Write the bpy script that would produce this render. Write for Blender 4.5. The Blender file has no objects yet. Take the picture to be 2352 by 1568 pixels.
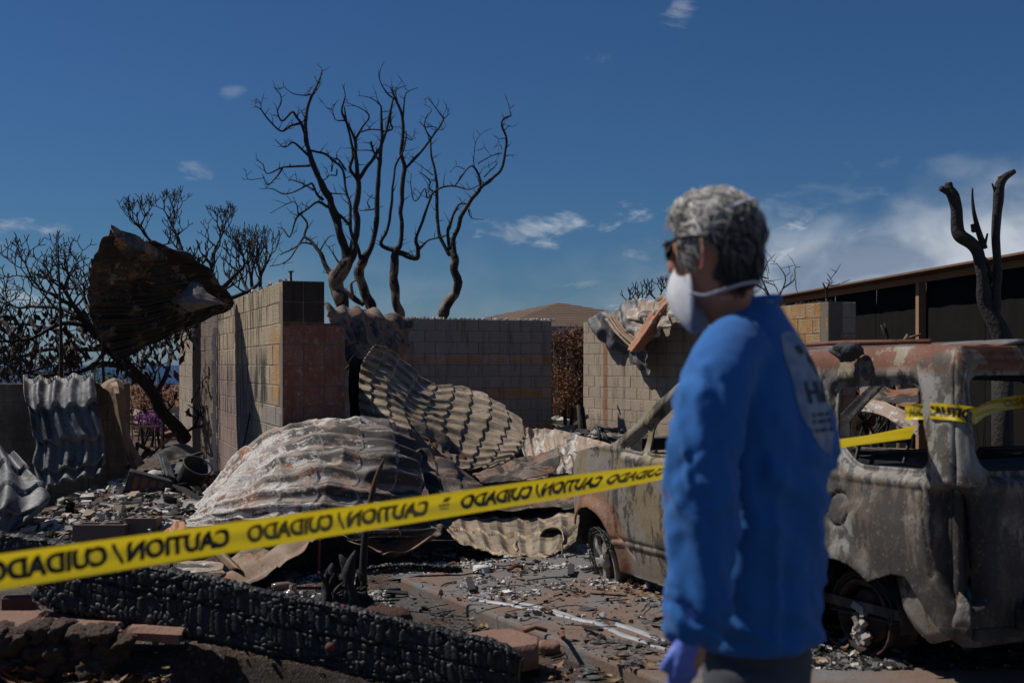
import bpy, bmesh, math, random
import numpy as np
from mathutils import Vector, Matrix

# ---------------------------------------------------------------- camera, sky, sun, exposure
SC = bpy.context.scene
COL = SC.collection
F, CX, HY, H = 2940.0, 1176.0, 838.0, 1.6      # focal length in picture units (width 2352), centre, horizon, eye height

cam_data = bpy.data.cameras.new('camera')
cam_data.sensor_width = 36.0
cam_data.lens = 36.0 * F / 2352.0
cam_data.shift_y = (HY - 784.0) / 2352.0
cam_data.clip_start = 0.05
cam_data.clip_end = 200000.0
cam_data.dof.use_dof = True
cam_data.dof.focus_distance = 13.5
cam_data.dof.aperture_fstop = 3.6
CAM = bpy.data.objects.new('camera', cam_data)
COL.objects.link(CAM)
CAM.location = (0, 0, H)
CAM.rotation_euler = (math.radians(90), 0, 0)
SC.camera = CAM

SUN_AZ = (-0.96, 0.28)           # horizontal direction towards the sun (left and a little beyond the scene)
SUN_EL = math.radians(53)
_l = math.hypot(*SUN_AZ)
SUN_DIR = Vector((SUN_AZ[0] / _l * math.cos(SUN_EL), SUN_AZ[1] / _l * math.cos(SUN_EL), math.sin(SUN_EL)))
sun_data = bpy.data.lights.new('sun', 'SUN')
sun_data.energy = 5.0
sun_data.angle = math.radians(0.53)
sun_data.color = (1.0, 0.95, 0.88)
SUN = bpy.data.objects.new('sun', sun_data)
COL.objects.link(SUN)
SUN.rotation_euler = SUN_DIR.to_track_quat('Z', 'Y').to_euler()
SUN.location = (-20, 10, 30)

SC.view_settings.view_transform = 'Standard'
SC.view_settings.look = 'None'
SC.view_settings.exposure = -0.24
SC.view_settings.gamma = 1.0
SC.view_settings.use_curve_mapping = False
SC.render.engine = 'CYCLES'
SC.cycles.use_denoising = True
SC.cycles.max_bounces = 6
SC.cycles.diffuse_bounces = 3
SC.cycles.glossy_bounces = 3
SC.cycles.transparent_max_bounces = 12


class NT:
    """small helper to write node trees"""
    def __init__(self, tree):
        self.t = tree
        self.n = tree.nodes
        self.n.clear()

    def new(self, typ, **kw):
        nd = self.n.new(typ)
        for k, v in kw.items():
            setattr(nd, k, v)
        return nd

    def put(self, sock, v):
        if v is None:
            return
        if isinstance(v, bpy.types.NodeSocket):
            self.t.links.new(v, sock)
        else:
            if sock.type == 'RGBA' and hasattr(v, '__len__') and len(v) == 3:
                v = (*v, 1)
            sock.default_value = v

    def math(self, op, a, b=None, c=None, clamp=False):
        nd = self.new('ShaderNodeMath', operation=op, use_clamp=clamp)
        for i, v in enumerate((a, b, c)):
            self.put(nd.inputs[i], v)
        return nd.outputs[0]

    def vmath(self, op, a, b=None):
        nd = self.new('ShaderNodeVectorMath', operation=op)
        self.put(nd.inputs[0], a)
        self.put(nd.inputs[1], b)
        return nd.outputs['Value'] if op in ('LENGTH', 'DOT_PRODUCT', 'DISTANCE') else nd.outputs[0]

    def noise(self, vec, scale=5, detail=4, rough=0.55, dist=0.0, color=False):
        nd = self.new('ShaderNodeTexNoise')
        self.put(nd.inputs['Vector'], vec)
        nd.inputs['Scale'].default_value = scale
        nd.inputs['Detail'].default_value = detail
        nd.inputs['Roughness'].default_value = rough
        nd.inputs['Distortion'].default_value = dist
        return nd.outputs['Color' if color else 'Fac']

    def voronoi(self, vec, scale=5, feature='F1', out='Distance', rand=1.0):
        nd = self.new('ShaderNodeTexVoronoi', feature=feature)
        self.put(nd.inputs['Vector'], vec)
        nd.inputs['Scale'].default_value = scale
        nd.inputs['Randomness'].default_value = rand
        return nd.outputs[out]

    def ramp(self, fac, stops, interp='LINEAR'):
        nd = self.new('ShaderNodeValToRGB')
        nd.color_ramp.interpolation = interp
        cr = nd.color_ramp
        while len(cr.elements) < len(stops):
            cr.elements.new(0.5)
        for e, (p, c) in zip(cr.elements, stops):
            e.position = p
            if not hasattr(c, '__len__'):
                c = (c, c, c)
            e.color = (*c, 1)
        self.put(nd.inputs[0], fac)
        return nd.outputs[0]

    def mix(self, fac, a, b, mode='MIX'):
        nd = self.new('ShaderNodeMix', data_type='RGBA', blend_type=mode)
        self.put(nd.inputs['Factor'], fac)
        self.put(nd.inputs[6], a)
        self.put(nd.inputs[7], b)
        return nd.outputs[2]

    def range(self, v, a, b, c=0.0, d=1.0, smooth=True):
        nd = self.new('ShaderNodeMapRange', interpolation_type='SMOOTHSTEP' if smooth else 'LINEAR')
        self.put(nd.inputs[0], v)
        for i, q in enumerate((a, b, c, d)):
            self.put(nd.inputs[i + 1], q)
        return nd.outputs[0]

    def sep(self, v):
        nd = self.new('ShaderNodeSeparateXYZ')
        self.put(nd.inputs[0], v)
        return nd.outputs

    def comb(self, x, y, z):
        nd = self.new('ShaderNodeCombineXYZ')
        for i, q in enumerate((x, y, z)):
            self.put(nd.inputs[i], q)
        return nd.outputs[0]

    def mapping(self, v, scale=(1, 1, 1), loc=(0, 0, 0), rot=(0, 0, 0)):
        nd = self.new('ShaderNodeMapping')
        self.put(nd.inputs[0], v)
        nd.inputs['Scale'].default_value = scale
        nd.inputs['Location'].default_value = loc
        nd.inputs['Rotation'].default_value = rot
        return nd.outputs[0]

    def bump(self, height, strength=0.4, dist=0.01, normal=None):
        nd = self.new('ShaderNodeBump')
        nd.inputs['Strength'].default_value = strength
        nd.inputs['Distance'].default_value = dist
        self.put(nd.inputs['Height'], height)
        self.put(nd.inputs['Normal'], normal)
        return nd.outputs[0]

    def attr(self, name, out='Fac'):
        nd = self.new('ShaderNodeAttribute', attribute_name=name)
        return nd.outputs[out]

    def pos(self):
        return self.new('ShaderNodeNewGeometry').outputs['Position']

    def obj(self, o=None):
        nd = self.new('ShaderNodeTexCoord')
        if o is not None:
            nd.object = o
        return nd.outputs['Object']

    def uv(self):
        return self.new('ShaderNodeTexCoord').outputs['UV']

    def rand(self):
        return self.new('ShaderNodeObjectInfo').outputs['Random']

    def out(self, color, rough=0.8, normal=None, metal=0.0, spec=None, **kw):
        b = self.new('ShaderNodeBsdfPrincipled')
        self.put(b.inputs['Base Color'], color)
        self.put(b.inputs['Roughness'], rough)
        self.put(b.inputs['Metallic'], metal)
        self.put(b.inputs['Normal'], normal)
        if spec is not None:
            self.put(b.inputs['Specular IOR Level'], spec)
        for k, v in kw.items():
            self.put(b.inputs[k.replace('_', ' ')], v)
        o = self.new('ShaderNodeOutputMaterial')
        self.t.links.new(b.outputs[0], o.inputs[0])
        return b


def material(name):
    m = bpy.data.materials.new(name)
    m.use_nodes = True
    return m, NT(m.node_tree)


# world: physical sky, with clouds mixed over it by direction
world = bpy.data.worlds.new('World')
SC.world = world
world.use_nodes = True
w = NT(world.node_tree)
sky = w.new('ShaderNodeTexSky', sky_type='NISHITA')
sky.sun_disc = False
sky.sun_elevation = SUN_EL
sky.sun_rotation = math.atan2(SUN_AZ[0], SUN_AZ[1])
sky.altitude = 20
sky.air_density = 1.0
sky.dust_density = 0.35
sky.ozone_density = 2.6
D_ = w.new('ShaderNodeTexCoord').outputs['Generated']
sx_, sy_, sz_ = w.sep(D_)
el_ = w.math('ARCSINE', sz_)
az_ = w.math('ARCTAN2', sx_, sy_)
q_ = w.comb(w.math('MULTIPLY', az_, 1.0), w.math('MULTIPLY', el_, 2.4), 0.0)
warp_ = w.noise(q_, 9, 2, 0.6, color=True)
qw_ = w.vmath('ADD', q_, w.vmath('SCALE', w.vmath('SUBTRACT', warp_, (0.5, 0.5, 0.5)), None))
qw_.node.inputs[1].links[0].from_node.inputs['Scale'].default_value = 0.07


nzc_ = w.noise(qw_, 26, 4, 0.62)


def puff(ax, ey, rx, ry, dens, tilt=0.0, sc=26):
    """one soft cloud about a direction (azimuth, elevation in radians)"""
    dx = w.math('SUBTRACT', az_, ax)
    dy = w.math('SUBTRACT', w.math('SUBTRACT', el_, ey), w.math('MULTIPLY', dx, tilt))
    r2 = w.math('ADD', w.math('POWER', w.math('ABSOLUTE', w.math('DIVIDE', dx, rx)), 2.0),
                w.math('POWER', w.math('ABSOLUTE', w.math('DIVIDE', dy, ry)), 2.0))
    nz = nzc_
    v = w.math('ADD', w.math('SUBTRACT', 1.0, r2), w.math('MULTIPLY', w.math('SUBTRACT', nz, 0.56), 5.6))
    return w.math('MULTIPLY', w.range(v, 0.0, 1.7), dens)


def az_el(x, y):
    return (x - CX) / F, (HY - y) / F


puffs = []
for (x, y, rx, ry, dn, tl) in [(1288, 520, 240, 46, .80, .14), (440, 402, 70, 30, .62, -.1), (542, 238, 30, 18, .16, 0.2),
                               (1556, 58, 52, 55, .34, .2), (1352, 153, 55, 26, .20, 0), (2040, 26, 50, 18, .2, .1),
                               (60, 546, 130, 28, .62, .05), (10, 585, 90, 20, .45, 0), (40, 690, 200, 60, .45, 0),
                               (1480, 583, 120, 30, .42, .1), (1300, 655, 140, 14, .30, .05), (1440, 705, 110, 18, .85, .12),
                               (1885, 600, 150, 110, 1.0, .1), (1850, 470, 260, 60, .25, .15), (640, 720, 200, 16, .22, 0)]:
    a, e = az_el(x, y)
    puffs.append(puff(a, e, rx / F, ry / F, dn, tl))
cl = puffs[0]
for p_ in puffs[1:]:
    cl = w.math('MAXIMUM', cl, p_)
# a bank of cloud low all round the horizon, higher over the land on the right
bank_top = w.math('ADD', 0.042, w.math('MULTIPLY', w.range(az_, 0.05, 0.40), 0.062))
bn = w.noise(w.vmath('ADD', w.vmath('MULTIPLY', qw_, (1.0, 0.62, 1.0)), (2.2, 0.4, 0)), 11, 5, 0.52)
bv = w.math('ADD', w.math('DIVIDE', w.math('SUBTRACT', bank_top, el_), 0.05), w.math('MULTIPLY', w.math('SUBTRACT', bn, 0.5), 2.4))
bank = w.math('MULTIPLY', w.range(bv, -1.1, 0.4), w.range(az_, 0.02, 0.24, 0.16, 0.92))
cl = w.math('MAXIMUM', cl, bank)
shade = w.noise(w.vmath('ADD', w.vmath('MULTIPLY', qw_, (1.0, 0.62, 1.0)), (0.0, 0.016, 0.7)), 13, 4, 0.55)
shade = w.range(shade, 0.34, 0.62)
tone = w.mix(shade, (5.2, 6.4, 8.7), (12.5, 13.5, 15.0))
skyc = w.mix(1.0, sky.outputs[0], (0.385, 0.69, 1.08), 'MULTIPLY')
col_ = w.mix(cl, skyc, tone)
bg = w.new('ShaderNodeBackground')
w.put(bg.inputs[0], col_)
bg.inputs[1].default_value = 0.050
world.cycles.sampling_method = 'MANUAL'
world.cycles.sample_map_resolution = 256
wo = w.new('ShaderNodeOutputWorld')
w.t.links.new(bg.outputs[0], wo.inputs[0])

# ---------------------------------------------------------------- geometry helpers
RNG = random.Random(7)
NR = np.random.default_rng(11)


def P(x, y, D):
    """a point seen at picture position (x, y) standing D metres away"""
    return Vector(((x - CX) / F * D, D, H - (y - HY) / F * D))


def PA(rows):
    a = np.array(rows, float)
    out = np.empty_like(a)
    out[..., 0] = (a[..., 0] - CX) / F * a[..., 2]
    out[..., 1] = a[..., 2]
    out[..., 2] = H - (a[..., 1] - HY) / F * a[..., 2]
    return out


def _hash(ix, iy, iz, seed):
    n = (ix.astype(np.int64) * 374761393 + iy.astype(np.int64) * 668265263 + iz.astype(np.int64) * 2147483647 + seed * 144269504) & 0x7fffffff
    n = ((n ^ (n >> 13)) * 1274126177) & 0x7fffffff
    n = n ^ (n >> 16)
    return (n & 0xffff) / 65535.0


def vn(p, scale=1.0, seed=0, octaves=1, gain=0.5):
    """value noise in 3D, result about -1..1"""
    p = np.asarray(p, float)
    tot = np.zeros(p.shape[:-1])
    amp, nrm = 1.0, 0.0
    for o in range(octaves):
        q = p * scale * (2.03 ** o) + 17.3 * o
        i = np.floor(q)
        f = q - i
        f = f * f * (3 - 2 * f)
        ix, iy, iz = i[..., 0], i[..., 1], i[..., 2]
        r = 0
        for a in (0, 1):
            for b in (0, 1):
                for c in (0, 1):
                    wgt = (f[..., 0] if a else 1 - f[..., 0]) * (f[..., 1] if b else 1 - f[..., 1]) * (f[..., 2] if c else 1 - f[..., 2])
                    r = r + wgt * _hash(ix + a, iy + b, iz + c, seed + o)
        tot += amp * (r * 2 - 1)
        nrm += amp
        amp *= gain
    return tot / nrm


def mesh_of(name, V, Fs, smooth=True, mats=None, attrs=None, uv=None, fmat=None, auto=None):
    me = bpy.data.meshes.new(name)
    V = np.asarray(V, float)
    me.from_pydata(V.tolist(), [], Fs if isinstance(Fs, list) else Fs.tolist())
    if smooth:
        me.polygons.foreach_set('use_smooth', np.ones(len(me.polygons), bool))
    for m in (mats or []):
        me.materials.append(m)
    if fmat is not None:
        me.polygons.foreach_set('material_index', np.asarray(fmat, np.int32))
    for k, v in (attrs or {}).items():
        v = np.asarray(v, float)
        if v.ndim == 1:
            a = me.attributes.new(k, 'FLOAT', 'POINT')
            a.data.foreach_set('value', v.astype(np.float32))
        else:
            a = me.attributes.new(k, 'FLOAT_COLOR', 'POINT')
            c = np.ones((len(v), 4), np.float32)
            c[:, :3] = v
            a.data.foreach_set('color', c.ravel())
    if uv is not None:
        ul = me.uv_layers.new(name='UVMap')
        li = np.empty(len(me.loops), np.int32)
        me.loops.foreach_get('vertex_index', li)
        ul.data.foreach_set('uv', np.asarray(uv, np.float32)[li].ravel())
    me.update()
    if auto is not None:
        me.set_sharp_from_angle(angle=math.radians(auto))
    return me


def link(o):
    COL.objects.link(o)
    return o


def tag(o, label=None, cat=None, group=None, kind=None):
    if label:
        o['label'] = label
    if cat:
        o['category'] = cat
    if group:
        o['group'] = group
    if kind:
        o['kind'] = kind
    return o


def empty(name, loc, rz=0.0, **kw):
    o = link(bpy.data.objects.new(name, None))
    o.empty_display_size = 0.2
    o.location = loc
    o.rotation_euler = (0, 0, rz)
    o['_w'] = list(loc)
    return tag(o, **kw)


WPOS = {}


def _wm(o):
    m = Matrix.LocRotScale(o.location, o.rotation_euler, o.scale)
    return (_wm(o.parent) @ m) if o.parent else m


def build(name, V, Fs, mat, parent=None, world=True, origin=None, **kw):
    """ONE mesh object. V are world coordinates (or the parent's when world=False)."""
    tags = {k: kw.pop(k) for k in ('label', 'cat', 'group', 'kind') if k in kw}
    V = np.asarray(V, float)
    if parent is not None:
        if world:
            mi = np.array(_wm(parent).inverted())
            V = V @ mi[:3, :3].T + mi[:3, 3]
        me = mesh_of(name, V, Fs, mats=mat if isinstance(mat, list) else [mat], **kw)
        o = link(bpy.data.objects.new(name, me))
        o.parent = parent
    else:
        if origin is None:
            mn, mx = V.min(0), V.max(0)
            origin = np.array([(mn[0] + mx[0]) / 2, (mn[1] + mx[1]) / 2, mn[2]])
        me = mesh_of(name, V - np.asarray(origin), Fs, mats=mat if isinstance(mat, list) else [mat], **kw)
        o = link(bpy.data.objects.new(name, me))
        o.location = origin
    return tag(o, **tags)


def strip(o):
    if '_w' in o:
        del o['_w']


class MB:
    """collects pieces of one mesh"""
    def __init__(self):
        self.V, self.F, self.n, self.A = [], [], 0, []

    def add(self, V, Fs, col=None):
        V = np.asarray(V, float)
        self.V.append(V)
        self.F += [tuple(int(i) + self.n for i in f) for f in Fs]
        self.n += len(V)
        if col is not None:
            self.A.append(np.tile(np.asarray(col, float), (len(V), 1)))
        return self

    def box(self, c, s, R=None, col=None):
        V = np.array([[x, y, z] for x in (-.5, .5) for y in (-.5, .5) for z in (-.5, .5)]) * np.asarray(s, float)
        if R is not None:
            V = V @ np.array(R).T
        return self.add(V + np.asarray(c, float), BOXF, col)

    def bar(self, a, b, wd, th, up=(0, 0, 1), col=None, tw=0.0):
        a, b = Vector(a), Vector(b)
        d = (b - a)
        L = d.length
        d.normalize()
        u = Vector(up)
        s = d.cross(u)
        if s.length < 1e-4:
            s = d.cross(Vector((0, 1, 0)))
        s.normalize()
        u = s.cross(d)
        if tw:
            s, u = s * math.cos(tw) + u * math.sin(tw), u * math.cos(tw) - s * math.sin(tw)
        R = np.array([d, s, u]).T
        return self.box((a + b) / 2, (L, wd, th), R, col)

    def tube(self, pts, rad, sides=7, cap=True, col=None):
        V, Fs = tube(pts, rad, sides, cap)
        return self.add(V, Fs, col)

    def lathe(self, prof, c, axis=(0, 0, 1), n=20, col=None):
        ax = Vector(axis).normalized()
        q = ax.to_track_quat('Z', 'Y').to_matrix()
        V = []
        for (r, z) in prof:
            for k in range(n):
                t = 2 * math.pi * k / n
                V.append(q @ Vector((r * math.cos(t), r * math.sin(t), z)) + Vector(c))
        Fs = []
        for i in range(len(prof) - 1):
            for k in range(n):
                Fs.append((i * n + k, i * n + (k + 1) % n, (i + 1) * n + (k + 1) % n, (i + 1) * n + k))
        return self.add(np.array(V), Fs, col)

    def go(self, name, mat, parent=None, **kw):
        V = np.concatenate(self.V)
        if self.A:
            kw.setdefault('attrs', {})['col'] = np.concatenate(self.A)
        return build(name, V, self.F, mat, parent, **kw)


BOXF = [(0, 1, 3, 2), (4, 6, 7, 5), (0, 4, 5, 1), (2, 3, 7, 6), (0, 2, 6, 4), (1, 5, 7, 3)]


def tube(pts, rad, sides=7, cap=True):
    pts = np.asarray([tuple(p) for p in pts], float)
    n = len(pts)
    rad = np.broadcast_to(np.asarray(rad, float), (n,))
    T = np.gradient(pts, axis=0)
    T /= np.linalg.norm(T, axis=1, keepdims=True) + 1e-9
    ref = np.array([0.31, 0.17, 0.93])
    if abs(T[0] @ ref) > 0.9:
        ref = np.array([1.0, 0.1, 0.0])
    nrm = ref - T[0] * (ref @ T[0])
    nrm /= np.linalg.norm(nrm)
    ang = np.arange(sides) * 2 * math.pi / sides
    V = np.empty((n, sides, 3))
    for i in range(n):
        nrm = nrm - T[i] * (nrm @ T[i])
        nrm /= np.linalg.norm(nrm) + 1e-9
        b = np.cross(T[i], nrm)
        V[i] = pts[i] + rad[i] * (np.cos(ang)[:, None] * nrm + np.sin(ang)[:, None] * b)
    Fs = []
    for i in range(n - 1):
        for k in range(sides):
            k2 = (k + 1) % sides
            Fs.append((i * sides + k, i * sides + k2, (i + 1) * sides + k2, (i + 1) * sides + k))
    if cap:
        Fs.append(tuple(range(sides))[::-1])
        Fs.append(tuple((n - 1) * sides + k for k in range(sides)))
    return V.reshape(-1, 3), Fs


def smooth_path(pts, per=4, closed=False):
    """Catmull-Rom through rows of numbers"""
    p = np.asarray(pts, float)
    if len(p) == 2:
        t = np.linspace(0, 1, per + 1)[:, None]
        return p[0] * (1 - t) + p[1] * t
    q = np.vstack([2 * p[0] - p[1], p, 2 * p[-1] - p[-2]])
    out = []
    for i in range(1, len(q) - 2):
        for k in range(per):
            t = k / per
            out.append(0.5 * ((2 * q[i]) + (-q[i - 1] + q[i + 1]) * t + (2 * q[i - 1] - 5 * q[i] + 4 * q[i + 1] - q[i + 2]) * t * t
                              + (-q[i - 1] + 3 * q[i] - 3 * q[i + 1] + q[i + 2]) * t ** 3))
    out.append(p[-1])
    return np.array(out)


def cr_weights(n, t):
    """matrix of Catmull-Rom weights, len(t) x n"""
    W = np.zeros((len(t), n))
    x = np.asarray(t) * (n - 1)
    i = np.clip(np.floor(x).astype(int), 0, n - 2)
    f = x - i
    w4 = np.stack([-.5 * f + f ** 2 - .5 * f ** 3, 1 - 2.5 * f ** 2 + 1.5 * f ** 3, .5 * f + 2 * f ** 2 - 1.5 * f ** 3, -.5 * f ** 2 + .5 * f ** 3], 1)
    for k in range(4):
        j = i + k - 1
        for r in range(len(x)):
            jj = j[r]
            if jj < 0:
                W[r, 0] += 2 * w4[r, k]
                W[r, 1] -= w4[r, k]
            elif jj > n - 1:
                W[r, n - 1] += 2 * w4[r, k]
                W[r, n - 2] -= w4[r, k]
            else:
                W[r, jj] += w4[r, k]
    return W


def grid_faces(nv, nu):
    i = np.arange(nv - 1)[:, None] * nu + np.arange(nu - 1)[None, :]
    return np.stack([i, i + 1, i + nu + 1, i + nu], -1).reshape(-1, 4)


def solidify(o, t, off=0.0):
    m = o.modifiers.new('thickness', 'SOLIDIFY')
    m.thickness = t
    m.offset = off
    return o


def bevel(o, wd, seg=1, ang=35):
    m = o.modifiers.new('bevel', 'BEVEL')
    m.width = wd
    m.segments = seg
    m.limit_method = 'ANGLE'
    m.angle_limit = math.radians(ang)
    return o


def sm(x, a, b):
    t = np.clip((np.asarray(x, float) - a) / (b - a), 0, 1)
    return t * t * (3 - 2 * t)
# ---------------------------------------------------------------- materials
def simple(name, color, rough=0.8, var=0.25, scale=8, bump=0.3, bscale=30, bdist=0.01, metal=0.0, spec=None, second=None, thr=(0.45, 0.6)):
    m, n = material(name)
    p = n.pos()
    f = n.noise(p, scale, 5, 0.6)
    c = n.mix(f, tuple(k * (1 - var) for k in color), tuple(min(1, k * (1 + var)) for k in color))
    if second:
        c = n.mix(n.range(n.noise(p, scale * 0.6, 6, 0.65), *thr), c, second)
    nb = n.bump(n.noise(p, bscale, 5, 0.6), bump, bdist) if bump else None
    n.out(c, rough, nb, metal, spec)
    return m


def m_burnt_metal(name, base, dark, rust, ash, w_dark=0.5, w_rust=0.5, w_ash=0.45, wear=(0.55, 0.47, 0.36), wear_amt=0.7, rough=0.62, metal=0.25, scale=1.0, side=0.0, streak=None):
    """sheet metal after a fire: zinc grey, soot, rust and clinging ash; 'wear' marks the rubbed lips of the steps"""
    m, n = material(name)
    p = n.pos()
    a = n.noise(p, 2.2 * scale, 7, 0.68, 0.6)
    b = n.noise(n.vmath('ADD', p, (3.1, 7.7, 1.3)), 3.1 * scale, 8, 0.7, 0.9)
    c = n.noise(n.vmath('ADD', p, (9.1, 2.7, 5.3)), 4.3 * scale, 9, 0.74, 0.4)
    if streak:
        us = n.mapping(n.uv(), (*streak, 1))
        us = n.vmath('ADD', us, n.vmath('MULTIPLY', n.noise(p, 4, 3, 0.6, color=True), (0.9, 0.9, 0.0)))
        st = n.noise(us, 1.0, 7, 0.68)
        st2 = n.noise(n.vmath('ADD', us, (5.3, 2.1, 0.0)), 1.0, 7, 0.68)
        a = n.math('ADD', n.math('MULTIPLY', a, 0.5), n.math('MULTIPLY', st, 0.5))
        c = n.math('ADD', n.math('MULTIPLY', c, 0.45), n.math('MULTIPLY', st2, 0.55))
    if side:
        a = n.math('ADD', a, n.math('MULTIPLY', n.math('SUBTRACT', n.sep(n.uv())[0], 0.5), side))
        c = n.math('SUBTRACT', c, n.math('MULTIPLY', n.math('SUBTRACT', n.sep(n.uv())[0], 0.5), side))
    fine = n.noise(p, 55, 4, 0.7)
    col = n.mix(fine, tuple(k * .72 for k in base), tuple(k * 1.28 for k in base))
    col = n.mix(n.range(b, 0.655 - 0.20 * w_rust, 0.690 - 0.20 * w_rust), col, n.mix(fine, tuple(k * .7 for k in rust), tuple(k * 1.25 for k in rust)))
    col = n.mix(n.range(a, 0.66 - 0.225 * w_dark, 0.70 - 0.225 * w_dark), col, dark)
    ashm = n.math('MULTIPLY', n.range(c, 0.68 - 0.2 * w_ash, 0.71 - 0.2 * w_ash), n.range(fine, 0.3, 0.55))
    col = n.mix(ashm, col, ash)
    wr = n.math('MULTIPLY', n.attr('wear'), n.range(c, 0.32, 0.55))
    col = n.mix(n.math('MULTIPLY', wr, wear_amt), col, wear)
    h = n.math('ADD', n.math('MULTIPLY', a, 0.6), n.math('MULTIPLY', n.noise(p, 24, 6, 0.7), 0.35))
    h = n.math('ADD', h, n.math('MULTIPLY', ashm, 0.12))
    rg = n.range(c, 0.3, 0.7, rough - 0.1, rough + 0.18)
    n.out(col, rg, n.bump(h, 0.75, 0.02), metal)
    return m


def m_cmu(name, wall, base, marks):
    """concrete block, pitted; marks(n, local position, colour) lays on the stains the fire left"""
    m, n = material(name)
    q = n.obj(wall)
    agg = n.voronoi(q, 60)
    pit = n.noise(q, 75, 3, 0.6)
    blot = n.noise(q, 1.6, 6, 0.62)
    col = n.mix(blot, tuple(k * .78 for k in base), tuple(k * 1.18 for k in base))
    col = n.mix(n.math('MULTIPLY', n.rand(), 0.40), col, tuple(k * 0.7 for k in base))
    col = marks(n, q, col)
    st0 = n.noise(n.mapping(q, (3.2, 3.2, 0.55)), 1.9, 6, 0.66)
    col = n.mix(n.math('MULTIPLY', n.range(st0, 0.50, 0.66), 0.5), col, n.mix(1.0, col, (0.36, 0.34, 0.34), 'MULTIPLY'))
    sm0 = n.noise(n.vmath('ADD', q, (7.1, 1.3, 2.9)), 2.6, 7, 0.7, 0.5)
    col = n.mix(n.math('MULTIPLY', n.range(sm0, 0.56, 0.66), 0.45), col, n.mix(1.0, col, (1.35, 1.3, 1.25), 'MULTIPLY'))
    speck = n.range(pit, 0.44, 0.62)
    col = n.mix(n.math('MULTIPLY', speck, 0.5), col, n.mix(1.0, col, (0.42, 0.40, 0.40), 'MULTIPLY'))
    h = n.math('ADD', n.math('MULTIPLY', agg, 0.8), n.math('MULTIPLY', pit, -0.8))
    n.out(col, 0.95, n.bump(h, 0.8, 0.012), 0, 0.2)
    return m


M = {}
M['char'] = simple('charred_wood', (0.012, 0.0112, 0.011), 0.58, 0.5, 20, 0.7, 60, 0.006, 0, 0.5, second=(0.038, 0.036, 0.034), thr=(0.56, 0.72))
M['char_dull'] = simple('charred_wood_dull', (0.014, 0.012, 0.011), 0.8, 0.5, 12, 0.7, 40, 0.01, second=(0.05, 0.035, 0.025), thr=(0.55, 0.75))
M['black_steel'] = simple('sooty_steel', (0.03, 0.029, 0.028), 0.65, 0.4, 9, 0.4, 40, 0.004, 0.3, second=(0.10, 0.085, 0.075), thr=(0.5, 0.68))
M['grey_steel'] = simple('grey_burnt_steel', (0.10, 0.10, 0.105), 0.6, 0.35, 6, 0.5, 30, 0.006, 0.3, second=(0.045, 0.042, 0.04), thr=(0.46, 0.62))
M['rust_steel'] = simple('rusty_steel', (0.16, 0.062, 0.030), 0.85, 0.4, 10, 0.5, 50, 0.004, 0.1, second=(0.06, 0.03, 0.02), thr=(0.5, 0.65))
M['red_rust'] = simple('red_rust', (0.20, 0.048, 0.028), 0.9, 0.3, 18, 0.4, 60, 0.003)
M['mortar'] = simple('mortar', (0.15, 0.12, 0.095), 0.95, 0.25, 12, 0.5, 70, 0.006)
M['ash_white'] = simple('white_ash', (0.42, 0.40, 0.38), 0.95, 0.25, 14, 0.8, 40, 0.012)
M['plaster'] = simple('peeling_white_paint', (0.50, 0.48, 0.45), 0.9, 0.25, 10, 0.8, 40, 0.01, second=(0.16, 0.13, 0.11), thr=(0.58, 0.7))
M['timber'] = simple('new_timber', (0.30, 0.165, 0.085), 0.75, 0.25, 5, 0.3, 30, 0.004)
M['timber_old'] = simple('weathered_timber', (0.16, 0.085, 0.045), 0.85, 0.35, 5, 0.4, 30, 0.004)
M['rubber'] = simple('burnt_foam', (0.045, 0.048, 0.052), 0.9, 0.5, 25, 1.0, 45, 0.02)
M['leaf_dry'] = simple('withered_leaves', (0.060, 0.032, 0.018), 0.8, 0.6, 3, 0, second=(0.03, 0.018, 0.012), thr=(0.45, 0.6))
M['leaf_green'] = simple('green_leaves', (0.05, 0.12, 0.02), 0.6, 0.4, 2, 0)
M['petal'] = simple('magenta_petals', (0.28, 0.03, 0.26), 0.6, 0.4, 6, 0)
M['lava'] = simple('lava_rock', (0.070, 0.046, 0.032), 0.95, 0.5, 9, 1.0, 34, 0.06, second=(0.12, 0.07, 0.045), thr=(0.5, 0.68))
M['red_stone'] = simple('red_cut_stone', (0.21, 0.115, 0.08), 0.92, 0.22, 7, 0.7, 36, 0.015, second=(0.13, 0.085, 0.07), thr=(0.52, 0.66))
M['red_brick'] = simple('red_brick', (0.19, 0.062, 0.042), 0.92, 0.25, 12, 0.6, 60, 0.008)
M['soil'] = simple('brown_soil', (0.07, 0.03, 0.017), 0.98, 0.5, 14, 1.0, 45, 0.03)
M['silver'] = simple('melted_aluminium', (0.27, 0.27, 0.28), 0.6, 0.25, 12, 0.6, 30, 0.006, 0.25)
M['alloy'] = simple('melted_alloy_rim', (0.33, 0.30, 0.265), 0.75, 0.25, 14, 0.6, 40, 0.008, 0.35, second=(0.2, 0.17, 0.15), thr=(0.55, 0.7))
M['white_plastic'] = simple('white_enamel', (0.55, 0.54, 0.51), 0.5, 0.1, 10, 0.1, 30, 0.003)
M['wire'] = simple('tyre_wire', (0.03, 0.028, 0.027), 0.6, 0.4, 30, 0)
M['shirt'] = None
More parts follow.
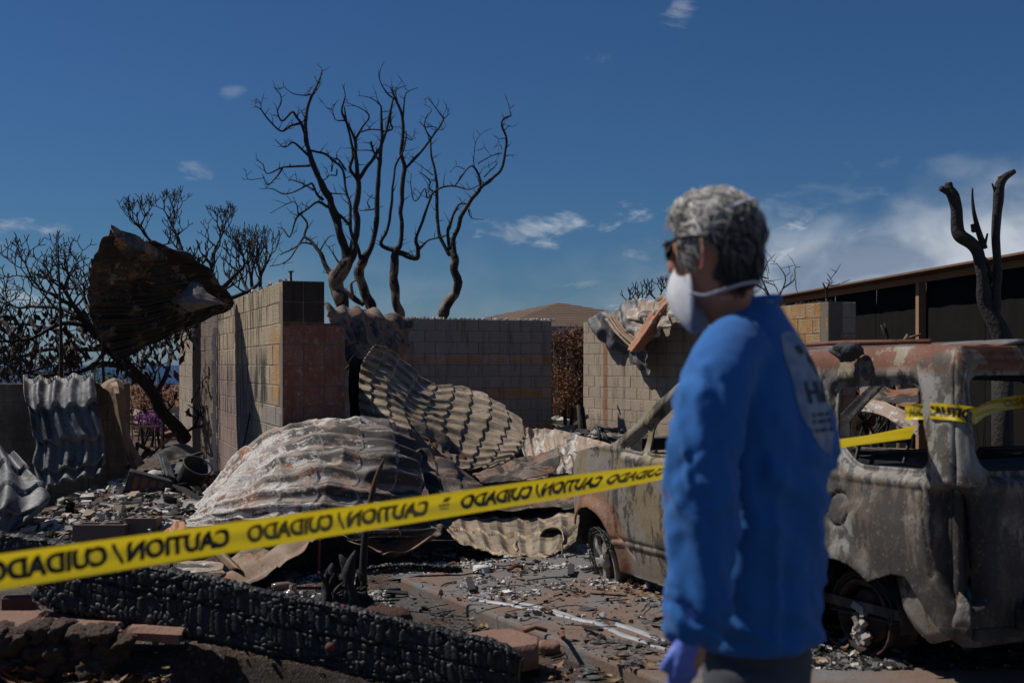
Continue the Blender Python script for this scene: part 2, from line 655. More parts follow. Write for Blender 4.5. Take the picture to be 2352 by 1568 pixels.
# ---------------------------------------------------------------- ground, sea
def gz(X, Y):
    """height of the ground"""
    X, Y = np.asarray(X, float), np.asarray(Y, float)
    p = np.stack([X, Y, np.zeros_like(X)], -1)
    z = 0.035 * vn(p, 0.9, 3, 3) + 0.012 * vn(p, 6.0, 5, 2)
    # the rubble heap inside the house, left
    z = z + 0.42 * np.exp(-(((X + 3.6) / 1.1) ** 2 + ((Y - 13.6) / 1.7) ** 2))
    z = z + 0.16 * np.exp(-(((X + 2.9) / 0.9) ** 2 + ((Y - 11.6) / 0.9) ** 2))
    # planting bed behind the low lava wall, front left
    z = z + 0.16 * sm(-X, 0.2, 1.5) * sm(Y, 5.6, 6.4) * (1 - sm(Y, 7.3, 9.0))
    z = z + 0.15 * (1 - sm(Y, 3.6, 5.2))
    z = z - 0.45 * sm(6.52 - Y, 0.0, 0.14) * sm(X, -1.62, -1.5) * sm(-X, -0.12, 0.05) * sm(Y, 3.4, 4.6)
    z = z - 13.0 * sm(Y, 60, 900) - 0.6 * sm(Y, 26, 60)
    return z


ys = np.concatenate([np.linspace(-4, 4, 14)[:-1], np.linspace(4, 14, 170)[:-1], np.linspace(14, 26, 60)[:-1], np.linspace(26, 60, 16)[:-1], np.geomspace(60, 1300, 16)])
ts = np.linspace(-1, 1, 181)
gX = np.outer(6 + 0.62 * np.abs(ys), ts)
gY = np.repeat(ys[:, None], len(ts), 1)
gV = np.stack([gX, gY, gz(gX, gY)], -1)
m, n = material('burnt_ground')
p = n.pos()
f1 = n.noise(p, 0.8, 6, 0.62)
f2 = n.noise(p, 5.0, 7, 0.7)
f3 = n.noise(p, 38, 5, 0.7)
c = n.mix(n.range(f2, 0.4, 0.6), (0.055, 0.033, 0.023), (0.115, 0.078, 0.057))
c = n.mix(n.range(f1, 0.42, 0.62), c, (0.105, 0.093, 0.082))
c = n.mix(n.math('MULTIPLY', n.range(f3, 0.55, 0.68), 0.8), c, (0.30, 0.285, 0.27))
c = n.mix(n.math('MULTIPLY', n.range(f3, 0.45, 0.34), 0.8), c, (0.012, 0.011, 0.011))
far = n.range(n.sep(p)[1], 22, 40)
c = n.mix(far, c, n.mix(f2, (0.10, 0.05, 0.028), (0.20, 0.10, 0.06)))
h = n.math('ADD', f3, n.math('MULTIPLY', n.noise(p, 120, 3, 0.6), 0.4))
n.out(c, 0.95, n.bump(h, 0.9, 0.03), 0, 0.25)
M['ground'] = m
build('ground', gV.reshape(-1, 3), grid_faces(len(ys), len(ts)), m, kind='structure', label='ash strewn ground of the burnt lot', origin=(0, 0, 0))

m, n = material('sea_water')
n.out((0.004, 0.025, 0.075), 0.35, n.bump(n.noise(n.pos(), 0.05, 4, 0.6), 0.5, 3.0), 0, 0.4)
sx = np.array([-60000., 60000.])
V = [(-60000, 500, -11), (60000, 500, -11), (60000, 60000, -11), (-60000, 60000, -11)]
build('sea', V, [(0, 1, 2, 3)], m, kind='structure', label='deep blue sea at the horizon', origin=(0, 0, 0))

# concrete drive, tinted red, with a raised edge
drive_pts = [(-0.80, 9.14), (0.37, 6.86), (0.93, 5.76), (3.0, 4.0), (7.5, 5.4), (7.5, 10.6), (3.2, 11.3), (0.6, 10.9)]
bm = bmesh.new()
vs = [bm.verts.new((x, y, 0.08)) for x, y in drive_pts]
bm.faces.new(vs)
ext = bmesh.ops.extrude_face_region(bm, geom=bm.faces[:])
for v in ext['geom']:
    if isinstance(v, bmesh.types.BMVert):
        v.co.z = -0.12
bmesh.ops.recalc_face_normals(bm, faces=bm.faces[:])
me = bpy.data.meshes.new('driveway')
bm.to_mesh(me)
bm.free()
m, n = material('red_tinted_concrete')
p = n.pos()
f1, f2, f3 = n.noise(p, 1.4, 6, 0.65), n.noise(p, 7, 6, 0.7), n.noise(p, 60, 4, 0.6)
c = n.mix(f2, (0.130, 0.084, 0.062), (0.205, 0.142, 0.108))
c = n.mix(n.range(f1, 0.46, 0.58), c, n.mix(f2, (0.10, 0.10, 0.10), (0.19, 0.18, 0.17)))
c = n.mix(n.math('MULTIPLY', n.range(f3, 0.56, 0.7), 0.6), c, (0.05, 0.04, 0.035))
n.out(c, 0.9, n.bump(n.math('ADD', f3, f2), 0.5, 0.012), 0, 0.3)
M['drive'] = m
me.materials.append(m)
o = link(bpy.data.objects.new('driveway', me))
tag(o, 'red tinted concrete drive under the burnt car, its edge crossing the foreground', None, None, 'structure')
bevel(o, 0.02, 2)
DRIVE_Z = 0.08


# ---------------------------------------------------------------- concrete block walls
def rough_block(name, L, T, Hh, seed):
    """one hollow-faced concrete block, edges broken, a little uneven"""
    bm = bmesh.new()
    bmesh.ops.create_cube(bm, size=1)
    for v in bm.verts:
        v.co = Vector((v.co.x * L, v.co.y * T, v.co.z * Hh))
    bmesh.ops.bevel(bm, geom=bm.edges[:], offset=0.005, segments=1, affect='EDGES')
    r = random.Random(seed)
    for v in bm.verts:
        v.co += Vector((r.uniform(-1, 1), r.uniform(-1, 1), r.uniform(-1, 1))) * 0.0022
    me = bpy.data.meshes.new(name)
    bm.to_mesh(me)
    bm.free()
    return me


def block_wall(label, A, B, z0, top, mat_fn, thick=0.2, base=(0.3, 0.26, 0.2), cut=None, half=False, group=None, stack=False, extra=None):
    """A, B: plan points of the visible face, left and right as seen; the body lies behind that face.
    top(x) gives the wall height along its length; cut(x, z) is True where a block is missing."""
    A, B = Vector((*A, 0)), Vector((*B, 0))
    d = B - A
    L = d.length
    ang = math.atan2(d.y, d.x)
    wl = empty('block_wall', (A.x, A.y, z0), ang, label=label, cat='wall', group=group, kind='thing')
    mat = m_cmu('blocks', wl, base, mat_fn)
    bl = 0.2 if half else 0.4
    meshes = {}
    for ln in (bl, 0.2):
        for s in range(3):
            me = rough_block('block', ln - 0.008, thick, 0.192, int(ln * 100) + s)
            me.materials.append(mat)
            meshes[(ln, s)] = me
    rr = random.Random(int(abs(A.x * 131 + A.y * 17)))
    ncourse = int(round((max(top(x) for x in np.linspace(0, L, 40)) - z0) / 0.2))
    core = []
    for k in range(ncourse):
        zc = (k + 0.5) * 0.2
        x = 0.0
        first = True
        runs = []
        while x < L - 0.05:
            ln = bl
            if first and k % 2 and not half and not stack:
                ln = 0.2
            if x + ln > L + 0.01:
                ln = 0.2
            first = False
            xc = x + ln / 2
            if z0 + (k + 1) * 0.2 <= top(xc) + 0.06 and not (cut and cut(xc, z0 + zc)):
                me = meshes[(ln, rr.randrange(3))]
                b = link(bpy.data.objects.new('block', me))
                b.parent = wl
                b.location = (xc, thick / 2 + rr.uniform(-.0025, .0025), zc)
                b.rotation_euler = (0, 0, rr.choice((0, math.pi)))
                runs.append((x, x + ln))
            x += ln
        for (a, c) in runs:
            core.append((a, c, zc))
    mb = MB()
    for (a, c, zc) in core:
        mb.box(((a + c) / 2, thick / 2, zc - 0.002), (c - a - 0.0004, thick - 0.010 - 0.002 * (int(zc * 5) % 2), 0.2015))
    mb.go('mortar', M['mortar'], wl, world=False, smooth=False)
    strip(wl)
    return wl


def zmask(n, z, a, b):
    return n.range(z, a, b)


HA = math.radians(19.2)
U = Vector((math.cos(HA), math.sin(HA)))     # house axis to the right and away
W_ = Vector((-math.sin(HA), math.cos(HA)))   # house axis to the left and away
K0 = Vector((-2.18, 12.15))                  # front corner of the left wall


def marks_left(n, q, col):
    x, y, z = n.sep(q)          # x runs from the far end (0) to the near corner (5.4)
    s = n.math('SUBTRACT', 5.4, x)
    wob = n.noise(q, 2.3, 5, 0.6)
    s2 = n.math('ADD', s, n.math('MULTIPLY', n.math('SUBTRACT', wob, 0.5), 0.9))
    z2 = n.math('ADD', z, n.math('MULTIPLY', n.math('SUBTRACT', wob, 0.5), 0.7))
    # scorched ochre near the corner, mid height
    och = n.math('MULTIPLY', n.range(s2, 1.0, 0.15), n.math('MULTIPLY', n.range(z2, 1.0, 1.25), n.range(z2, 2.05, 1.8)))
    col = n.mix(n.math('MULTIPLY', och, 0.85), col, (0.46, 0.235, 0.075))
    # pinkish paint left low and far
    pk = n.math('MULTIPLY', n.range(s2, 1.5, 2.2), n.range(z2, 1.75, 1.45))
    col = n.mix(n.math('MULTIPLY', pk, 0.8), col, (0.27, 0.20, 0.175))
    # grey veil
    gv = n.math('MULTIPLY', n.math('MULTIPLY', n.range(z2, 0.85, 1.0), n.range(z2, 1.3, 1.12)), n.range(s2, 1.6, 0.9))
    col = n.mix(n.math('MULTIPLY', gv, 0.7), col, (0.25, 0.25, 0.26))
    # soot plumes
    st = n.noise(n.mapping(q, (5.0, 1, 0.7)), 1.6, 5, 0.6)
    so = n.math('MULTIPLY', n.range(st, 0.50, 0.60), n.math('MULTIPLY', n.range(z2, 0.5, 1.2), n.range(s2, 0.9, 1.5)))
    col = n.mix(n.math('MULTIPLY', so, 0.9), col, (0.050, 0.046, 0.046))
    d1 = n.math('MULTIPLY', n.math('MULTIPLY', n.range(n.math('ABSOLUTE', n.math('SUBTRACT', s2, 1.45)), 0.60, 0.35), n.range(z2, 1.15, 1.25)), n.range(z2, 1.85, 1.55))
    col = n.mix(n.math('MULTIPLY', n.math('MULTIPLY', d1, n.range(st, 0.36, 0.5)), 0.92), col, (0.045, 0.043, 0.045))
    return col


far = K0 + W_ * 5.4
block_wall('long tan block wall with soot streaks running back from the red corner', (far.x, far.y), (K0.x, K0.y), 0.0,
           lambda x: 2.4, marks_left, 0.2, (0.46, 0.37, 0.255))


def marks_red(n, q, col):
    x, y, z = n.sep(q)
    nz = n.noise(q, 5.0, 7, 0.68)
    z2 = n.math('ADD', z, n.math('MULTIPLY', n.math('SUBTRACT', nz, 0.5), 0.25))
    red = n.mix(n.range(nz, 0.40, 0.58), (0.27, 0.098, 0.064), (0.30, 0.155, 0.11))
    red = n.mix(n.range(n.noise(q, 14, 6, 0.7), 0.55, 0.66), red, (0.40, 0.30, 0.265))
    col = n.mix(n.range(z2, 2.03, 1.95), (0.060, 0.046, 0.037), red)
    return col


k1 = K0 + U * 0.62
K0f = K0 + Vector((0.006, -0.02))
block_wall('red scorched end of the block wall with two sooty courses on top', (K0f.x, K0f.y), (K0f.x + U.x * 0.6, K0f.y + U.y * 0.6), 0.0,
           lambda x: 2.4, marks_red, 0.2, (0.24, 0.12, 0.09), cut=lambda x, z: x > 0.4 and z > 2.0, half=True)


def marks_plain(col1, amt=0.5, soot=0.3):
    def fn(n, q, col):
        nz = n.noise(q, 1.8, 6, 0.65)
        col = n.mix(n.math('MULTIPLY', n.range(nz, 0.42, 0.62), amt), col, col1)
        st = n.noise(n.mapping(q, (3.0, 1, 0.5)), 1.5, 5, 0.6)
        return n.mix(n.math('MULTIPLY', n.range(st, 0.54, 0.7), soot), col, (0.035, 0.032, 0.03))
    return fn


# two jambs of the openings farther along that wall
j1 = K0 + W_ * 6.2
block_wall('grey door jamb column beyond the white streaked wall end', (P(461, 800, 18.7).x, 18.7), (P(500, 800, 18.0).x, 18.0), 0.0,
           lambda x: 2.4, marks_plain((0.14, 0.085, 0.055), 0.7), 0.4, (0.30, 0.25, 0.20))
j2 = K0 + W_ * 9.3
block_wall('narrow pale block column farthest left behind the hanging black sheet', (P(412, 800, 22.6).x, 22.6), (P(441, 800, 20.0).x, 20.0), 0.0,
           lambda x: 2.4, marks_plain((0.30, 0.25, 0.19), 0.5, 0.2), 0.2, (0.44, 0.36, 0.27))

# garden wall, left, in shade
block_wall('low shaded garden wall of blocks under the grey tile sheet', (-7.2, 13.75), (-4.22, 13.95), 0.0,
           lambda x: 1.4, marks_plain((0.085, 0.06, 0.045), 0.6, 0.35), 0.2, (0.28, 0.215, 0.155))


def marks_back(n, q, col):
    x, y, z = n.sep(q)
    wob = n.noise(q, 3.0, 5, 0.6)
    for zc, hw in ((1.705, 0.055), (1.105, 0.06), (0.52, 0.07)):
        bnd = n.range(n.math('ABSOLUTE', n.math('SUBTRACT', z, zc)), hw + .02, hw)
        c2 = n.mix(n.range(wob, 0.4, 0.62), (0.46, 0.24, 0.10), (0.44, 0.31, 0.24))
        col = n.mix(n.math('MULTIPLY', bnd, 1.0), col, c2)
    return col


block_wall('grey block wall at the back with rusty horizontal bands', (-3.0, 21.55), (0.74, 23.05), 0.0,
           lambda x: 2.4, marks_back, 0.2, (0.36, 0.31, 0.26))


def marks_right(n, q, col):
    x, y, z = n.sep(q)
    wob = n.noise(q, 3.0, 5, 0.6)
    x2 = n.math('ADD', x, n.math('MULTIPLY', n.math('SUBTRACT', wob, 0.5), 0.10))
    ln = n.range(n.math('ABSOLUTE', n.math('SUBTRACT', x2, 0.78)), 0.10, 0.06)
    col = n.mix(n.math('MULTIPLY', ln, 0.8), col, (0.33, 0.15, 0.075))
    lo = n.math('MULTIPLY', n.range(z, 0.75, 0.35), n.range(wob, 0.35, 0.6))
    return n.mix(n.math('MULTIPLY', lo, 0.7), col, (0.30, 0.19, 0.13))


block_wall('sunlit pebbly block wall below the torn rusty sheets', (1.33, 23.9), (3.35, 20.1), 0.0,
           lambda x: 2.4, marks_right, 0.2, (0.47, 0.385, 0.29))


def marks_ochre(n, q, col):
    nz = n.noise(q, 3.2, 7, 0.7)
    col = n.mix(n.range(nz, 0.42, 0.56), col, (0.40, 0.20, 0.07))
    return n.mix(n.math('MULTIPLY', n.range(n.noise(q, 9, 6, 0.7), 0.56, 0.66), 0.7), col, (0.36, 0.33, 0.29))


cr = Vector((3.98, 16.15))
e0 = cr + Vector((-0.62, 2.3))
block_wall('ochre scorched block wall behind the man, by the timber fence', (e0.x, e0.y), (cr.x, cr.y), 0.0, lambda x: 2.4, marks_ochre, 0.2, (0.44, 0.31, 0.18),
           cut=lambda x, z: x > 2.05 and z > 2.2 and False)
block_wall('shaded end pillar of blocks seen through the car window', (cr.x + 0.004, cr.y - 0.012), (cr.x + 0.40, cr.y + 0.10), 0.0, lambda x: 2.4,
           lambda n, q, col: n.mix(n.range(n.sep(q)[2], 1.98, 1.94), col, n.mix(n.range(n.noise(q, 4, 6, 0.7), 0.4, 0.6), (0.38, 0.18, 0.10), (0.36, 0.25, 0.20))),
           0.2, (0.42, 0.35, 0.27), half=True)
# ---------------------------------------------------------------- torn roofing sheets
M['sheet_grey'] = m_burnt_metal('painted_tile_sheet', (0.090, 0.093, 0.100), (0.038, 0.037, 0.038), (0.17, 0.075, 0.04), (0.20, 0.19, 0.18), .7, .14, .52, (0.24, 0.23, 0.22), 0.6, 0.55, 0.15)
M['sheet_dome'] = m_burnt_metal('rust_and_ash_sheet', (0.21, 0.16, 0.12), (0.040, 0.030, 0.024), (0.30, 0.10, 0.032), (0.56, 0.53, 0.50), .84, .66, .80, (0.46, 0.42, 0.37), 0.85, 0.72, 0.05, 2.0, 0.14, (4.0, 26))
M['sheet_tan'] = m_burnt_metal('heat_tanned_sheet', (0.185, 0.145, 0.098), (0.080, 0.062, 0.042), (0.20, 0.105, 0.05), (0.29, 0.27, 0.235), .78, .38, .58, (0.46, 0.33, 0.20), 1.0, 0.62, 0.10, 2.2, 0.0, (4.0, 20))
M['sheet_black'] = m_burnt_metal('blackened_sheet', (0.045, 0.034, 0.025), (0.012, 0.010, 0.009), (0.20, 0.105, 0.04), (0.25, 0.20, 0.145), .86, .55, .52, (0.12, 0.08, 0.045), 0.5, 0.6, 0.15)
M['sheet_rust'] = m_burnt_metal('rusted_sheet', (0.15, 0.11, 0.08), (0.030, 0.023, 0.018), (0.23, 0.080, 0.028), (0.34, 0.31, 0.28), .78, .66, .42, (0.34, 0.24, 0.16), 0.5, 0.7, 0.1, 1.1)
M['sheet_pale'] = m_burnt_metal('ash_coated_sheet', (0.30, 0.22, 0.16), (0.06, 0.055, 0.053), (0.36, 0.18, 0.085), (0.55, 0.53, 0.50), .62, .22, .72, (0.5, 0.46, 0.42), 0.5, 0.75, 0.08)
M['sheet_brown'] = m_burnt_metal('brown_flashing', (0.20, 0.135, 0.085), (0.07, 0.05, 0.035), (0.24, 0.10, 0.042), (0.34, 0.30, 0.26), .50, .45, .36, (0.38, 0.28, 0.2), 0.4, 0.62, 0.2)
M['sheet_orange'] = m_burnt_metal('orange_flashing', (0.34, 0.145, 0.07), (0.13, 0.07, 0.045), (0.40, 0.13, 0.05), (0.50, 0.44, 0.40), .16, .45, .46, (0.5, 0.42, 0.36), 0.6, 0.7, 0.1)


def sheet(name, label, rows, mat, nu=60, nv=60, wave=None, step=None, crumple=(0.02, 2.5), cat='metal sheet', group=None, thick=0.004,
          ragged=0.015, seed=1, flip=1, wave_fade=None, parent=None, dents=0.0, facet=False, kink=0.0):
    """rows: control points (x, y, distance). wave=(axis, count, amplitude, sharpness); step=(axis, count, amplitude)"""
    C = PA(rows)
    tv, tu = np.linspace(0, 1, nv), np.linspace(0, 1, nu)
    Vg, Ug = np.meshgrid(tv, tu, indexing='ij')
    # torn edges
    pu = np.stack([Ug * 0, Vg, Ug * 0 + seed], -1)
    pv = np.stack([Ug, Vg * 0, Vg * 0 + seed + 5], -1)
    e1 = vn(pu, 9, seed, 3) * ragged
    e2 = vn(pv, 9, seed + 3, 3) * ragged
    Wv, Wu = cr_weights(C.shape[0], tv), cr_weights(C.shape[1], tu)
    S = np.einsum('ai,bj,ijk->abk', Wv, Wu, C)
    du = np.gradient(S, axis=1)
    dv = np.gradient(S, axis=0)
    S = S + du * (e1 * nu * (1 - 2 * Ug) * np.abs(1 - 2 * Ug) ** 2)[..., None] + dv * (e2 * nv * (1 - 2 * Vg) * np.abs(1 - 2 * Vg) ** 2)[..., None]
    N = np.cross(du, dv)
    N /= np.linalg.norm(N, axis=-1, keepdims=True) + 1e-9
    tocam = np.array([0, 0, H]) - S
    sgn = np.sign((N * tocam).sum(-1).mean()) or 1
    N = N * sgn * flip
    h = np.zeros_like(Ug)
    wear = np.zeros_like(Ug)
    if wave:
        ax, cnt, amp, sharp = wave
        t = (Ug if ax == 'u' else Vg) * cnt
        other = (Vg if ax == 'u' else Ug)
        t = t + 0.18 * vn(np.stack([other * 3, t * 0, t * 0 + seed], -1), 1.0, seed + 8)
        s_ = (0.5 + 0.5 * np.cos(2 * np.pi * t)) ** sharp
        a = amp * (1 if wave_fade is None else wave_fade(Ug, Vg))
        h += (s_ - 0.5) * a
        wear += 0.35 * sm(s_, 0.90, 1.0) + 0.5 * sm(s_, 0.12, 0.0)
    if step:
        ax, cnt, amp = step
        t = (Ug if ax == 'u' else Vg) * cnt
        o_ = (Vg if ax == 'u' else Ug)
        if wave and wave[0] != ax:
            t = t + 0.16 * (0.5 + 0.5 * np.cos(2 * np.pi * o_ * wave[1]))
        t = t + 0.10 * vn(np.stack([o_ * 4, t * 0, t * 0 + seed * 1.7], -1), 1.0, seed + 4)
        fr = t - np.floor(t)
        h += amp * fr
        wear += sm(fr, 0.94, 0.99) + 0.9 * sm(fr, 0.035, 0.0)
    q = S + seed * 3.7
    h += crumple[0] * vn(q, crumple[1], seed, 3) + crumple[0] * 0.25 * vn(q, crumple[1] * 4, seed + 1, 2)
    if kink:
        h += kink * (0.5 - np.abs(vn(q, 1.7, seed + 21, 2))) + kink * .5 * (0.5 - np.abs(vn(q, 3.9, seed + 22, 1)))
    if dents:
        dn = vn(q, 3.0, seed + 9, 2)
        h -= dents * sm(dn, 0.25, 0.7)
    S = S + N * h[..., None]
    o = build(name, S.reshape(-1, 3), grid_faces(nv, nu), mat, parent, label=label, cat=cat, group=group,
              attrs={'wear': np.clip(wear, 0, 1).ravel()}, uv=np.stack([Ug, Vg], -1).reshape(-1, 2))
    if facet:
        o.data.polygons.foreach_set('use_smooth', np.zeros(len(o.data.polygons), bool))
    solidify(o, thick)
    return o


G_SH = 'roofing sheets torn off by the fire'
sheet('roof_sheet', 'huge blackened corrugated sheet hanging off the left wall top', [
    [(405, 573, 15.0), (470, 608, 15.2), (515, 652, 15.4), (536, 688, 15.5), (532, 704, 15.6)],
    [(335, 545, 14.4), (392, 600, 15.2), (425, 660, 15.5), (436, 712, 15.6), (424, 750, 15.7)],
    [(285, 523, 13.9), (300, 600, 14.8), (312, 675, 15.3), (325, 745, 15.5), (342, 792, 15.6)],
    [(248, 514, 13.5), (207, 592, 14.3), (198, 672, 14.8), (220, 752, 15.2), (264, 823, 15.5)]],
    M['sheet_black'], 190, 90, ('u', 15, 0.05, 1.6), ('v', 4, 0.012), (0.07, 1.3), group=G_SH, seed=3, kink=0.12, wave_fade=lambda u, v: (0.25 + 0.75 * v) * sm(u, 0.05, 0.35) , dents=0.05)
sheet('roof_sheet', 'folded black flap curling over the top of the hanging sheet', [
    [(252, 516, 13.45), (300, 535, 13.9), (345, 560, 14.4), (395, 600, 15.0)],
    [(262, 540, 13.4), (300, 565, 13.85), (340, 585, 14.3), (375, 600, 14.9)],
    [(262, 560, 13.55), (285, 585, 13.9), (318, 598, 14.3), (345, 598, 14.8)]],
    M['sheet_black'], 16, 9, None, None, (0.07, 2.2), group=G_SH, seed=6, dents=0.02, facet=True)
sheet('roof_sheet', 'small crumpled silvery flap on the left wall beside the hanging sheet', [
    [(392, 690, 14.9), (425, 660, 14.8), (452, 642, 15.0), (470, 650, 15.2)],
    [(400, 697, 14.6), (430, 688, 14.4), (460, 682, 14.6), (485, 678, 14.9)],
    [(420, 705, 14.6), (450, 712, 14.5), (485, 702, 14.7), (528, 700, 15.0)]],
    m_burnt_metal('foil_flap', (0.17, 0.14, 0.115), (0.07, 0.055, 0.045), (0.22, 0.12, 0.06), (0.34, 0.32, 0.30), .45, .35, .3, rough=0.5, metal=0.3), 12, 8, None, None, (0.10, 2.6), group=G_SH, seed=8, facet=True)
sheet('roof_sheet', 'grey pressed tile sheet draped over the low garden wall', [
    [(50, 890, 14.1), (105, 886, 14.12), (160, 890, 14.12), (216, 884, 14.15)],
    [(54, 880, 13.72), (108, 882, 13.70), (162, 880, 13.70), (218, 878, 13.72)],
    [(70, 945, 13.45), (115, 948, 13.42), (165, 945, 13.42), (228, 935, 13.46)],
    [(88, 1015, 13.38), (130, 1020, 13.34), (190, 1016, 13.34), (241, 1008, 13.4)],
    [(84, 1078, 13.30), (130, 1086, 13.26), (188, 1078, 13.26), (245, 1058, 13.32)],
    [(104, 1132, 13.2), (130, 1118, 13.2), (182, 1104, 13.2), (232, 1098, 13.24)]],
    M['sheet_grey'], 90, 140, ('u', 4.2, 0.038, 1.6), ('v', 5, 0.05), (0.035, 1.6), group=G_SH, seed=12, kink=0.05)
sheet('roof_sheet', 'grey pressed tile sheet sloping into the lower left corner', [
    [(-120, 985, 12.3), (-40, 1008, 12.1), (8, 1030, 11.95), (42, 1050, 11.85)],
    [(-120, 1075, 11.8), (-40, 1080, 11.7), (20, 1085, 11.6), (80, 1102, 11.6)],
    [(-120, 1160, 11.4), (-40, 1152, 11.3), (25, 1148, 11.25), (113, 1150, 11.4)],
    [(-120, 1260, 11.1), (-40, 1236, 11.1), (5, 1226, 11.1), (52, 1208, 11.2)]],
    M['sheet_grey'], 90, 100, ('u', 3.2, 0.06, 1.3), ('v', 3.6, 0.04), (0.03, 1.9), group=G_SH, seed=15)
sheet('metal_flashing', 'brown folded flashing strip hanging at the garden wall end', [
    [(222, 890, 13.95), (245, 874, 13.9), (262, 868, 13.92), (280, 874, 13.95)],
    [(252, 900, 13.62), (262, 892, 13.52), (272, 890, 13.50), (286, 896, 13.62)],
    [(266, 960, 13.55), (274, 958, 13.40), (279, 955, 13.52), (290, 930, 13.56)],
    [(279, 1022, 13.5), (287, 1020, 13.36), (292, 1015, 13.48), (300, 1005, 13.52)],
    [(292, 1058, 13.45), (306, 1078, 13.35), (318, 1072, 13.4), (333, 1064, 13.42)]],
    M['sheet_brown'], 4, 14, None, None, (0.012, 3.0), cat='flashing', seed=18, facet=True, ragged=0.0)

sheet('roof_sheet', 'big domed rust and ash sheet in front of the red wall end', [
    [(478, 1150, 12.0), (548, 1062, 12.0), (640, 1003, 12.0), (760, 974, 11.95), (872, 980, 11.9), (935, 1010, 11.9)],
    [(462, 1168, 11.6), (544, 1092, 11.4), (640, 1036, 11.3), (760, 1006, 11.25), (880, 1020, 11.3), (952, 1060, 11.5)],
    [(448, 1186, 11.2), (542, 1130, 10.9), (640, 1088, 10.75), (760, 1068, 10.7), (884, 1076, 10.75), (968, 1105, 11.1)],
    [(438, 1202, 10.9), (540, 1170, 10.55), (640, 1148, 10.4), (760, 1142, 10.35), (884, 1146, 10.4), (980, 1160, 10.8)],
    [(430, 1214, 10.7), (540, 1206, 10.4), (640, 1204, 10.2), (760, 1206, 10.15), (884, 1206, 10.2), (988, 1205, 10.6)],
    [(426, 1226, 10.6), (540, 1232, 10.3), (640, 1240, 10.1), (760, 1246, 10.05), (884, 1244, 10.1), (992, 1238, 10.5)]],
    M['sheet_dome'], 300, 190, ('v', 9, 0.046, 1.5), ('u', 7, 0.014), (0.022, 1.3), group=G_SH, seed=21, kink=0.11, ragged=0.03, wave_fade=lambda u, v: 0.45 + 0.55 * sm(u, 0, .3))
sheet('roof_sheet', 'tan tile pattern sheet twisted up against the wall, fanned at its top', [
    [(856, 792, 13.4), (910, 818, 13.9), (985, 884, 14.4), (1060, 893, 14.7), (1134, 921, 14.4), (1203, 984, 13.9)],
    [(838, 822, 13.1), (892, 858, 13.3), (968, 918, 13.5), (1052, 935, 13.9), (1134, 962, 13.8), (1204, 1008, 13.5)],
    [(827, 860, 12.9), (880, 894, 12.9), (955, 948, 13.0), (1040, 978, 13.2), (1118, 1012, 13.2), (1196, 1032, 13.1)],
    [(825, 912, 12.7), (882, 936, 12.6), (952, 976, 12.6), (1030, 1025, 12.6), (1100, 1052, 12.6), (1178, 1054, 12.8)],
    [(831, 968, 12.5), (900, 984, 12.35), (972, 1012, 12.2), (1022, 1064, 12.0), (1078, 1088, 12.05), (1150, 1074, 12.4)]],
    M['sheet_tan'], 260, 150, ('v', 9, 0.026, 3.5), ('u', 9, 0.026), (0.03, 1.3), group=G_SH, seed=27, kink=0.04, wave_fade=lambda u, v: 0.8 + 0.5 * sm(u, .3, 0))
sheet('roof_sheet', 'rusty buckled sheet rolled over the wall behind the red end', [
    [(738, 716, 14.0), (800, 714, 15.0), (860, 720, 15.8), (935, 733, 16.6)],
    [(742, 728, 13.5), (800, 730, 14.5), (862, 738, 15.4), (930, 755, 16.3)],
    [(760, 770, 13.3), (805, 775, 14.2), (862, 785, 15.1), (915, 800, 16.0)],
    [(775, 815, 13.3), (812, 818, 14.0), (860, 815, 15.0), (905, 820, 15.9)],
    [(790, 850, 13.4), (815, 850, 14.0), (850, 835, 15.0), (890, 828, 15.8)]],
    M['sheet_rust'], 70, 50, ('u', 5, 0.04, 1.2), ('v', 3, 0.03), (0.05, 1.8), group=G_SH, seed=31, kink=0.12)
sheet('hollow_plate', 'dark plate standing in for the black hollow between the red wall and the tan sheet', [  # dark sheet put in to give the shade of the hollow
    [(800, 830, 13.0), (815, 815, 13.1), (832, 822, 13.1)],
    [(800, 880, 13.0), (812, 880, 13.05), (828, 880, 13.05)],
    [(803, 940, 12.95), (815, 940, 13.0), (832, 940, 13.0)],
    [(806, 990, 12.9), (820, 990, 12.95), (836, 990, 12.95)]],
    M['char_dull'], 14, 40, None, None, (0.03, 3.0), cat='plate', seed=33)
sheet('roof_sheet', 'white and grey scorched trough sheet curving behind the tan sheet', [
    [(1195, 985, 16.0), (1240, 984, 15.9), (1290, 989, 15.5), (1345, 1004, 14.8), (1440, 1032, 13.6)],
    [(1198, 1020, 15.9), (1240, 1018, 15.8), (1292, 1022, 15.3), (1345, 1038, 14.6), (1425, 1062, 13.5)],
    [(1203, 1048, 15.5), (1245, 1046, 15.3), (1296, 1048, 14.9), (1350, 1062, 14.2), (1415, 1082, 13.3)],
    [(1225, 1075, 14.2), (1260, 1075, 13.9), (1305, 1076, 13.6), (1355, 1082, 13.3), (1405, 1096, 12.8)],
    [(1225, 1105, 12.9), (1262, 1106, 12.7), (1306, 1106, 12.6), (1350, 1108, 12.4), (1400, 1112, 12.2)]],
    M['sheet_pale'], 130, 80, ('u', 9, 0.035, 2.0), ('v', 2.4, 0.015), (0.035, 2.4), group=G_SH, seed=37, kink=0.06)
sheet('metal_flashing', 'rust red curled strip at the foot of the tan sheet', [
    [(1085, 1088, 11.9), (1180, 1052, 12.1), (1282, 1028, 12.2)],
    [(1095, 1098, 11.75), (1190, 1082, 11.9), (1288, 1052, 11.95)],
    [(1110, 1112, 11.7), (1200, 1106, 11.7), (1272, 1086, 11.8)]],
    M['sheet_rust'], 50, 24, None, None, (0.05, 3.2), cat='flashing', seed=41)
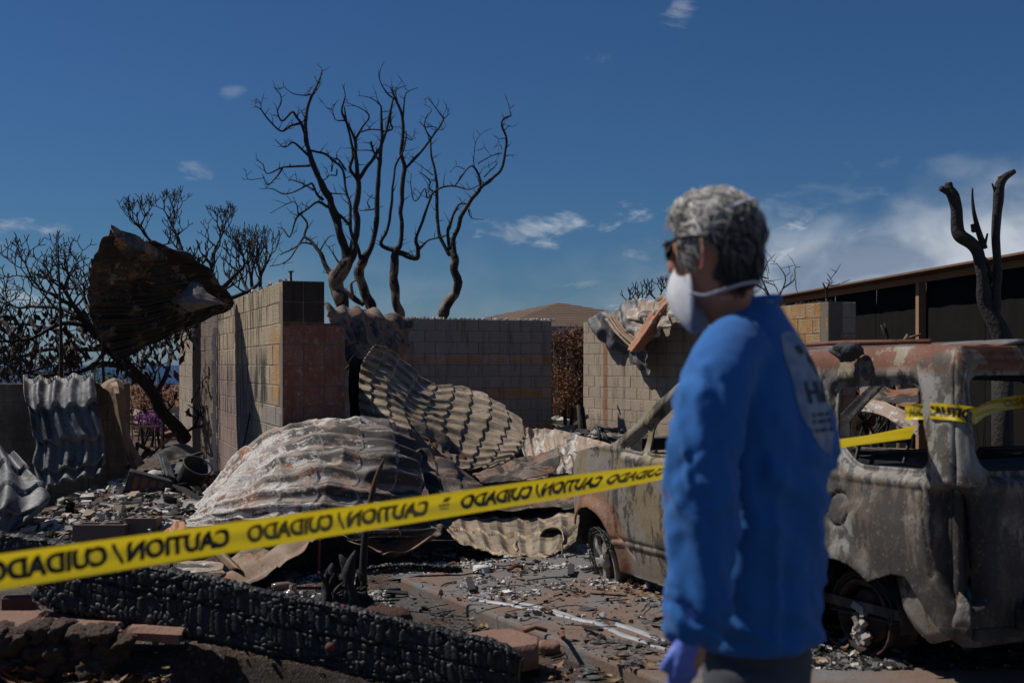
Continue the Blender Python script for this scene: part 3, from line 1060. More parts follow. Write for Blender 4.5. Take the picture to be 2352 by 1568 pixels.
sheet('roof_sheet', 'dark soot brown sheet wedged below the tan one', [
    [(935, 985, 12.3), (1000, 1002, 12.5), (1080, 1085, 12.5), (1200, 1100, 12.4), (1320, 1105, 12.0)],
    [(955, 1060, 11.8), (1020, 1080, 11.8), (1100, 1120, 11.8), (1230, 1128, 11.8), (1325, 1130, 11.6)],
    [(980, 1130, 11.3), (1040, 1140, 11.2), (1120, 1155, 11.3), (1260, 1155, 11.4), (1330, 1155, 11.3)],
    [(1000, 1185, 10.95), (1050, 1190, 10.9), (1130, 1192, 10.9), (1270, 1185, 11.1), (1330, 1180, 11.1)]],
    M['sheet_rust'], 90, 70, ('v', 4, 0.04, 1.2), ('u', 6, 0.02), (0.04, 2.0), group=G_SH, seed=44, kink=0.10)
sheet('roof_sheet', 'tan tile sheet lying flat beside the burnt front wheel', [
    [(1000, 1162, 11.5), (1070, 1168, 11.6), (1150, 1168, 11.7), (1240, 1162, 11.8), (1325, 1160, 11.8)],
    [(1004, 1188, 11.1), (1075, 1196, 11.1), (1155, 1196, 11.1), (1240, 1190, 11.2), (1328, 1186, 11.2)],
    [(1016, 1218, 10.75), (1085, 1226, 10.7), (1160, 1228, 10.65), (1245, 1222, 10.7), (1330, 1216, 10.8)],
    [(1042, 1250, 10.45), (1110, 1266, 10.3), (1182, 1282, 10.1), (1250, 1282, 10.1), (1325, 1262, 10.3)]],
    M['sheet_tan'], 150, 110, ('u', 7, 0.016, 2.0), ('v', 4, 0.018), (0.045, 1.8), group=G_SH, seed=48, kink=0.08)
sheet('roof_sheet', 'curled over end of tile sheet with a dark hollow, by the front wheel', [
    [(1188, 1262, 10.25), (1183, 1250, 10.35), (1196, 1242, 10.5), (1220, 1238, 10.6), (1238, 1240, 10.5), (1252, 1218, 10.5), (1282, 1216, 10.5), (1290, 1235, 10.3), (1288, 1275, 10.15), (1262, 1286, 10.05)],
    [(1215, 1250, 10.7), (1212, 1240, 10.8), (1222, 1232, 10.95), (1240, 1228, 11.0), (1255, 1228, 10.9), (1268, 1210, 10.9), (1300, 1208, 10.85), (1320, 1225, 10.7), (1330, 1262, 10.4), (1320, 1280, 10.2)],
    [(1245, 1240, 11.1), (1242, 1232, 11.2), (1250, 1224, 11.3), (1262, 1220, 11.3), (1275, 1220, 11.2), (1285, 1204, 11.1), (1315, 1203, 11.0), (1340, 1220, 10.9), (1352, 1255, 10.6), (1345, 1270, 10.4)]],
    M['sheet_tan'], 90, 30, None, ('v', 2, 0.02), (0.015, 3.0), group=G_SH, seed=52)
sheet('roof_sheet', 'long bent ridge sheet rising from the black beam to a peak', [
    [(470, 1335, 9.8), (560, 1285, 10.1), (650, 1240, 10.4), (757, 1206, 10.6), (830, 1222, 10.7), (900, 1228, 10.8), (1015, 1205, 11.0)],
    [(495, 1345, 9.5), (585, 1296, 9.8), (668, 1250, 10.1), (757, 1212, 10.35), (830, 1236, 10.4), (898, 1250, 10.4), (1016, 1215, 10.7)],
    [(530, 1352, 9.25), (606, 1312, 9.5), (685, 1262, 9.8), (757, 1222, 10.1), (830, 1250, 10.1), (895, 1272, 10.1), (1018, 1226, 10.5)],
    [(578, 1364, 9.05), (640, 1326, 9.3), (706, 1276, 9.55), (757, 1238, 9.85), (830, 1266, 9.8), (893, 1290, 9.8), (1020, 1238, 10.3)]],
    M['sheet_brown'], 130, 50, ('v', 2, 0.06, 0.8), ('u', 5, 0.02), (0.035, 2.2), group=G_SH, seed=56, kink=0.05)
# scraps in front of the black beam's left
sheet('metal_scrap', 'pale grey curled scrap lying above the beam, left', [
    [(408, 1292, 9.6), (460, 1286, 9.65), (515, 1290, 9.7)], [(405, 1304, 9.4), (460, 1303, 9.4), (512, 1304, 9.45)], [(412, 1318, 9.3), (462, 1312, 9.25), (508, 1308, 9.4)]],
    M['sheet_pale'], 30, 16, None, None, (0.03, 4), cat='scrap', seed=60)
sheet('metal_scrap', 'brown channel strip slanting above the beam, left', [
    [(435, 1228, 10.1), (480, 1262, 9.9), (530, 1310, 9.5)], [(452, 1224, 10.0), (497, 1258, 9.8), (548, 1305, 9.4)], [(470, 1226, 10.1), (512, 1260, 9.85), (562, 1318, 9.45)]],
    M['sheet_brown'], 30, 16, None, None, (0.02, 4), cat='scrap', seed=61)
sheet('metal_scrap', 'little rusty scrap with nails beside the grey blocks', [
    [(378, 1222, 10.6), (410, 1196, 10.9), (440, 1212, 10.7)], [(372, 1232, 10.4), (408, 1216, 10.5), (445, 1222, 10.5)], [(388, 1242, 10.3), (410, 1238, 10.2), (440, 1234, 10.4)]],
    M['sheet_orange'], 24, 20, ('u', 3, 0.02, 1), None, (0.03, 5), cat='scrap', seed=62)

# sheets hung over the right wall
sheet('roof_sheet', 'slate grey torn sheet hanging down the sunlit wall', [
    [(1362, 735, 23.4), (1395, 724, 23.0), (1425, 705, 22.6), (1455, 690, 22.2), (1490, 694, 21.8)],
    [(1378, 765, 23.1), (1408, 752, 22.6), (1436, 745, 22.2), (1462, 748, 21.8), (1488, 752, 21.5)],
    [(1400, 785, 22.9), (1430, 785, 22.4), (1455, 790, 22.0), (1476, 800, 21.6), (1492, 805, 21.3)],
    [(1438, 812, 22.6), (1455, 825, 22.2), (1470, 838, 21.9), (1484, 852, 21.6), (1496, 862, 21.3)]],
    m_burnt_metal('slate_sheet', (0.11, 0.11, 0.112), (0.045, 0.043, 0.042), (0.30, 0.14, 0.06), (0.25, 0.24, 0.23), .45, .22, .25), 60, 50, ('u', 3, 0.06, 1.0), None, (0.10, 1.6), group=G_SH, seed=65, kink=0.15)
sheet('roof_sheet', 'orange and white scorched sheet on the right wall top beside the mask', [
    [(1446, 716, 22.0), (1480, 700, 21.7), (1520, 684, 21.3), (1550, 684, 21.0), (1580, 692, 20.7)],
    [(1452, 732, 21.7), (1488, 722, 21.3), (1524, 712, 20.9), (1552, 712, 20.6), (1582, 712, 20.4)],
    [(1468, 752, 21.5), (1498, 752, 21.1), (1528, 742, 20.7), (1554, 728, 20.4), (1582, 718, 20.2)],
    [(1486, 782, 21.4), (1506, 780, 21.0), (1530, 762, 20.6), (1556, 738, 20.3), (1580, 722, 20.1)]],
    M['sheet_pale'], 80, 50, ('u', 4, 0.10, 0.9), ('v', 2, 0.05), (0.06, 1.8), group=G_SH, seed=68, kink=0.12)
sheet('metal_flashing', 'long orange flashing slanting down across the torn sheets', [
    [(1528, 684, 20.9), (1500, 715, 21.0), (1470, 765, 21.1), (1444, 806, 21.1)],
    [(1545, 684, 20.7), (1516, 718, 20.7), (1480, 770, 20.8), (1452, 808, 20.9)],
    [(1560, 688, 20.7), (1528, 724, 20.8), (1492, 776, 20.9), (1466, 808, 21.0)]],
    M['sheet_orange'], 60, 18, ('v', 2, 0.05, 1), ('u', 4, 0.01), (0.02, 3), cat='flashing', seed=71, thick=0.006)
sheet('metal_flashing', 'tan ribbed flashing curving from the wall top behind the orange one', [
    [(1390, 732, 22.7), (1412, 762, 22.3), (1436, 785, 21.9), (1462, 806, 21.5)],
    [(1402, 728, 22.5), (1422, 758, 22.1), (1446, 780, 21.7), (1470, 800, 21.4)],
    [(1414, 724, 22.5), (1432, 752, 22.1), (1456, 774, 21.7), (1480, 796, 21.4)]],
    M['sheet_brown'], 50, 18, ('v', 2, 0.05, 1), None, (0.02, 3), cat='flashing', seed=74, thick=0.006)
# ---------------------------------------------------------------- burnt trees
def m_bark(name, char, bare, thr, ztop):
    """charred bark; below about ztop the bark has burnt away and the pale wood shows"""
    m, n = material(name)
    p = n.pos()
    f = n.noise(n.mapping(p, (1, 1, 0.45)), 3.2, 6, 0.66, 0.6)
    z = n.sep(p)[2]
    k = n.math('ADD', f, n.range(z, ztop + 1.6, ztop - 0.2, -0.22, 0.10, False))
    c = n.mix(n.range(k, thr, thr + 0.06), char, n.mix(n.noise(p, 9, 4), tuple(q * .6 for q in bare), bare))
    n.out(c, 0.8, n.bump(n.noise(n.mapping(p, (1, 1, 0.3)), 22, 5, 0.7), 0.8, 0.04))
    return m


M['bark'] = m_bark('charred_bark', (0.018, 0.014, 0.013), (0.27, 0.17, 0.10), 0.555, 3.4)
M['bark_black'] = simple('black_bark', (0.017, 0.013, 0.012), 0.8, 0.5, 8, 0.8, 26, 0.03, second=(0.045, 0.028, 0.02), thr=(0.56, 0.72))


def traced_tree(label, conv, D, limbs, mat, group, seed, twigs=0.5, spread=0.9, trunk_n=1, zoff=0):
    """limbs: lists of (x, y, width) in the units conv understands; each limb gets its own depth so the crown has volume"""
    r = random.Random(seed)
    placed = []
    first = None
    parts = [MB(), MB()]
    for li, limb in enumerate(limbs):
        pts = np.array([(*conv(a, b), wd) for a, b, wd in limb], float)
        # start depth from the nearest point already placed
        d0, base = 1e9, D
        for (x, y, dd) in placed:
            q = (x - pts[0, 0]) ** 2 + (y - pts[0, 1]) ** 2
            if q < d0:
                d0, base = q, dd
        drift = r.uniform(-1, 1) * spread if li else 0.0
        L = len(pts)
        wdt = pts[:, 2] * conv.k / 2
        arc = np.concatenate([[0], np.cumsum(np.hypot(*np.diff(pts[:, :2], axis=0).T))])
        dep = base + drift * arc / 300.0
        P3 = PA(np.stack([pts[:, 0], pts[:, 1], dep], 1))
        rad = wdt / F * dep
        full = smooth_path(np.concatenate([P3, rad[:, None]], 1), 5)
        rad2 = np.maximum(full[:, 3], 0.006)
        jit = np.stack([vn(full[:, :3] * 1.0, 4.0, seed + li + k) for k in range(3)], 1) * (rad2[:, None] * 0.55)
        jit[0] = 0
        cp = full[:, :3] + jit
        rad2 = rad2 * (1 + 0.16 * vn(full[:, :3], 6, seed + 9))
        thick = rad2.max() > 0.06 and li < trunk_n + 3
        parts[0 if li < trunk_n else 1].tube(cp, rad2, 9 if rad2.max() > 0.08 else 6)
        for q, dd in zip(pts, dep):
            placed.append((q[0], q[1], dd))
        if first is None:
            first = cp[0]
        # twigs
        for i in range(3, len(cp), 2):
            if rad2[i] < 0.07 and r.random() < twigs:
                dvec = Vector((r.uniform(-1, 1), r.uniform(-.8, .8), r.uniform(-.2, 1))).normalized()
                ln = r.uniform(0.12, 0.42)
                a = Vector(cp[i])
                b = a + dvec * ln * 0.5 + Vector((0, 0, 0.03))
                c = b + (dvec + Vector((r.uniform(-.7, .7), r.uniform(-.7, .7), r.uniform(0, .9)))).normalized() * ln * 0.5
                parts[1].tube([a, b, c], [min(rad2[i] * .5, 0.014), 0.007, 0.0025], 5)
                if r.random() < .5:
                    e = b + Vector((r.uniform(-1, 1), r.uniform(-1, 1), r.uniform(-.3, .8))).normalized() * ln * .4
                    parts[1].tube([b, e], [0.006, 0.002], 4)
    t = empty('burnt_tree', (first[0], first[1], 0.0), label=label, cat='tree', group=group)
    strip(t)
    # carry the trunk down to the ground
    g = float(gz(first[0], first[1]))
    parts[0].tube([(first[0] + 0.02, first[1], g - 0.1), (first[0], first[1], (g + first[2]) / 2), tuple(first)], [rad_base(parts[0]) * 1.15, rad_base(parts[0]), rad_base(parts[0])], 9)
    parts[0].go('trunk', mat, t)
    if parts[1].n:
        parts[1].go('branches', mat, t, kind='stuff')
    return t


def rad_base(mb):
    v = mb.V[0][:9]
    return float(np.linalg.norm(v - v.mean(0), axis=1).mean())


def conv6(a, b):
    return 551.25 + a * 0.4063, 122.5 + b * 0.4063


conv6.k = 0.4063
G_BT = 'bare burnt trees behind the wall'
TA = [
    [(600, 1475, 80), (575, 1400, 82), (545, 1330, 84), (548, 1270, 90), (585, 1200, 76), (598, 1130, 54), (568, 1020, 48), (540, 910, 44), (490, 800, 40), (440, 690, 34), (400, 590, 29), (378, 490, 25), (368, 390, 21), (382, 310, 18), (405, 240, 16), (440, 170, 10), (462, 110, 7), (463, 85, 4)],
    [(405, 232, 10), (365, 238, 8), (300, 228, 6), (258, 200, 4)],
    [(374, 470, 17), (347, 400, 16), (320, 360, 15), (295, 330, 14), (240, 382, 10), (212, 330, 8), (232, 280, 7), (225, 230, 6), (185, 188, 3)],
    [(345, 395, 15), (285, 410, 14), (230, 440, 12), (160, 375, 10), (120, 320, 8), (85, 296, 4)],
    [(120, 320, 7), (115, 280, 5), (90, 256, 3)],
    [(400, 590, 16), (350, 545, 14), (300, 505, 10), (250, 530, 8), (192, 482, 3)],
    [(395, 635, 17), (300, 640, 13), (240, 645, 11), (155, 680, 8), (130, 630, 6), (90, 597, 3)],
    [(240, 650, 10), (195, 710, 8), (155, 745, 7), (125, 680, 5)],
    [(140, 703, 5), (48, 713, 4), (32, 657, 3)],
    [(470, 830, 18), (435, 800, 15), (410, 740, 12), (385, 745, 10), (300, 785, 8), (240, 793, 7), (180, 765, 6), (110, 765, 3)],
    [(415, 770, 10), (350, 735, 8), (285, 715, 6), (275, 725, 4)],
    [(500, 870, 18), (440, 840, 14), (380, 880, 13), (330, 920, 12), (300, 985, 9), (278, 1038, 8), (245, 995, 6), (210, 985, 4)],
    [(330, 920, 9), (318, 850, 7), (280, 845, 6), (170, 905, 4)],
    [(400, 550, 14), (480, 570, 14), (530, 610, 14), (580, 660, 14), (600, 780, 14), (625, 860, 17), (622, 940, 19), (635, 1040, 22), (650, 1120, 26)],
    [(480, 790, 9), (580, 795, 7), (605, 805, 6)],
    [(540, 900, 18), (580, 930, 16), (622, 975, 15)],
    [(540, 1270, 40), (500, 1225, 32), (480, 1190, 28), (450, 1120, 22), (400, 1060, 18), (365, 1030, 15), (380, 960, 12), (330, 900, 10)],
    [(365, 1030, 12), (320, 1090, 10), (225, 1140, 6)],
    [(420, 1080, 13), (340, 1075, 9), (290, 1150, 8), (235, 1190, 7), (165, 1203, 5)],
    [(450, 1120, 9), (495, 1045, 6), (538, 1027, 3)],
    [(600, 1190, 54), (635, 1120, 48), (652, 1060, 43), (660, 980, 38), (660, 860, 33), (668, 730, 29), (655, 600, 23), (652, 500, 19), (622, 430, 16), (592, 370, 14), (575, 320, 10), (595, 240, 7), (578, 175, 3)],
    [(652, 490, 15), (690, 420, 11), (730, 360, 9), (690, 315, 6), (590, 275, 3)],
    [(680, 445, 10), (740, 430, 9), (800, 435, 8)],
    [(590, 380, 10), (540, 375, 6), (520, 320, 5), (490, 310, 3)],
    [(665, 715, 22), (620, 655, 18), (635, 580, 16), (625, 480, 14), (600, 380, 12), (590, 300, 6)],
    [(668, 715, 24), (720, 640, 21), (780, 560, 18), (810, 490, 16), (840, 380, 13), (862, 270, 10), (882, 215, 6)],
    [(570, 1200, 12), (530, 1140, 7), (500, 1085, 3)],
    [(600, 660, 12), (555, 600, 9), (525, 605, 7), (520, 660, 8), (512, 668, 6)],
    [(548, 655, 9), (545, 690, 8), (510, 690, 6), (480, 715, 4), (455, 712, 3)],
]
TBm = [
    [(755, 1475, 64), (725, 1380, 58), (695, 1300, 54), (676, 1235, 54), (692, 1185, 58), (735, 1110, 33), (765, 1000, 31), (776, 880, 29), (781, 740, 27), (790, 610, 24), (800, 480, 20), (800, 330, 13), (790, 290, 8), (730, 250, 5), (665, 240, 3)],
    [(800, 445, 14), (860, 430, 10), (850, 380, 9), (862, 270, 7)],
    [(690, 1185, 30), (668, 1110, 18), (652, 1050, 12)],
    [(700, 1420, 30), (650, 1390, 34), (605, 1350, 30), (585, 1330, 22)],
    [(635, 1370, 22), (630, 1310, 18), (640, 1290, 12), (662, 1282, 6)],
    [(765, 880, 9), (725, 885, 8), (675, 890, 4)],
    [(735, 875, 8), (720, 840, 6), (752, 795, 4)],
    [(780, 600, 12), (755, 555, 13), (738, 498, 14)],
    [(752, 552, 9), (715, 548, 7), (655, 550, 5)],
]
TCm = [
    [(905, 1490, 58), (885, 1400, 52), (872, 1300, 50), (872, 1200, 46), (870, 1140, 46), (890, 1105, 34), (908, 1080, 26), (910, 960, 24), (915, 800, 25), (930, 650, 25), (912, 540, 21), (920, 390, 17), (885, 270, 13), (850, 190, 7)],
    [(885, 265, 12), (830, 225, 9), (790, 150, 6), (795, 90, 5), (817, 45, 3)],
    [(922, 370, 10), (930, 260, 8), (945, 220, 6), (1003, 195, 4)],
    [(872, 240, 8), (890, 200, 6), (945, 182, 3)],
    [(880, 1115, 28), (822, 1100, 25), (795, 1070, 22), (830, 1000, 18), (855, 880, 16), (865, 740, 14), (880, 640, 12), (925, 550, 10), (940, 470, 7), (938, 440, 3)],
    [(885, 1130, 36), (930, 1140, 31), (1000, 1155, 30), (1008, 1100, 24), (995, 1050, 18), (1030, 950, 16), (1070, 830, 14), (1090, 790, 12), (1140, 760, 11), (1210, 750, 10), (1290, 770, 8), (1350, 745, 6)],
    [(1008, 1110, 17), (1060, 1060, 12), (1110, 1045, 10), (1165, 1030, 9)],
    [(935, 650, 17), (1010, 570, 16), (1080, 480, 14), (1130, 410, 12), (1150, 370, 9), (1135, 350, 7), (1100, 300, 5), (1060, 250, 3)],
    [(1080, 480, 10), (1045, 420, 8), (1050, 370, 6), (1085, 320, 4), (1035, 285, 3)],
    [(1150, 372, 7), (1185, 340, 4)],
    [(935, 470, 6), (965, 490, 5), (995, 478, 3)],
    [(1045, 420, 7), (1090, 415, 7), (1140, 435, 5), (1165, 408, 3)],
]
TDm = [
    [(1125, 1490, 62), (1180, 1405, 58), (1228, 1360, 50), (1222, 1250, 46), (1207, 1160, 46), (1200, 1120, 36), (1215, 1030, 25), (1250, 930, 23), (1300, 840, 23), (1360, 760, 22), (1420, 710, 19), (1475, 660, 17), (1500, 560, 15), (1505, 480, 14), (1480, 410, 12), (1490, 370, 10), (1530, 350, 8), (1525, 320, 4), (1550, 290, 3)],
    [(1190, 1140, 26), (1165, 1105, 22), (1125, 1010, 20), (1115, 900, 20), (1114, 790, 18), (1105, 680, 14), (1080, 580, 12), (1080, 480, 10)],
    [(1188, 1110, 22), (1175, 1010, 18), (1195, 950, 18), (1225, 870, 14), (1250, 850, 10), (1300, 855, 10)],
    [(1360, 760, 15), (1350, 690, 14), (1320, 640, 12), (1290, 650, 9), (1250, 700, 9), (1210, 755, 8)],
    [(1345, 625, 8), (1420, 580, 7), (1482, 565, 6)],
    [(1320, 620, 6), (1330, 510, 4), (1365, 455, 3), (1400, 435, 2)],
    [(1482, 545, 5), (1470, 520, 4), (1430, 535, 3)],
    [(1270, 655, 6), (1220, 640, 4), (1185, 675, 2)],
    [(1290, 880, 9), (1310, 930, 6), (1380, 940, 3)],
    [(1112, 790, 12), (1070, 765, 10), (1075, 725, 9), (1035, 685, 5), (1015, 680, 3)],
    [(1090, 790, 10), (1060, 818, 9), (1045, 765, 8), (1010, 822, 8), (980, 825, 7), (965, 730, 5), (970, 680, 3)],
    [(1092, 690, 6), (1040, 650, 5), (1000, 620, 4), (940, 590, 3)],
    [(1380, 700, 8), (1440, 640, 6), (1450, 610, 4), (1380, 650, 3)],
    [(1490, 440, 6), (1515, 415, 5), (1530, 408, 3)],
]
traced_tree('bare burnt tree with a leaning forked trunk, leftmost of the four behind the wall', conv6, 28.0, TA, M['bark'], G_BT, 5, 0.5)
traced_tree('bare burnt tree with one straight tall stem beside the leaning forked one', conv6, 28.9, TBm, M['bark'], G_BT, 6, 0.5)
traced_tree('bare burnt tree shaped like a candlestick, third behind the wall', conv6, 28.4, TCm, M['bark'], G_BT, 7, 0.5)
traced_tree('bare burnt tree with a bent pale trunk, rightmost of the four behind the wall', conv6, 29.2, TDm, M['bark'], G_BT, 8, 0.55)


def conv5(a, b):
    return 1715 + a * 0.3126, 367.5 + b * 0.3126


conv5.k = 0.36
traced_tree('thick black burnt trunk with lopped limbs behind the car roof', conv5, 13.0, [
    [(1880, 1340, 150), (1850, 1250, 120), (1800, 1150, 105), (1780, 1050, 95), (1758, 950, 84), (1722, 800, 80), (1690, 700, 78), (1640, 620, 88), (1592, 550, 84), (1572, 450, 72), (1562, 350, 66), (1540, 262, 72), (1500, 215, 60), (1488, 172, 46)],
    [(1505, 240, 56), (1465, 225, 46), (1428, 213, 34)],
    [(1815, 1200, 80), (1832, 1080, 66), (1830, 980, 60), (1842, 850, 60), (1846, 700, 58), (1828, 560, 56), (1834, 420, 60), (1852, 300, 62), (1860, 190, 58), (1895, 135, 46), (1968, 86, 30)],
    [(1745, 650, 44), (1704, 530, 38), (1675, 400, 24), (1662, 290, 17), (1658, 203, 11)],
    [(1668, 520, 36), (1655, 470, 24)],
    [(1748, 650, 24), (1758, 590, 18), (1768, 538, 12)],
    [(1690, 690, 30), (1760, 740, 30), (1800, 830, 28), (1830, 880, 24)],
    [(1835, 260, 22), (1820, 215, 16), (1804, 172, 11)],
    [(1862, 175, 40), (1856, 125, 26)]], M['bark_black'], None, 11, 0.0, 0.35)


def conv1(a, b):
    return 1408.75 + a * 0.3125, 416.5 + b * 0.3125


conv1.k = 0.3125
traced_tree('small leafless burnt tree showing beside the neck above the timber fence', conv1, 27.0, [
    [(1165, 960, 16), (1150, 860, 14), (1120, 780, 12), (1090, 700, 10), (1130, 600, 8), (1100, 545, 5)],
    [(1130, 600, 7), (1185, 540, 4)], [(1180, 900, 14), (1240, 800, 11), (1262, 700, 9), (1200, 600, 5)],
    [(1245, 790, 10), (1330, 720, 8), (1335, 640, 6), (1375, 625, 4)], [(1340, 720, 7), (1345, 790, 6), (1365, 830, 4)],
    [(1120, 740, 9), (1190, 770, 8), (1215, 830, 6)], [(1060, 690, 9), (1140, 715, 8)], [(1262, 700, 6), (1300, 670, 4)],
    [(1040, 750, 10), (1100, 790, 9), (1150, 860, 8)], [(1200, 610, 5), (1155, 605, 3)], [(1135, 620, 6), (1145, 680, 5)]], M['bark_black'], None, 12, 0.35, 0.5)
traced_tree('tiny burnt sprig sticking up over the ochre wall', conv1, 19.0, [
    [(1568, 860, 20), (1562, 800, 17), (1540, 745, 9)], [(1562, 795, 14), (1592, 745, 8), (1570, 715, 4)], [(1585, 765, 10), (1640, 760, 7), (1662, 748, 4)], [(1600, 755, 7), (1608, 730, 4)]],
    M['bark_black'], None, 13, 0.3, 0.2)


# ------------------------------------------------ branching trees grown by rule
def grow(mb, tips, r, a, d, ln, rad, lvl, up=0.35, minr=0.006, side=5):
    n = 4
    pts = [Vector(a)]
    d = Vector(d).normalized()
    for i in range(n):
        d = (d + Vector((r.uniform(-.25, .25), r.uniform(-.25, .25), r.uniform(-.12, .22) + up * 0.25))).normalized()
        pts.append(pts[-1] + d * ln / n)
    mb.tube([tuple(p) for p in pts], np.linspace(rad, max(rad * 0.72, minr), n + 1), side)
    if lvl == 0:
        tips.append((pts[-1], d))
        return
    k = r.choice((2, 2, 3))
    ph = r.uniform(0, 6.28)
    for j in range(k):
        ang = ph + j * 6.283 / k + r.uniform(-.4, .4)
        perp = d.orthogonal().normalized()
        perp = perp * math.cos(ang) + d.cross(perp) * math.sin(ang)
        nd = (d * r.uniform(0.55, 0.95) + perp * r.uniform(0.55, 0.95) + Vector((0, 0, up * 0.4))).normalized()
        grow(mb, tips, r, pts[-1], nd, ln * r.uniform(0.66, 0.92), max(rad * 0.7, minr), lvl - 1, up, minr, side)


def leaf_mesh(points, size, r, droop=0.5, flat=False):
    """small pointed leaves as two-triangle blades, bent along the middle"""
    V, Fs = [], []
    for p in points:
        s = size * r.uniform(0.6, 1.4)
        d = Vector((r.uniform(-1, 1), r.uniform(-1, 1), r.uniform(-1, 1) - droop)).normalized()
        sd = d.orthogonal().normalized()
        ang = r.uniform(0, 6.28)
        sd = sd * math.cos(ang) + d.cross(sd) * math.sin(ang)
        nrm = d.cross(sd)
        p = Vector(p)
        b = len(V)
        V += [tuple(p), tuple(p + d * s * .5 + sd * s * .2), tuple(p + d * s + nrm * s * .12), tuple(p + d * s * .5 - sd * s * .2 + nrm * s * 0.05)]
        Fs += [(b, b + 1, b + 2), (b, b + 2, b + 3)]
    return V, Fs


def shrub_tree(label, base, limbs, lvl, ln, rad, mat, seed, leaves=0, leafmat=None, group=None, name='burnt_tree', up=0.35, lsize=0.13, leafbox=None, cat='tree'):
    """limbs: polylines (x, y, D, width px); the ends grow on by themselves"""
    r = random.Random(seed)
    trunk, br, tips = MB(), MB(), []
    for li, limb in enumerate(limbs):
        a = np.array([(x, y, D) for x, y, D, wd in limb], float)
        P3 = PA(a)
        rd = np.array([l[3] for l in limb], float) / 2 / F * a[:, 2]
        full = smooth_path(np.concatenate([P3, rd[:, None]], 1), 5)
        full[:, :3] += np.stack([vn(full[:, :3], 3, seed + li + k) for k in range(3)], 1) * 0.05
        (trunk if li == 0 else br).tube(full[:, :3], full[:, 3], 8)
        d = Vector(full[-1, :3] - full[-3, :3])
        e = Vector(full[-1, :3])
        for k in range(2 if li else 2):
            nd = d.normalized() + Vector((r.uniform(-.7, .7), r.uniform(-.7, .7), r.uniform(-.1, .6)))
            grow(br, tips, r, e, nd, ln, full[-1, 3] * 0.85, lvl, up)
        for i in range(4, len(full) - 1, 3):
            if r.random() < 0.75:
                nd = Vector((r.uniform(-1, 1), r.uniform(-1, 1), r.uniform(-.1, 1)))
                grow(br, tips, r, full[i, :3], nd, ln * 0.85, min(full[i, 3] * 0.6, rad), lvl - 1, up)
    t = empty(name, base, label=label, cat=cat, group=group)
    strip(t)
    trunk.go('trunk', mat, t)
    br.go('branches', mat, t, kind='stuff')
    if leaves and tips:
        pts = []
        for _ in range(leaves):
            p, d = r.choice(tips)
            q = Vector(p) + Vector((r.gauss(0, .12), r.gauss(0, .12), r.gauss(0, .14)))
            if leafbox is None or leafbox(q):
                pts.append(q)
        V, Fs = leaf_mesh(pts, lsize, r, 1.2)
        build('withered_leaves', V, Fs, leafmat, t, smooth=False, kind='stuff')
    return t


G_LT = 'burnt trees on the left'
b = P(420, 1000, 18.6)
shrub_tree('burnt spreading tree with a slanting trunk at the left edge', (b.x, b.y, 0.0), [
    [(425, 1010, 18.6, 34), (412, 985, 18.5, 32), (355, 910, 18.2, 28), (300, 850, 17.9, 26), (245, 792, 17.7, 22), (200, 742, 17.5, 17), (165, 700, 17.4, 12)],
    [(300, 850, 17.9, 14), (240, 840, 17.6, 12), (165, 858, 17.2, 10), (95, 862, 17.0, 8)],
    [(262, 808, 17.8, 14), (190, 800, 18.0, 11), (110, 800, 18.2, 9), (45, 815, 18.3, 7)],
    [(205, 748, 17.5, 13), (140, 748, 17.3, 10), (75, 775, 17.0, 8), (25, 790, 16.9, 6)],
    [(195, 735, 17.5, 12), (145, 710, 17.7, 10), (90, 700, 18.0, 8), (45, 705, 18.2, 6)],
    [(195, 738, 17.5, 12), (160, 700, 17.2, 10), (120, 672, 17.0, 8), (95, 662, 17.0, 6)],
    [(215, 758, 17.6, 12), (212, 715, 18.0, 10), (190, 680, 18.4, 8), (175, 660, 18.6, 6)],
    [(355, 910, 18.2, 14), (385, 870, 18.6, 11), (398, 825, 19.0, 9), (392, 800, 19.2, 7)],
    [(310, 860, 18.0, 14), (330, 830, 18.4, 11), (345, 805, 18.7, 8)],
    [(250, 800, 17.7, 10), (200, 840, 17.4, 8), (130, 890, 17.2, 7), (60, 905, 17.0, 6)],
    [(160, 800, 18.0, 8), (110, 840, 17.8, 7), (40, 860, 17.7, 6), (-20, 850, 17.6, 5)],
    [(190, 792, 18.0, 8), (140, 760, 18.3, 7), (70, 750, 18.5, 6), (-10, 740, 18.6, 5)]],
    4, 0.25, 0.03, M['bark_black'], 21, 1500, M['leaf_dry'], G_LT, up=0.2, lsize=0.16, leafbox=lambda q: q.z < 1.6 + (838 - 700) / F * 17.5)
b = P(450, 1000, 22)
shrub_tree('burnt many branched tree rising behind the hanging black sheet', (b.x, b.y, 0.0), [
    [(452, 1010, 22, 26), (448, 900, 22, 24), (445, 780, 22, 22), (445, 700, 22, 20)],
    [(445, 710, 22, 14), (405, 625, 21.8, 11), (362, 565, 21.5, 8), (345, 545, 21.4, 6)],
    [(445, 700, 22, 14), (430, 620, 22.3, 11), (412, 560, 22.5, 8), (405, 535, 22.5, 6)],
    [(447, 700, 22, 14), (478, 630, 22.2, 11), (492, 580, 22.5, 8), (498, 560, 22.6, 6)],
    [(450, 705, 22, 14), (515, 660, 21.9, 11), (545, 620, 21.7, 8), (555, 605, 21.6, 6)],
    [(450, 710, 22, 13), (540, 680, 22.5, 10), (590, 650, 22.8, 8), (600, 635, 22.9, 6)],
    [(440, 715, 22, 10), (380, 680, 22.4, 8), (330, 640, 22.6, 6)]],
    4, 0.24, 0.028, M['bark_black'], 23, 0, None, G_LT, up=0.45)
b = P(600, 1000, 24)
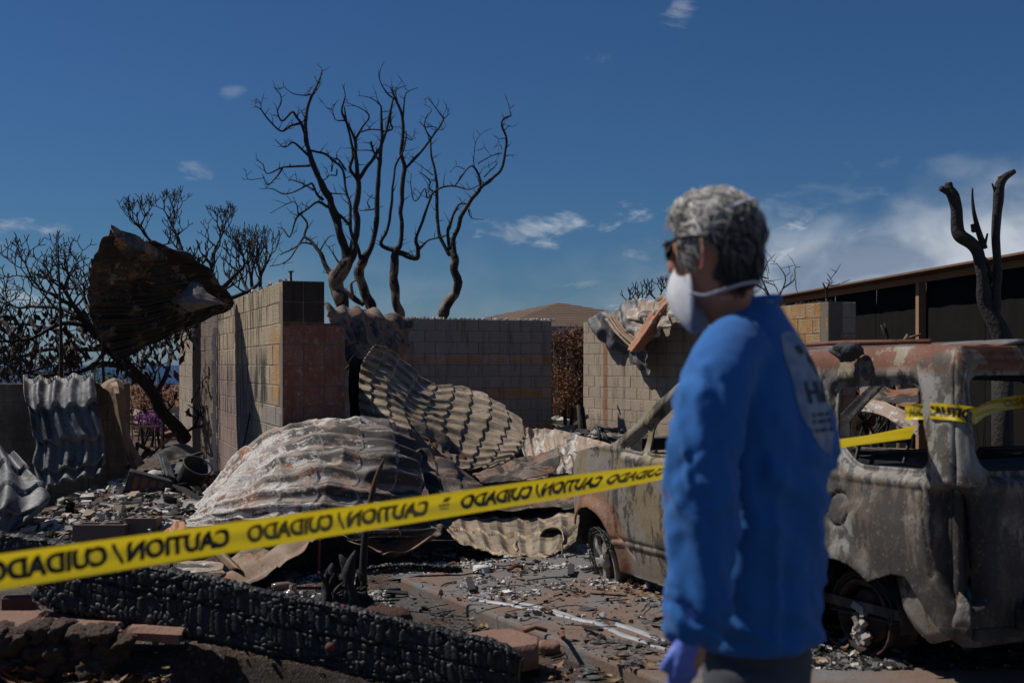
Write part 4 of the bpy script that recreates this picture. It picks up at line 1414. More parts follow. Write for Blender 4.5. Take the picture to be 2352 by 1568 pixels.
shrub_tree('burnt shrub crown between the left wall and the tall trees', (b.x, b.y, 0.0), [
    [(590, 1000, 24, 14), (588, 800, 24, 12), (582, 690, 24, 10), (575, 640, 24, 8)],
    [(584, 700, 24, 9), (600, 640, 24, 7), (612, 610, 24, 5)], [(582, 690, 24, 9), (560, 650, 24.2, 7), (552, 625, 24.2, 5)]],
    3, 0.28, 0.02, M['bark_black'], 26, 0, None, G_LT, up=0.6)


def pole_tree(label, x, y0, y1, D, wd, lean=4):
    b, t_ = P(x, y1, D), P(x + lean, y0, D)
    g = float(gz(b.x, b.y))
    mid = (Vector((b.x, b.y, g)) + t_) / 2 + Vector((0.05, 0, 0))
    pts = smooth_path([(b.x, b.y, g - 0.1), tuple(mid), tuple(t_)], 6)
    mb = MB().tube(pts, np.linspace(wd / 2 / F * D, 0.006, len(pts)), 6)
    r = random.Random(int(x))
    for i in range(4, len(pts) - 2, 3):
        d = Vector((r.uniform(-1, 1), r.uniform(-.4, .4), r.uniform(.2, 1))).normalized()
        mb.tube([tuple(pts[i]), tuple(Vector(pts[i]) + d * .09)], [0.012, 0.005], 5)
    mb.go('burnt_sapling', M['bark_black'], None, label=label, cat='sapling')


pole_tree('thin straight burnt sapling standing in front of the left sea view', 131, 530, 880, 16.2, 17, 1)
pole_tree('short thin burnt pole between the garden wall and the slanting trunk', 226, 720, 880, 16.8, 15, 6)
pole_tree('bent thin burnt stem rising right of the slanting trunk', 372, 830, 1010, 19.5, 9, -10)


def leaf_mass(name, label, cat, boxes, count, size, leafmat, stemmat, seed, group=None, stems=6, droop=0.3):
    """a shrub: stems with many small leaves filling uneven lobes; boxes = (x, y, D, rx, ry, rD in metres)"""
    r = random.Random(seed)
    pts = []
    cs = [(P(x, y, D), rx, ry, rd) for x, y, D, rx, ry, rd in boxes]
    tot = sum(c[1] * c[2] for c in cs)
    for (c, rx, ry, rd) in cs:
        k = int(count * rx * ry / tot)
        g_ = np.random.default_rng(seed)
        q = g_.normal(size=(k, 3))
        q /= np.linalg.norm(q, axis=1, keepdims=True)
        q *= (g_.random(k) ** 0.4)[:, None]
        q = np.array(c) + q * np.array([rx, rd, ry])
        pts += [Vector(a) for a in q[vn(q, 2.6, seed, 2) > -0.12]]
    c0 = cs[0][0]
    g = float(gz(c0.x, c0.y))
    t = empty(name, (c0.x, c0.y, g), label=label, cat=cat, group=group)
    strip(t)
    V, Fs = leaf_mesh(pts, size, r, droop)
    build('leaves', V, Fs, leafmat, t, smooth=False, kind='stuff')
    mb = MB()
    for i in range(stems):
        c, rx, ry, rd = r.choice(cs)
        e = Vector((c.x + r.uniform(-.8, .8) * rx, c.y + r.uniform(-.7, .7) * rd, c.z + r.uniform(-.2, .9) * ry))
        s = Vector((e.x * .4 + c.x * .6, e.y * .4 + c.y * .6, g - 0.05))
        m_ = (s + e) / 2 + Vector((r.uniform(-.1, .1), r.uniform(-.1, .1), 0.1))
        pp = smooth_path([tuple(s), tuple(m_), tuple(e)], 4)
        mb.tube(pp, np.linspace(0.035, 0.008, len(pp)), 5)
    mb.go('stems', stemmat, t, kind='stuff')
    return t


M['leaf_brown'] = simple('scorched_brown_leaves', (0.21, 0.088, 0.028), 0.8, 0.5, 2.5, 0, second=(0.07, 0.032, 0.015), thr=(0.45, 0.6))
leaf_mass('scorched_hedge', 'tall brown scorched hedge in the gap between the two block walls', 'hedge',
          [(1310, 820, 26.5, .62, .62, .5), (1300, 900, 26.3, .55, .55, .5), (1325, 920, 26.6, .5, .6, .5), (1305, 780, 26.7, .5, .35, .4), (1335, 790, 26.8, .35, .4, .4)],
          9000, 0.055, M['leaf_brown'], M['bark_black'], 31, stems=14)
leaf_mass('dry_shrub', 'dry brown scrub behind the brown flashing strip, left', 'shrub',
          [(345, 930, 30, .9, .55, .6), (310, 900, 31, .7, .5, .5), (385, 900, 31, .7, .6, .5), (300, 960, 29, .6, .4, .4)], 5000, 0.075, M['leaf_brown'], M['bark_black'], 33)
leaf_mass('flowering_shrub', 'bougainvillea with magenta flowers left of the block columns', 'shrub',
          [(340, 962, 25, .28, .20, .25), (318, 972, 25, .22, .14, .2), (366, 976, 25, .2, .13, .2)], 1500, 0.05, M['petal'], M['bark_black'], 34)
leaf_mass('green_tree', 'distant green treetop in front of the sea', 'tree',
          [(215, 868, 55, 1.4, .45, .7), (250, 874, 55, 1.2, .4, .6), (180, 876, 55, 1.0, .35, .6)], 3500, 0.10, M['leaf_green'], M['bark_black'], 35)
leaf_mass('dry_shrub', 'dark scorched scrub at the far left edge behind the garden wall', 'shrub',
          [(40, 870, 22, 1.0, .45, .6), (110, 890, 21, .7, .35, .5), (-30, 850, 23, .9, .6, .5)], 3200, 0.07, M['leaf_dry'], M['bark_black'], 36)
# the burnt sprigs over the torn sheets on the right wall
r = random.Random(4)
for i, (x, y, D) in enumerate([(1452, 712, 25.2), (1478, 700, 25.6), (1508, 690, 25.4), (1540, 680, 25.9)]):
    mb, tips = MB(), []
    b = P(x, y, D)
    pts = smooth_path([(b.x + .05, b.y, 0.0), (b.x - .03, b.y, b.z * .5), tuple(b)], 4)
    mb.tube(pts, np.linspace(.045, .022, len(pts)), 6)
    for k in range(3):
        grow(mb, tips, r, b, (r.uniform(-1, 1), r.uniform(-.6, .6), .8), .2, .018, 2, .5)
    mb.go('burnt_shrub', M['bark_black'], None, cat='shrub', group='burnt shrubs behind the right wall',
          label=['burnt shrub tip leftmost behind the torn sheets', 'burnt shrub tip second from the left behind the torn sheets', 'burnt shrub tip third from the left behind the torn sheets', 'burnt shrub tip nearest the white mask'][i])
# ---------------------------------------------------------------- house with a hip roof, timber fence
m, n = material('brown_shingles')
p = n.pos()
f = n.noise(n.mapping(p, (2.2, 2.2, 9)), 3.0, 4, 0.6)
c = n.mix(n.rand(), n.mix(f, (0.085, 0.05, 0.032), (0.15, 0.095, 0.062)), n.mix(f, (0.10, 0.062, 0.04), (0.18, 0.115, 0.075)))
n.out(c, 0.9, n.bump(n.noise(p, 20, 4, 0.7), 0.5, 0.03))
M['shingle'] = m
hb = empty('hip_roof_house', (4.6, 47.0, -0.2), math.radians(24), label='intact house with a brown shingled hip roof behind the walls', cat='house', kind='thing')
strip(hb)
rf_apex = P(1284, 696, 47.0).z + 0.2
ev = P(1284, 752, 43.0).z + 0.2
half = 4.2
NC = 14
roof = build('roof', [(-half, -half, ev), (half, -half, ev), (half, half, ev), (-half, half, ev), (0, 0, rf_apex - 0.02)],
             [(0, 1, 4), (1, 2, 4), (2, 3, 4), (3, 0, 4), (3, 2, 1, 0)], M['shingle'], hb, world=False, smooth=False)
ax_ = math.cos(math.radians(24)) * 0 - 0.0
hb.location.x = (1284 - CX) / F * 47.0
for k in range(NC):
    t0, t1 = k / NC, (k + 1) / NC
    h0, h1 = half * (1 - t0), half * (1 - t1)
    z0, z1 = ev + (rf_apex - ev) * t0, ev + (rf_apex - ev) * t1
    V, Fs = [], []
    for hh, zz in ((h0 + 0.02, z0 + 0.0), (h0 + 0.02, z0 + 0.022), (h1, z1 + 0.012)):
        V += [(-hh, -hh, zz), (hh, -hh, zz), (hh, hh, zz), (-hh, hh, zz)]
    for a in (0, 4):
        for j in range(4):
            Fs.append((a + j, a + (j + 1) % 4, a + 4 + (j + 1) % 4, a + 4 + j))
    build('shingle_course', V, Fs, M['shingle'], roof, world=False, smooth=False)
mb = MB()
for j in range(4):
    a = math.pi / 2 * j
    R = np.array(Matrix.Rotation(a, 3, 'Z'))
    mb.box(R @ np.array([0, -half - 0.02, ev - 0.11]), (2 * half + 0.1, 0.05, 0.2), R)
mb.go('fascia', simple('grey_fascia', (0.27, 0.29, 0.33), 0.6, 0.05, 3, 0), hb, world=False, smooth=False)
MB().box((0, 0, ev / 2 - 0.1), (2 * half - 1.2, 2 * half - 1.2, ev)).go('wall', simple('dark_house_wall', (0.06, 0.055, 0.05), 0.8, 0.2, 3, 0.2), hb, world=False, smooth=False)
mb = MB()
a, b = P(1262, 775, 36), P(1350, 757, 37)
mb.bar(a, b, 0.09, 0.14)
for x in (1275, 1305, 1335):
    q = P(x, 764, 36.5)
    mb.box((q.x, q.y, q.z / 2), (0.1, 0.1, q.z))
mb.go('timber_railing', M['timber'], None, label='raw timber rail and posts under the brown roof eave', cat='railing', smooth=False)
mb = MB().tube([P(1420 - 0, 742, 30), P(1420, 726, 30)], [0.02, 0.02], 6) if False else None

# timber fence faced with black fabric, right
m, n = material('black_fabric')
p = n.pos()
f = n.noise(p, 3, 5, 0.6)
n.out(n.mix(f, (0.008, 0.0075, 0.007), (0.017, 0.016, 0.015)), 0.95, n.bump(n.math('ADD', f, n.math('MULTIPLY', n.noise(n.mapping(p, (9, 9, 0.6)), 3, 4, 0.6), 0.5)), 0.4, 0.03), 0, 0.05)
M['fabric'] = m
fA, fB = Vector((5.75, 28.2)), Vector((7.1, 14.0))
fd = (fB - fA).normalized()
fn_ = Vector((fd.y, -fd.x))          # towards the lot
if fn_.x > 0:
    fn_ = -fn_
fl = (fB - fA).length
fe = empty('timber_fence', (fA.x, fA.y, 0), label='tall black fabric fence with raw timber posts and top board', cat='fence', kind='thing')
strip(fe)
ZT = 2.95
nb = 7
for i in range(nb):
    s0, s1 = fl * i / nb, fl * (i + 1) / nb
    a, b = fA + fd * (s0 + 0.005), fA + fd * (s1 - 0.005)
    nu, nv = 26, 16
    g = []
    for v in range(nv):
        for u in range(nu):
            q = a.lerp(b, u / (nu - 1))
            off = 0.018 * vn(np.array([[u * .35 + i * 9, v * .12, i]]), 1.0, 4, 2)[0]
            q = q + fn_ * (0.03 + off)
            g.append((q.x, q.y, 0.02 + (ZT - 0.06) * v / (nv - 1)))
    o = build('fabric_panel', g, grid_faces(nv, nu), M['fabric'], fe)
    solidify(o, 0.004)
for i in range(nb + 1):
    q = fA + fd * (fl * i / nb)
    out = fn_ * (0.11 if i == 4 else -0.06)
    q = q + out
    MB().box((q.x, q.y, (ZT - 0.05) / 2), (0.12, 0.12, ZT - 0.05), np.array(Matrix.Rotation(math.atan2(fd.y, fd.x), 3, 'Z'))).go('post', M['timber'], fe, smooth=False)
a, b = fA + fn_ * 0.03, fB + fn_ * 0.03
MB().bar((a.x, a.y, ZT), (b.x, b.y, ZT), 0.10, 0.10).go('top_rail', M['timber'], fe, smooth=False)
a2, b2 = fA + fn_ * 0.14, fB + fn_ * 0.14
MB().bar((a2.x, a2.y, ZT + 0.075), (b2.x, b2.y, ZT + 0.075), 0.52, 0.03).go('top_board', M['timber_old'], fe, smooth=False)
q = fA + fd * (fl * 4 / nb) + fn_ * 0.14
q2 = q + fd * -0.9 + fn_ * 0.45
MB().bar((q.x, q.y, 1.95), (q2.x, q2.y, 0.4), 0.04, 0.09).go('brace', M['timber'], fe, smooth=False)
# leaning plywood disc and scorched shrub before the fence
c = P(2000, 735, 18.5)
mb = MB().lathe([(0.0, 0.0), (0.62, 0.0), (0.64, 0.02), (0.62, 0.05), (0.0, 0.05)], (c.x - .1, c.y + .3, 1.25), (-0.55, -0.75, 0.25), 28)
mb.go('cable_spool_flange', M['timber_old'], None, label='large round wooden flange leaning beside the fence, half hidden by the pillar', cat='wooden disc')
r = random.Random(9)
mb, tips = MB(), []
for k in range(7):
    a = Vector((c.x + r.uniform(-.35, .3), c.y - .5 + r.uniform(-.3, .3), 0.0))
    grow(mb, tips, r, a, (r.uniform(-.4, .4), r.uniform(-.3, .3), 1), .55, .03, 3, .5)
mb.go('burnt_shrub', M['bark_black'], None, label='tangled burnt shrub between the shaded pillar and the fence', cat='shrub')
mb, tips = MB(), []
a = P(2062, 806, 15.5)
mb.tube([(a.x, a.y, 0), (a.x + .03, a.y, .7), tuple(a + Vector((0, 0, .05)))], [.05, .04, .035], 7)
for dx, dz in ((-.2, .32), (.12, .2)):
    mb.tube([tuple(a), tuple(a + Vector((dx * .6, 0, .1))), tuple(a + Vector((dx, 0, dz)))], [.035, .03, .018], 6)
mb.tube([tuple(a + Vector((.1, 0, .15))), tuple(a + Vector((.28, 0, .2)))], [.02, .012], 6)
mb.tube([tuple(a + Vector((-.12, 0, .16))), tuple(a + Vector((-.16, 0, .34)))], [.02, .012], 6)
mb.go('burnt_stub', M['bark'], None, label='forked burnt stub poking up just over the car roof', cat='tree stub')
# ---------------------------------------------------------------- burnt out car
def sd_poly(px, pz, poly):
    """signed distance to a polygon, negative inside"""
    poly = np.asarray(poly, float)
    d = np.full(px.shape, 1e9)
    ins = np.zeros(px.shape, bool)
    n_ = len(poly)
    for i in range(n_):
        a, b = poly[i], poly[(i + 1) % n_]
        e = b - a
        wx, wz = px - a[0], pz - a[1]
        t = np.clip((wx * e[0] + wz * e[1]) / (e @ e + 1e-12), 0, 1)
        d = np.minimum(d, np.hypot(wx - e[0] * t, wz - e[1] * t))
        c = (a[1] <= pz) != (b[1] <= pz)
        with np.errstate(divide='ignore', invalid='ignore'):
            xi = a[0] + (pz - a[1]) / (b[1] - a[1] + 1e-15) * e[0]
        ins ^= c & (px < xi)
    return np.where(ins, -d, d)


def rpoly(poly, rad):
    """polygon with rounded corners"""
    out = []
    n_ = len(poly)
    for i in range(n_):
        p0, p1, p2 = (Vector(poly[(i + k) % n_]) for k in (-1, 0, 1))
        a, b = (p0 - p1), (p2 - p1)
        r_ = min(rad, a.length * .48, b.length * .48)
        s, e = p1 + a.normalized() * r_, p1 + b.normalized() * r_
        for k in range(6):
            t = k / 5
            q = s * (1 - t) ** 2 + p1 * 2 * t * (1 - t) + e * t * t
            out.append((q.x, q.y))
    return out


def sd_line(px, pz, pts):
    d = np.full(px.shape, 1e9)
    for a, b in zip(pts[:-1], pts[1:]):
        a, b = np.array(a, float), np.array(b, float)
        e = b - a
        wx, wz = px - a[0], pz - a[1]
        t = np.clip((wx * e[0] + wz * e[1]) / (e @ e), 0, 1)
        d = np.minimum(d, np.hypot(wx - e[0] * t, wz - e[1] * t))
    return d


def clip_grid(ga, gz_, val):
    """faces of a grid where val > 0, cut smoothly along val = 0; returns (a, z) points and faces"""
    na, nz = len(ga), len(gz_)
    A, Z = np.meshgrid(ga, gz_, indexing='ij')
    v = val(A, Z)
    pts = np.stack([A, Z], -1).reshape(-1, 2)
    pos = (v > 0)
    idx = np.arange(na * nz).reshape(na, nz)
    c = np.stack([idx[:-1, :-1], idx[1:, :-1], idx[1:, 1:], idx[:-1, 1:]], -1).reshape(-1, 4)
    pc = pos.ravel()[c]
    full = c[pc.all(1)]
    faces = [tuple(f) for f in full.tolist()]
    extra, cache = [], {}
    vf = v.ravel()
    base = len(pts)
    for cell in c[pc.any(1) & ~pc.all(1)]:
        poly = []
        for k in range(4):
            i, j = int(cell[k]), int(cell[(k + 1) % 4])
            if vf[i] > 0:
                poly.append(i)
            if (vf[i] > 0) != (vf[j] > 0):
                key = (min(i, j), max(i, j))
                if key not in cache:
                    t = vf[i] / (vf[i] - vf[j])
                    cache[key] = base + len(extra)
                    extra.append(pts[i] * (1 - t) + pts[j] * t)
                poly.append(cache[key])
        if len(poly) >= 3:
            faces.append(tuple(poly))
    allp = np.vstack([pts, np.array(extra).reshape(-1, 2)])
    used = np.unique(np.concatenate([np.array(f) for f in faces]))
    re = np.full(len(allp), -1)
    re[used] = np.arange(len(used))
    return allp[used], [tuple(int(re[i]) for i in f) for f in faces]


CAR_O = Vector((1.717, 6.60, DRIVE_Z))
CAR_A = math.atan2(0.908, -0.419)
car = empty('burnt_car', CAR_O, CAR_A, label='burnt out rusty off road car shell parked on the drive behind the man', cat='car')
strip(car)
CW = 1.74                   # width
XR, RC = -0.80, 0.15        # rear end, corner radius
A1 = 3.3 - (XR + RC)        # end of the left side along the unrolled skin
A2 = A1 + RC * math.pi / 2
A3 = A2 + CW - 2 * RC
A4 = A3 + RC * math.pi / 2
A5 = A4 + (A1)


def pic(x, y, inset=0.0):
    """picture position on the car's left side -> (x forward, z)"""
    q = (x - CX) / F
    s = (1.717 - 6.60 * q) / (0.419 + 0.908 * q)
    return s, H - DRIVE_Z - (y - HY) / F * (6.60 + 0.908 * s)


def side_a(poly):
    return [(3.3 - x, z) for x, z in poly]


def mirror_a(poly):
    return [(A5 - a, z) for a, z in poly]


SIL = side_a([(3.16, .40), (3.20, .55), (3.18, .80), (3.05, .89), (2.75, .94), (2.46, .965), (2.2, 1.11), (1.95, 1.27), (1.72, 1.40), (1.5, 1.51), (1.30, 1.56), (.6, 1.585), (-.45, 1.61), (-.62, 1.605), (-.66, 1.605)])
SILR = mirror_a(SIL)[::-1]
OUT = SIL + [(A1 + .1, 1.605), (A4 - .1, 1.605)] + SILR + [(A5 - .14, .27), (A4 + 1.8, .22), (A4, .22), (A3, .24), (A2 + .02, .21), (A2 - .10, .21), (A1 - .02, .30), (A1 - .18, .50), (A1 - .28, .50), (3.3 - .6, .10), (3.3 - .9, .075), (3.3 - 2.20, .085), (3.3 - 2.40, .12)]
QW = rpoly(side_a([(.17, 1.40), (-.38, 1.425), (-.44, 1.40), (-.545, 1.06), (-.52, 1.015), (-.05, 1.01), (.13, 1.13)]), .05)
RDW = rpoly(side_a([(.33, 1.42), (.33, 1.04), (.45, .98), (1.0, .98), (1.0, 1.43)]), .06)
FDW = rpoly(side_a([(1.14, 1.44), (1.14, .96), (2.0, .94), (1.98, 1.12), (1.70, 1.31), (1.5, 1.43)]), .05)
VNT = rpoly(side_a([(2.06, .94), (2.04, 1.09), (2.30, .95)]), .02)
RW = rpoly([(A2 + .00, 1.42), (A2 + .05, 1.47), (A3 - .05, 1.47), (A3, 1.42), (A3 + .03, 1.06), (A3 - .05, 1.01), (A2 + .06, 1.02), (A2 + .01, 1.08)], .07)
HOLES = [QW, RDW, FDW, VNT, RW, mirror_a(QW), mirror_a(RDW), mirror_a(FDW)]
ARCH = [(3.3 - 0.0, .15, .375), (3.3 - 2.74, .14, .37), (A5 - 3.3, .15, .375), (A5 - .6, .15, .375)]
BOLT = [(A2 - 0.02, .50, .028)]


def hole_sd(a, z):
    d = np.full(a.shape, 1e9)
    for h in HOLES:
        h = np.asarray(h)
        m_ = (a > h[:, 0].min() - .2) & (a < h[:, 0].max() + .2)
        if m_.any():
            dd = np.full(a.shape, 1e9)
            dd[m_] = sd_poly(a[m_], z[m_], h)
            d = np.minimum(d, dd)
    return d


def arch_sd(a, z):
    d = np.full(a.shape, 1e9)
    for ca, cz, r_ in ARCH:
        d = np.minimum(d, np.hypot((a - ca) * 1.0, z - cz) - r_)
    return d


def car_val(a, z):
    v = -sd_poly(a, z, OUT)
    v = np.minimum(v, hole_sd(a, z))
    v = np.minimum(v, arch_sd(a, z))
    for ca, cz, r_ in BOLT:
        v = np.minimum(v, np.hypot(a - ca, z - cz) - r_)
    return v


TL = rpoly([(A1 - .06, .92), (A1 + .0, .965), (A1 + .14, .965), (A1 + .20, .88), (A1 + .235, .66), (A1 + .29, .40), (A1 + .12, .37), (A1 - .02, .52)], .07)
TLM = mirror_a(TL)


def skin(a, z):
    """unrolled (a, z) -> car coordinates, with pressed-in features"""
    a, z = np.asarray(a, float), np.asarray(z, float)
    inset = 0.06 * np.clip((0.55 - z) / 0.45, 0, 1) ** 2 + 0.02 * np.clip((z - .7) / .3, 0, 1) ** 2
    inset = inset + np.where(z > 0.97, (z - 0.97) * 0.155, 0) + 0.028 * np.clip((z - 1.51) / .1, 0, 1) ** 2
    hd = hole_sd(a, z)
    inset = inset + 0.030 * (1 - sm(hd, 0.030, 0.046)) - 0.006 * np.exp(-((hd - .065) / .016) ** 2)
    ad = arch_sd(a, z)
    on_side = (a < A1 + .05) | (a > A4 - .05)
    inset = inset - 0.035 * np.exp(-(ad / 0.07) ** 2) * on_side
    inset = inset - 0.03 * np.exp(-(((a - 3.3) / .55) ** 2)) * sm(z, .30, .62) * (1 - sm(z, .72, .95)) * on_side     # rear haunch
    # tail lamp pockets
    for T in (TL, TLM):
        t_ = sd_poly(a, z, T)
        inset = inset + 0.085 * (1 - sm(t_, -0.02, 0.004))
        inset = inset - 0.035 * np.exp(-(((a - (T[0][0] + .17 if T is TL else T[0][0] - .17)) / .035) ** 2)) * (t_ < -.02)
    # gaps between panels
    seams = [side_a([(2.44, .95), (2.42, .73), (2.41, .50), (2.36, .36), (2.21, .23)]), side_a([(1.07, 1.5), (1.07, .24)]),
             side_a([(-.555, 1.0), (-.545, .93), (-.585, .75), (-.63, .52)]), [(A1 + .045, 1.62), (A1 + .085, 1.25), (A1 + .10, .975)],
             side_a([(.27, 1.45), (.27, 1.0), (.40, .75), (.42, .40)])]
    for s_ in seams:
        inset = inset + 0.022 * np.exp(-(sd_line(a, z, s_) / 0.0095) ** 2)
    # fuel flap
    fd_ = np.hypot(a - (3.3 - .03), z - .775)
    inset = inset + 0.02 * np.exp(-((fd_ - .088) / 0.009) ** 2) + 0.010 * (fd_ < .085)
    # waist line, sill step and buckled sheet
    inset = inset + (0.012 * (1 - sm(z, .285, .30)) + 0.012 * np.exp(-((z - .33) / .012) ** 2)) * (a < 3.3 - .5) - 0.008 * np.exp(-((z - .945) / .015) ** 2)
    q = np.stack([a, z, a * 0], -1)
    inset = inset + 0.013 * vn(q, 2.2, 5, 3) + 0.003 * vn(q, 14, 6, 2)
    # plan position
    x = np.where(a < A1, 3.3 - a, 0)
    y = np.where(a < A1, 0.0, 0)
    nx = np.where(a < A1, 0.0, 0)
    ny = np.where(a < A1, 1.0, 0)
    front_tuck = np.where(a < A1, 0.10 * np.clip((x - 2.6) / .6, 0, 1) ** 2, 0)
    t1 = (a >= A1) & (a < A2)
    th = (a - A1) / RC
    x = np.where(t1, XR + RC - RC * np.sin(th), x)
    y = np.where(t1, -RC + RC * np.cos(th), y)
    nx = np.where(t1, -np.sin(th), nx)
    ny = np.where(t1, np.cos(th), ny)
    t2 = (a >= A2) & (a < A3)
    x = np.where(t2, XR, x)
    y = np.where(t2, -RC - (a - A2), y)
    nx = np.where(t2, -1.0, nx)
    t3 = (a >= A3) & (a < A4)
    th3 = (a - A3) / RC
    x = np.where(t3, XR + RC - RC * np.cos(th3), x)
    y = np.where(t3, -CW + RC - RC * np.sin(th3), y)
    nx = np.where(t3, -np.cos(th3), nx)
    ny = np.where(t3, -np.sin(th3), ny)
    t4 = a >= A4
    x = np.where(t4, XR + RC + (a - A4), x)
    y = np.where(t4, -CW, y)
    ny = np.where(t4, -1.0, ny)
    return np.stack([x - nx * inset, y - ny * inset - front_tuck, z], -1)


def m_car():
    m, n = material('burnt_car_paint')
    q = n.obj(car)
    x, y, z = n.sep(q)
    a = n.noise(q, 2.4, 8, 0.68, 0.5)
    b = n.noise(n.vmath('ADD', q, (4.1, 1.7, 2.3)), 4.2, 8, 0.68, 0.6)
    c = n.noise(n.mapping(n.vmath('ADD', q, (1.2, 8.3, 6.1)), (1.6, 1.6, 0.7)), 5.5, 9, 0.72, 0.3)
    fine = n.noise(q, 46, 5, 0.7)
    col = n.mix(n.range(a, 0.46, 0.54), (0.235, 0.205, 0.168), (0.215, 0.168, 0.092))
    rear = n.range(x, 1.4, 0.2)
    col = n.mix(n.math('MULTIPLY', rear, n.range(b, 0.42, 0.49)), col, (0.23, 0.22, 0.20))
    brn = n.math('MULTIPLY', n.math('MULTIPLY', n.range(z, 1.05, 0.85), rear), n.range(a, 0.40, 0.55))
    col = n.mix(brn, col, (0.095, 0.068, 0.048))
    soot = n.range(n.math('ADD', c, n.math('MULTIPLY', rear, 0.035)), 0.515, 0.57)
    col = n.mix(n.math('MULTIPLY', soot, 0.85), col, (0.040, 0.034, 0.030))
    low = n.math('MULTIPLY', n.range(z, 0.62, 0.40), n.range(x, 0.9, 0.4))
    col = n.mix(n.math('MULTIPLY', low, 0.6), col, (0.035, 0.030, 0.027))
    tl1 = n.math('MULTIPLY', n.range(x, -0.62, -0.66), n.math('MULTIPLY', n.range(z, 0.38, 0.46), n.range(z, 0.94, 0.90)))
    tl1 = n.math('MULTIPLY', tl1, n.range(y, -0.26, -0.20))
    col = n.mix(n.math('MULTIPLY', tl1, n.range(c, 0.30, 0.42)), col, (0.032, 0.027, 0.024))
    rs = n.math('MULTIPLY', n.range(z, 1.46, 1.53), n.range(b, 0.44, 0.48))
    col = n.mix(rs, col, (0.135, 0.046, 0.022))
    arch = n.vmath('DISTANCE', n.comb(x, 0.0, z), (2.70, 0.0, 0.20))
    ra = n.math('MULTIPLY', n.range(arch, 0.50, 0.40), n.range(fine, 0.35, 0.6))
    col = n.mix(ra, col, (0.24, 0.085, 0.028))
    col = n.mix(n.math('MULTIPLY', n.range(fine, 0.58, 0.70), 0.55), col, (0.30, 0.27, 0.23))
    col = n.mix(n.math('MULTIPLY', n.range(fine, 0.42, 0.32), 0.7), col, (0.028, 0.024, 0.021))
    h = n.math('ADD', n.math('MULTIPLY', fine, 0.4), n.math('MULTIPLY', c, 0.5))
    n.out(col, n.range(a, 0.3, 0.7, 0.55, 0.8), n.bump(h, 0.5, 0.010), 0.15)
    return m


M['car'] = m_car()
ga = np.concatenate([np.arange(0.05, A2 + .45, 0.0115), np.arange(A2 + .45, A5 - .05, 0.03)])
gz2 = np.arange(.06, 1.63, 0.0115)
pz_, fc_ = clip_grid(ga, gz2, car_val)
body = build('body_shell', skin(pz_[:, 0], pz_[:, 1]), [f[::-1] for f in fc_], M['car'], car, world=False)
body.data.materials.clear()
body.data.materials.append(M['black_steel'])
body.data.materials.append(M['car'])
solidify(body, 0.012, -1.0)
body.modifiers[0].material_offset = 1
body.modifiers[0].material_offset_rim = 1
M['car_in'] = M['black_steel']

# roof with ribs
xs = np.linspace(-.655, 1.36, 70)
yy = np.linspace(-1, 1, 60)
Xg, Yg = np.meshgrid(xs, yy, indexing='ij')
hw = (CW / 2 - 0.145) - 0.02 * np.clip((Xg + .55) / -.1, 0, 1)
zr = 1.598 + 0.012 * np.clip(-Xg, -1.3, .6) + 0.035 * (1 - np.abs(Yg) ** 2.5) - 0.03 * sm(Xg, 1.0, 1.36)
zr += 0.010 * np.cos(Yg * 14) * (np.abs(Yg) < .8) - 0.02 * np.exp(-((np.abs(Yg) - .93) / .03) ** 2) + 0.012 * vn(np.stack([Xg, Yg, Xg * 0], -1), 2.2, 3, 3)
rv = np.stack([Xg, -CW / 2 + Yg * hw, zr], -1)
m, n = material('rusty_roof')
q = n.obj(car)
f1, f2 = n.noise(q, 2.6, 6, 0.65), n.noise(q, 30, 5, 0.7)
c = n.mix(n.range(f1, 0.42, 0.58), (0.16, 0.155, 0.15), (0.13, 0.05, 0.026))
c = n.mix(n.range(f2, 0.55, 0.68), c, (0.05, 0.045, 0.04))
n.out(c, 0.7, n.bump(f2, 0.5, 0.008), 0.15)
o = build('roof', rv.reshape(-1, 3), [tuple(f[::-1]) for f in grid_faces(70, 60).tolist()], m, car, world=False)
solidify(o, 0.015, -1)
M['roof'] = m
# cargo rails on the roof
for s_ in (0.0, 1.0):
    yb = -0.155 - s_ * (CW - .31)
    MB().tube([(-.45, yb, 1.635), (0.2, yb, 1.64), (1.0, yb, 1.62)], .012, 6).go('roof_rail', M['rust_steel'], car, world=False)
# hood, cowl, windscreen frame, floor, bulkheads
xs = np.linspace(2.42, 3.16, 24)
yy = np.linspace(-1, 1, 30)
Xg, Yg = np.meshgrid(xs, yy, indexing='ij')
zz = .955 - .05 * sm(Xg, 2.6, 3.16) - .02 * np.abs(Yg) ** 3 + 0.02 * vn(np.stack([Xg, Yg, Xg], -1), 3, 2, 3)
o = build('hood', np.stack([Xg, -CW / 2 + Yg * (CW / 2 - .07), zz], -1).reshape(-1, 3), [tuple(f[::-1]) for f in grid_faces(24, 30).tolist()], M['car'], car, world=False)
solidify(o, 0.01, -1)
MB().box((1.05, -CW / 2, .27), (3.7, CW - .2, .05)).box((2.40, -CW / 2, .60), (.05, CW - .2, .62)).box((.45, -CW / 2, .45), (.08, CW - .25, .3)).go('floor_pan', M['black_steel'], car, world=False, smooth=False)
MB().bar((1.36, -.2, 1.56), (1.36, -CW + .2, 1.56), .10, .05).go('windscreen_header', M['car'], car, world=False, smooth=False)
MB().bar((2.33, -.12, .98), (2.33, -CW + .12, .98), .16, .08).go('dashboard', M['black_steel'], car, world=False, smooth=False)
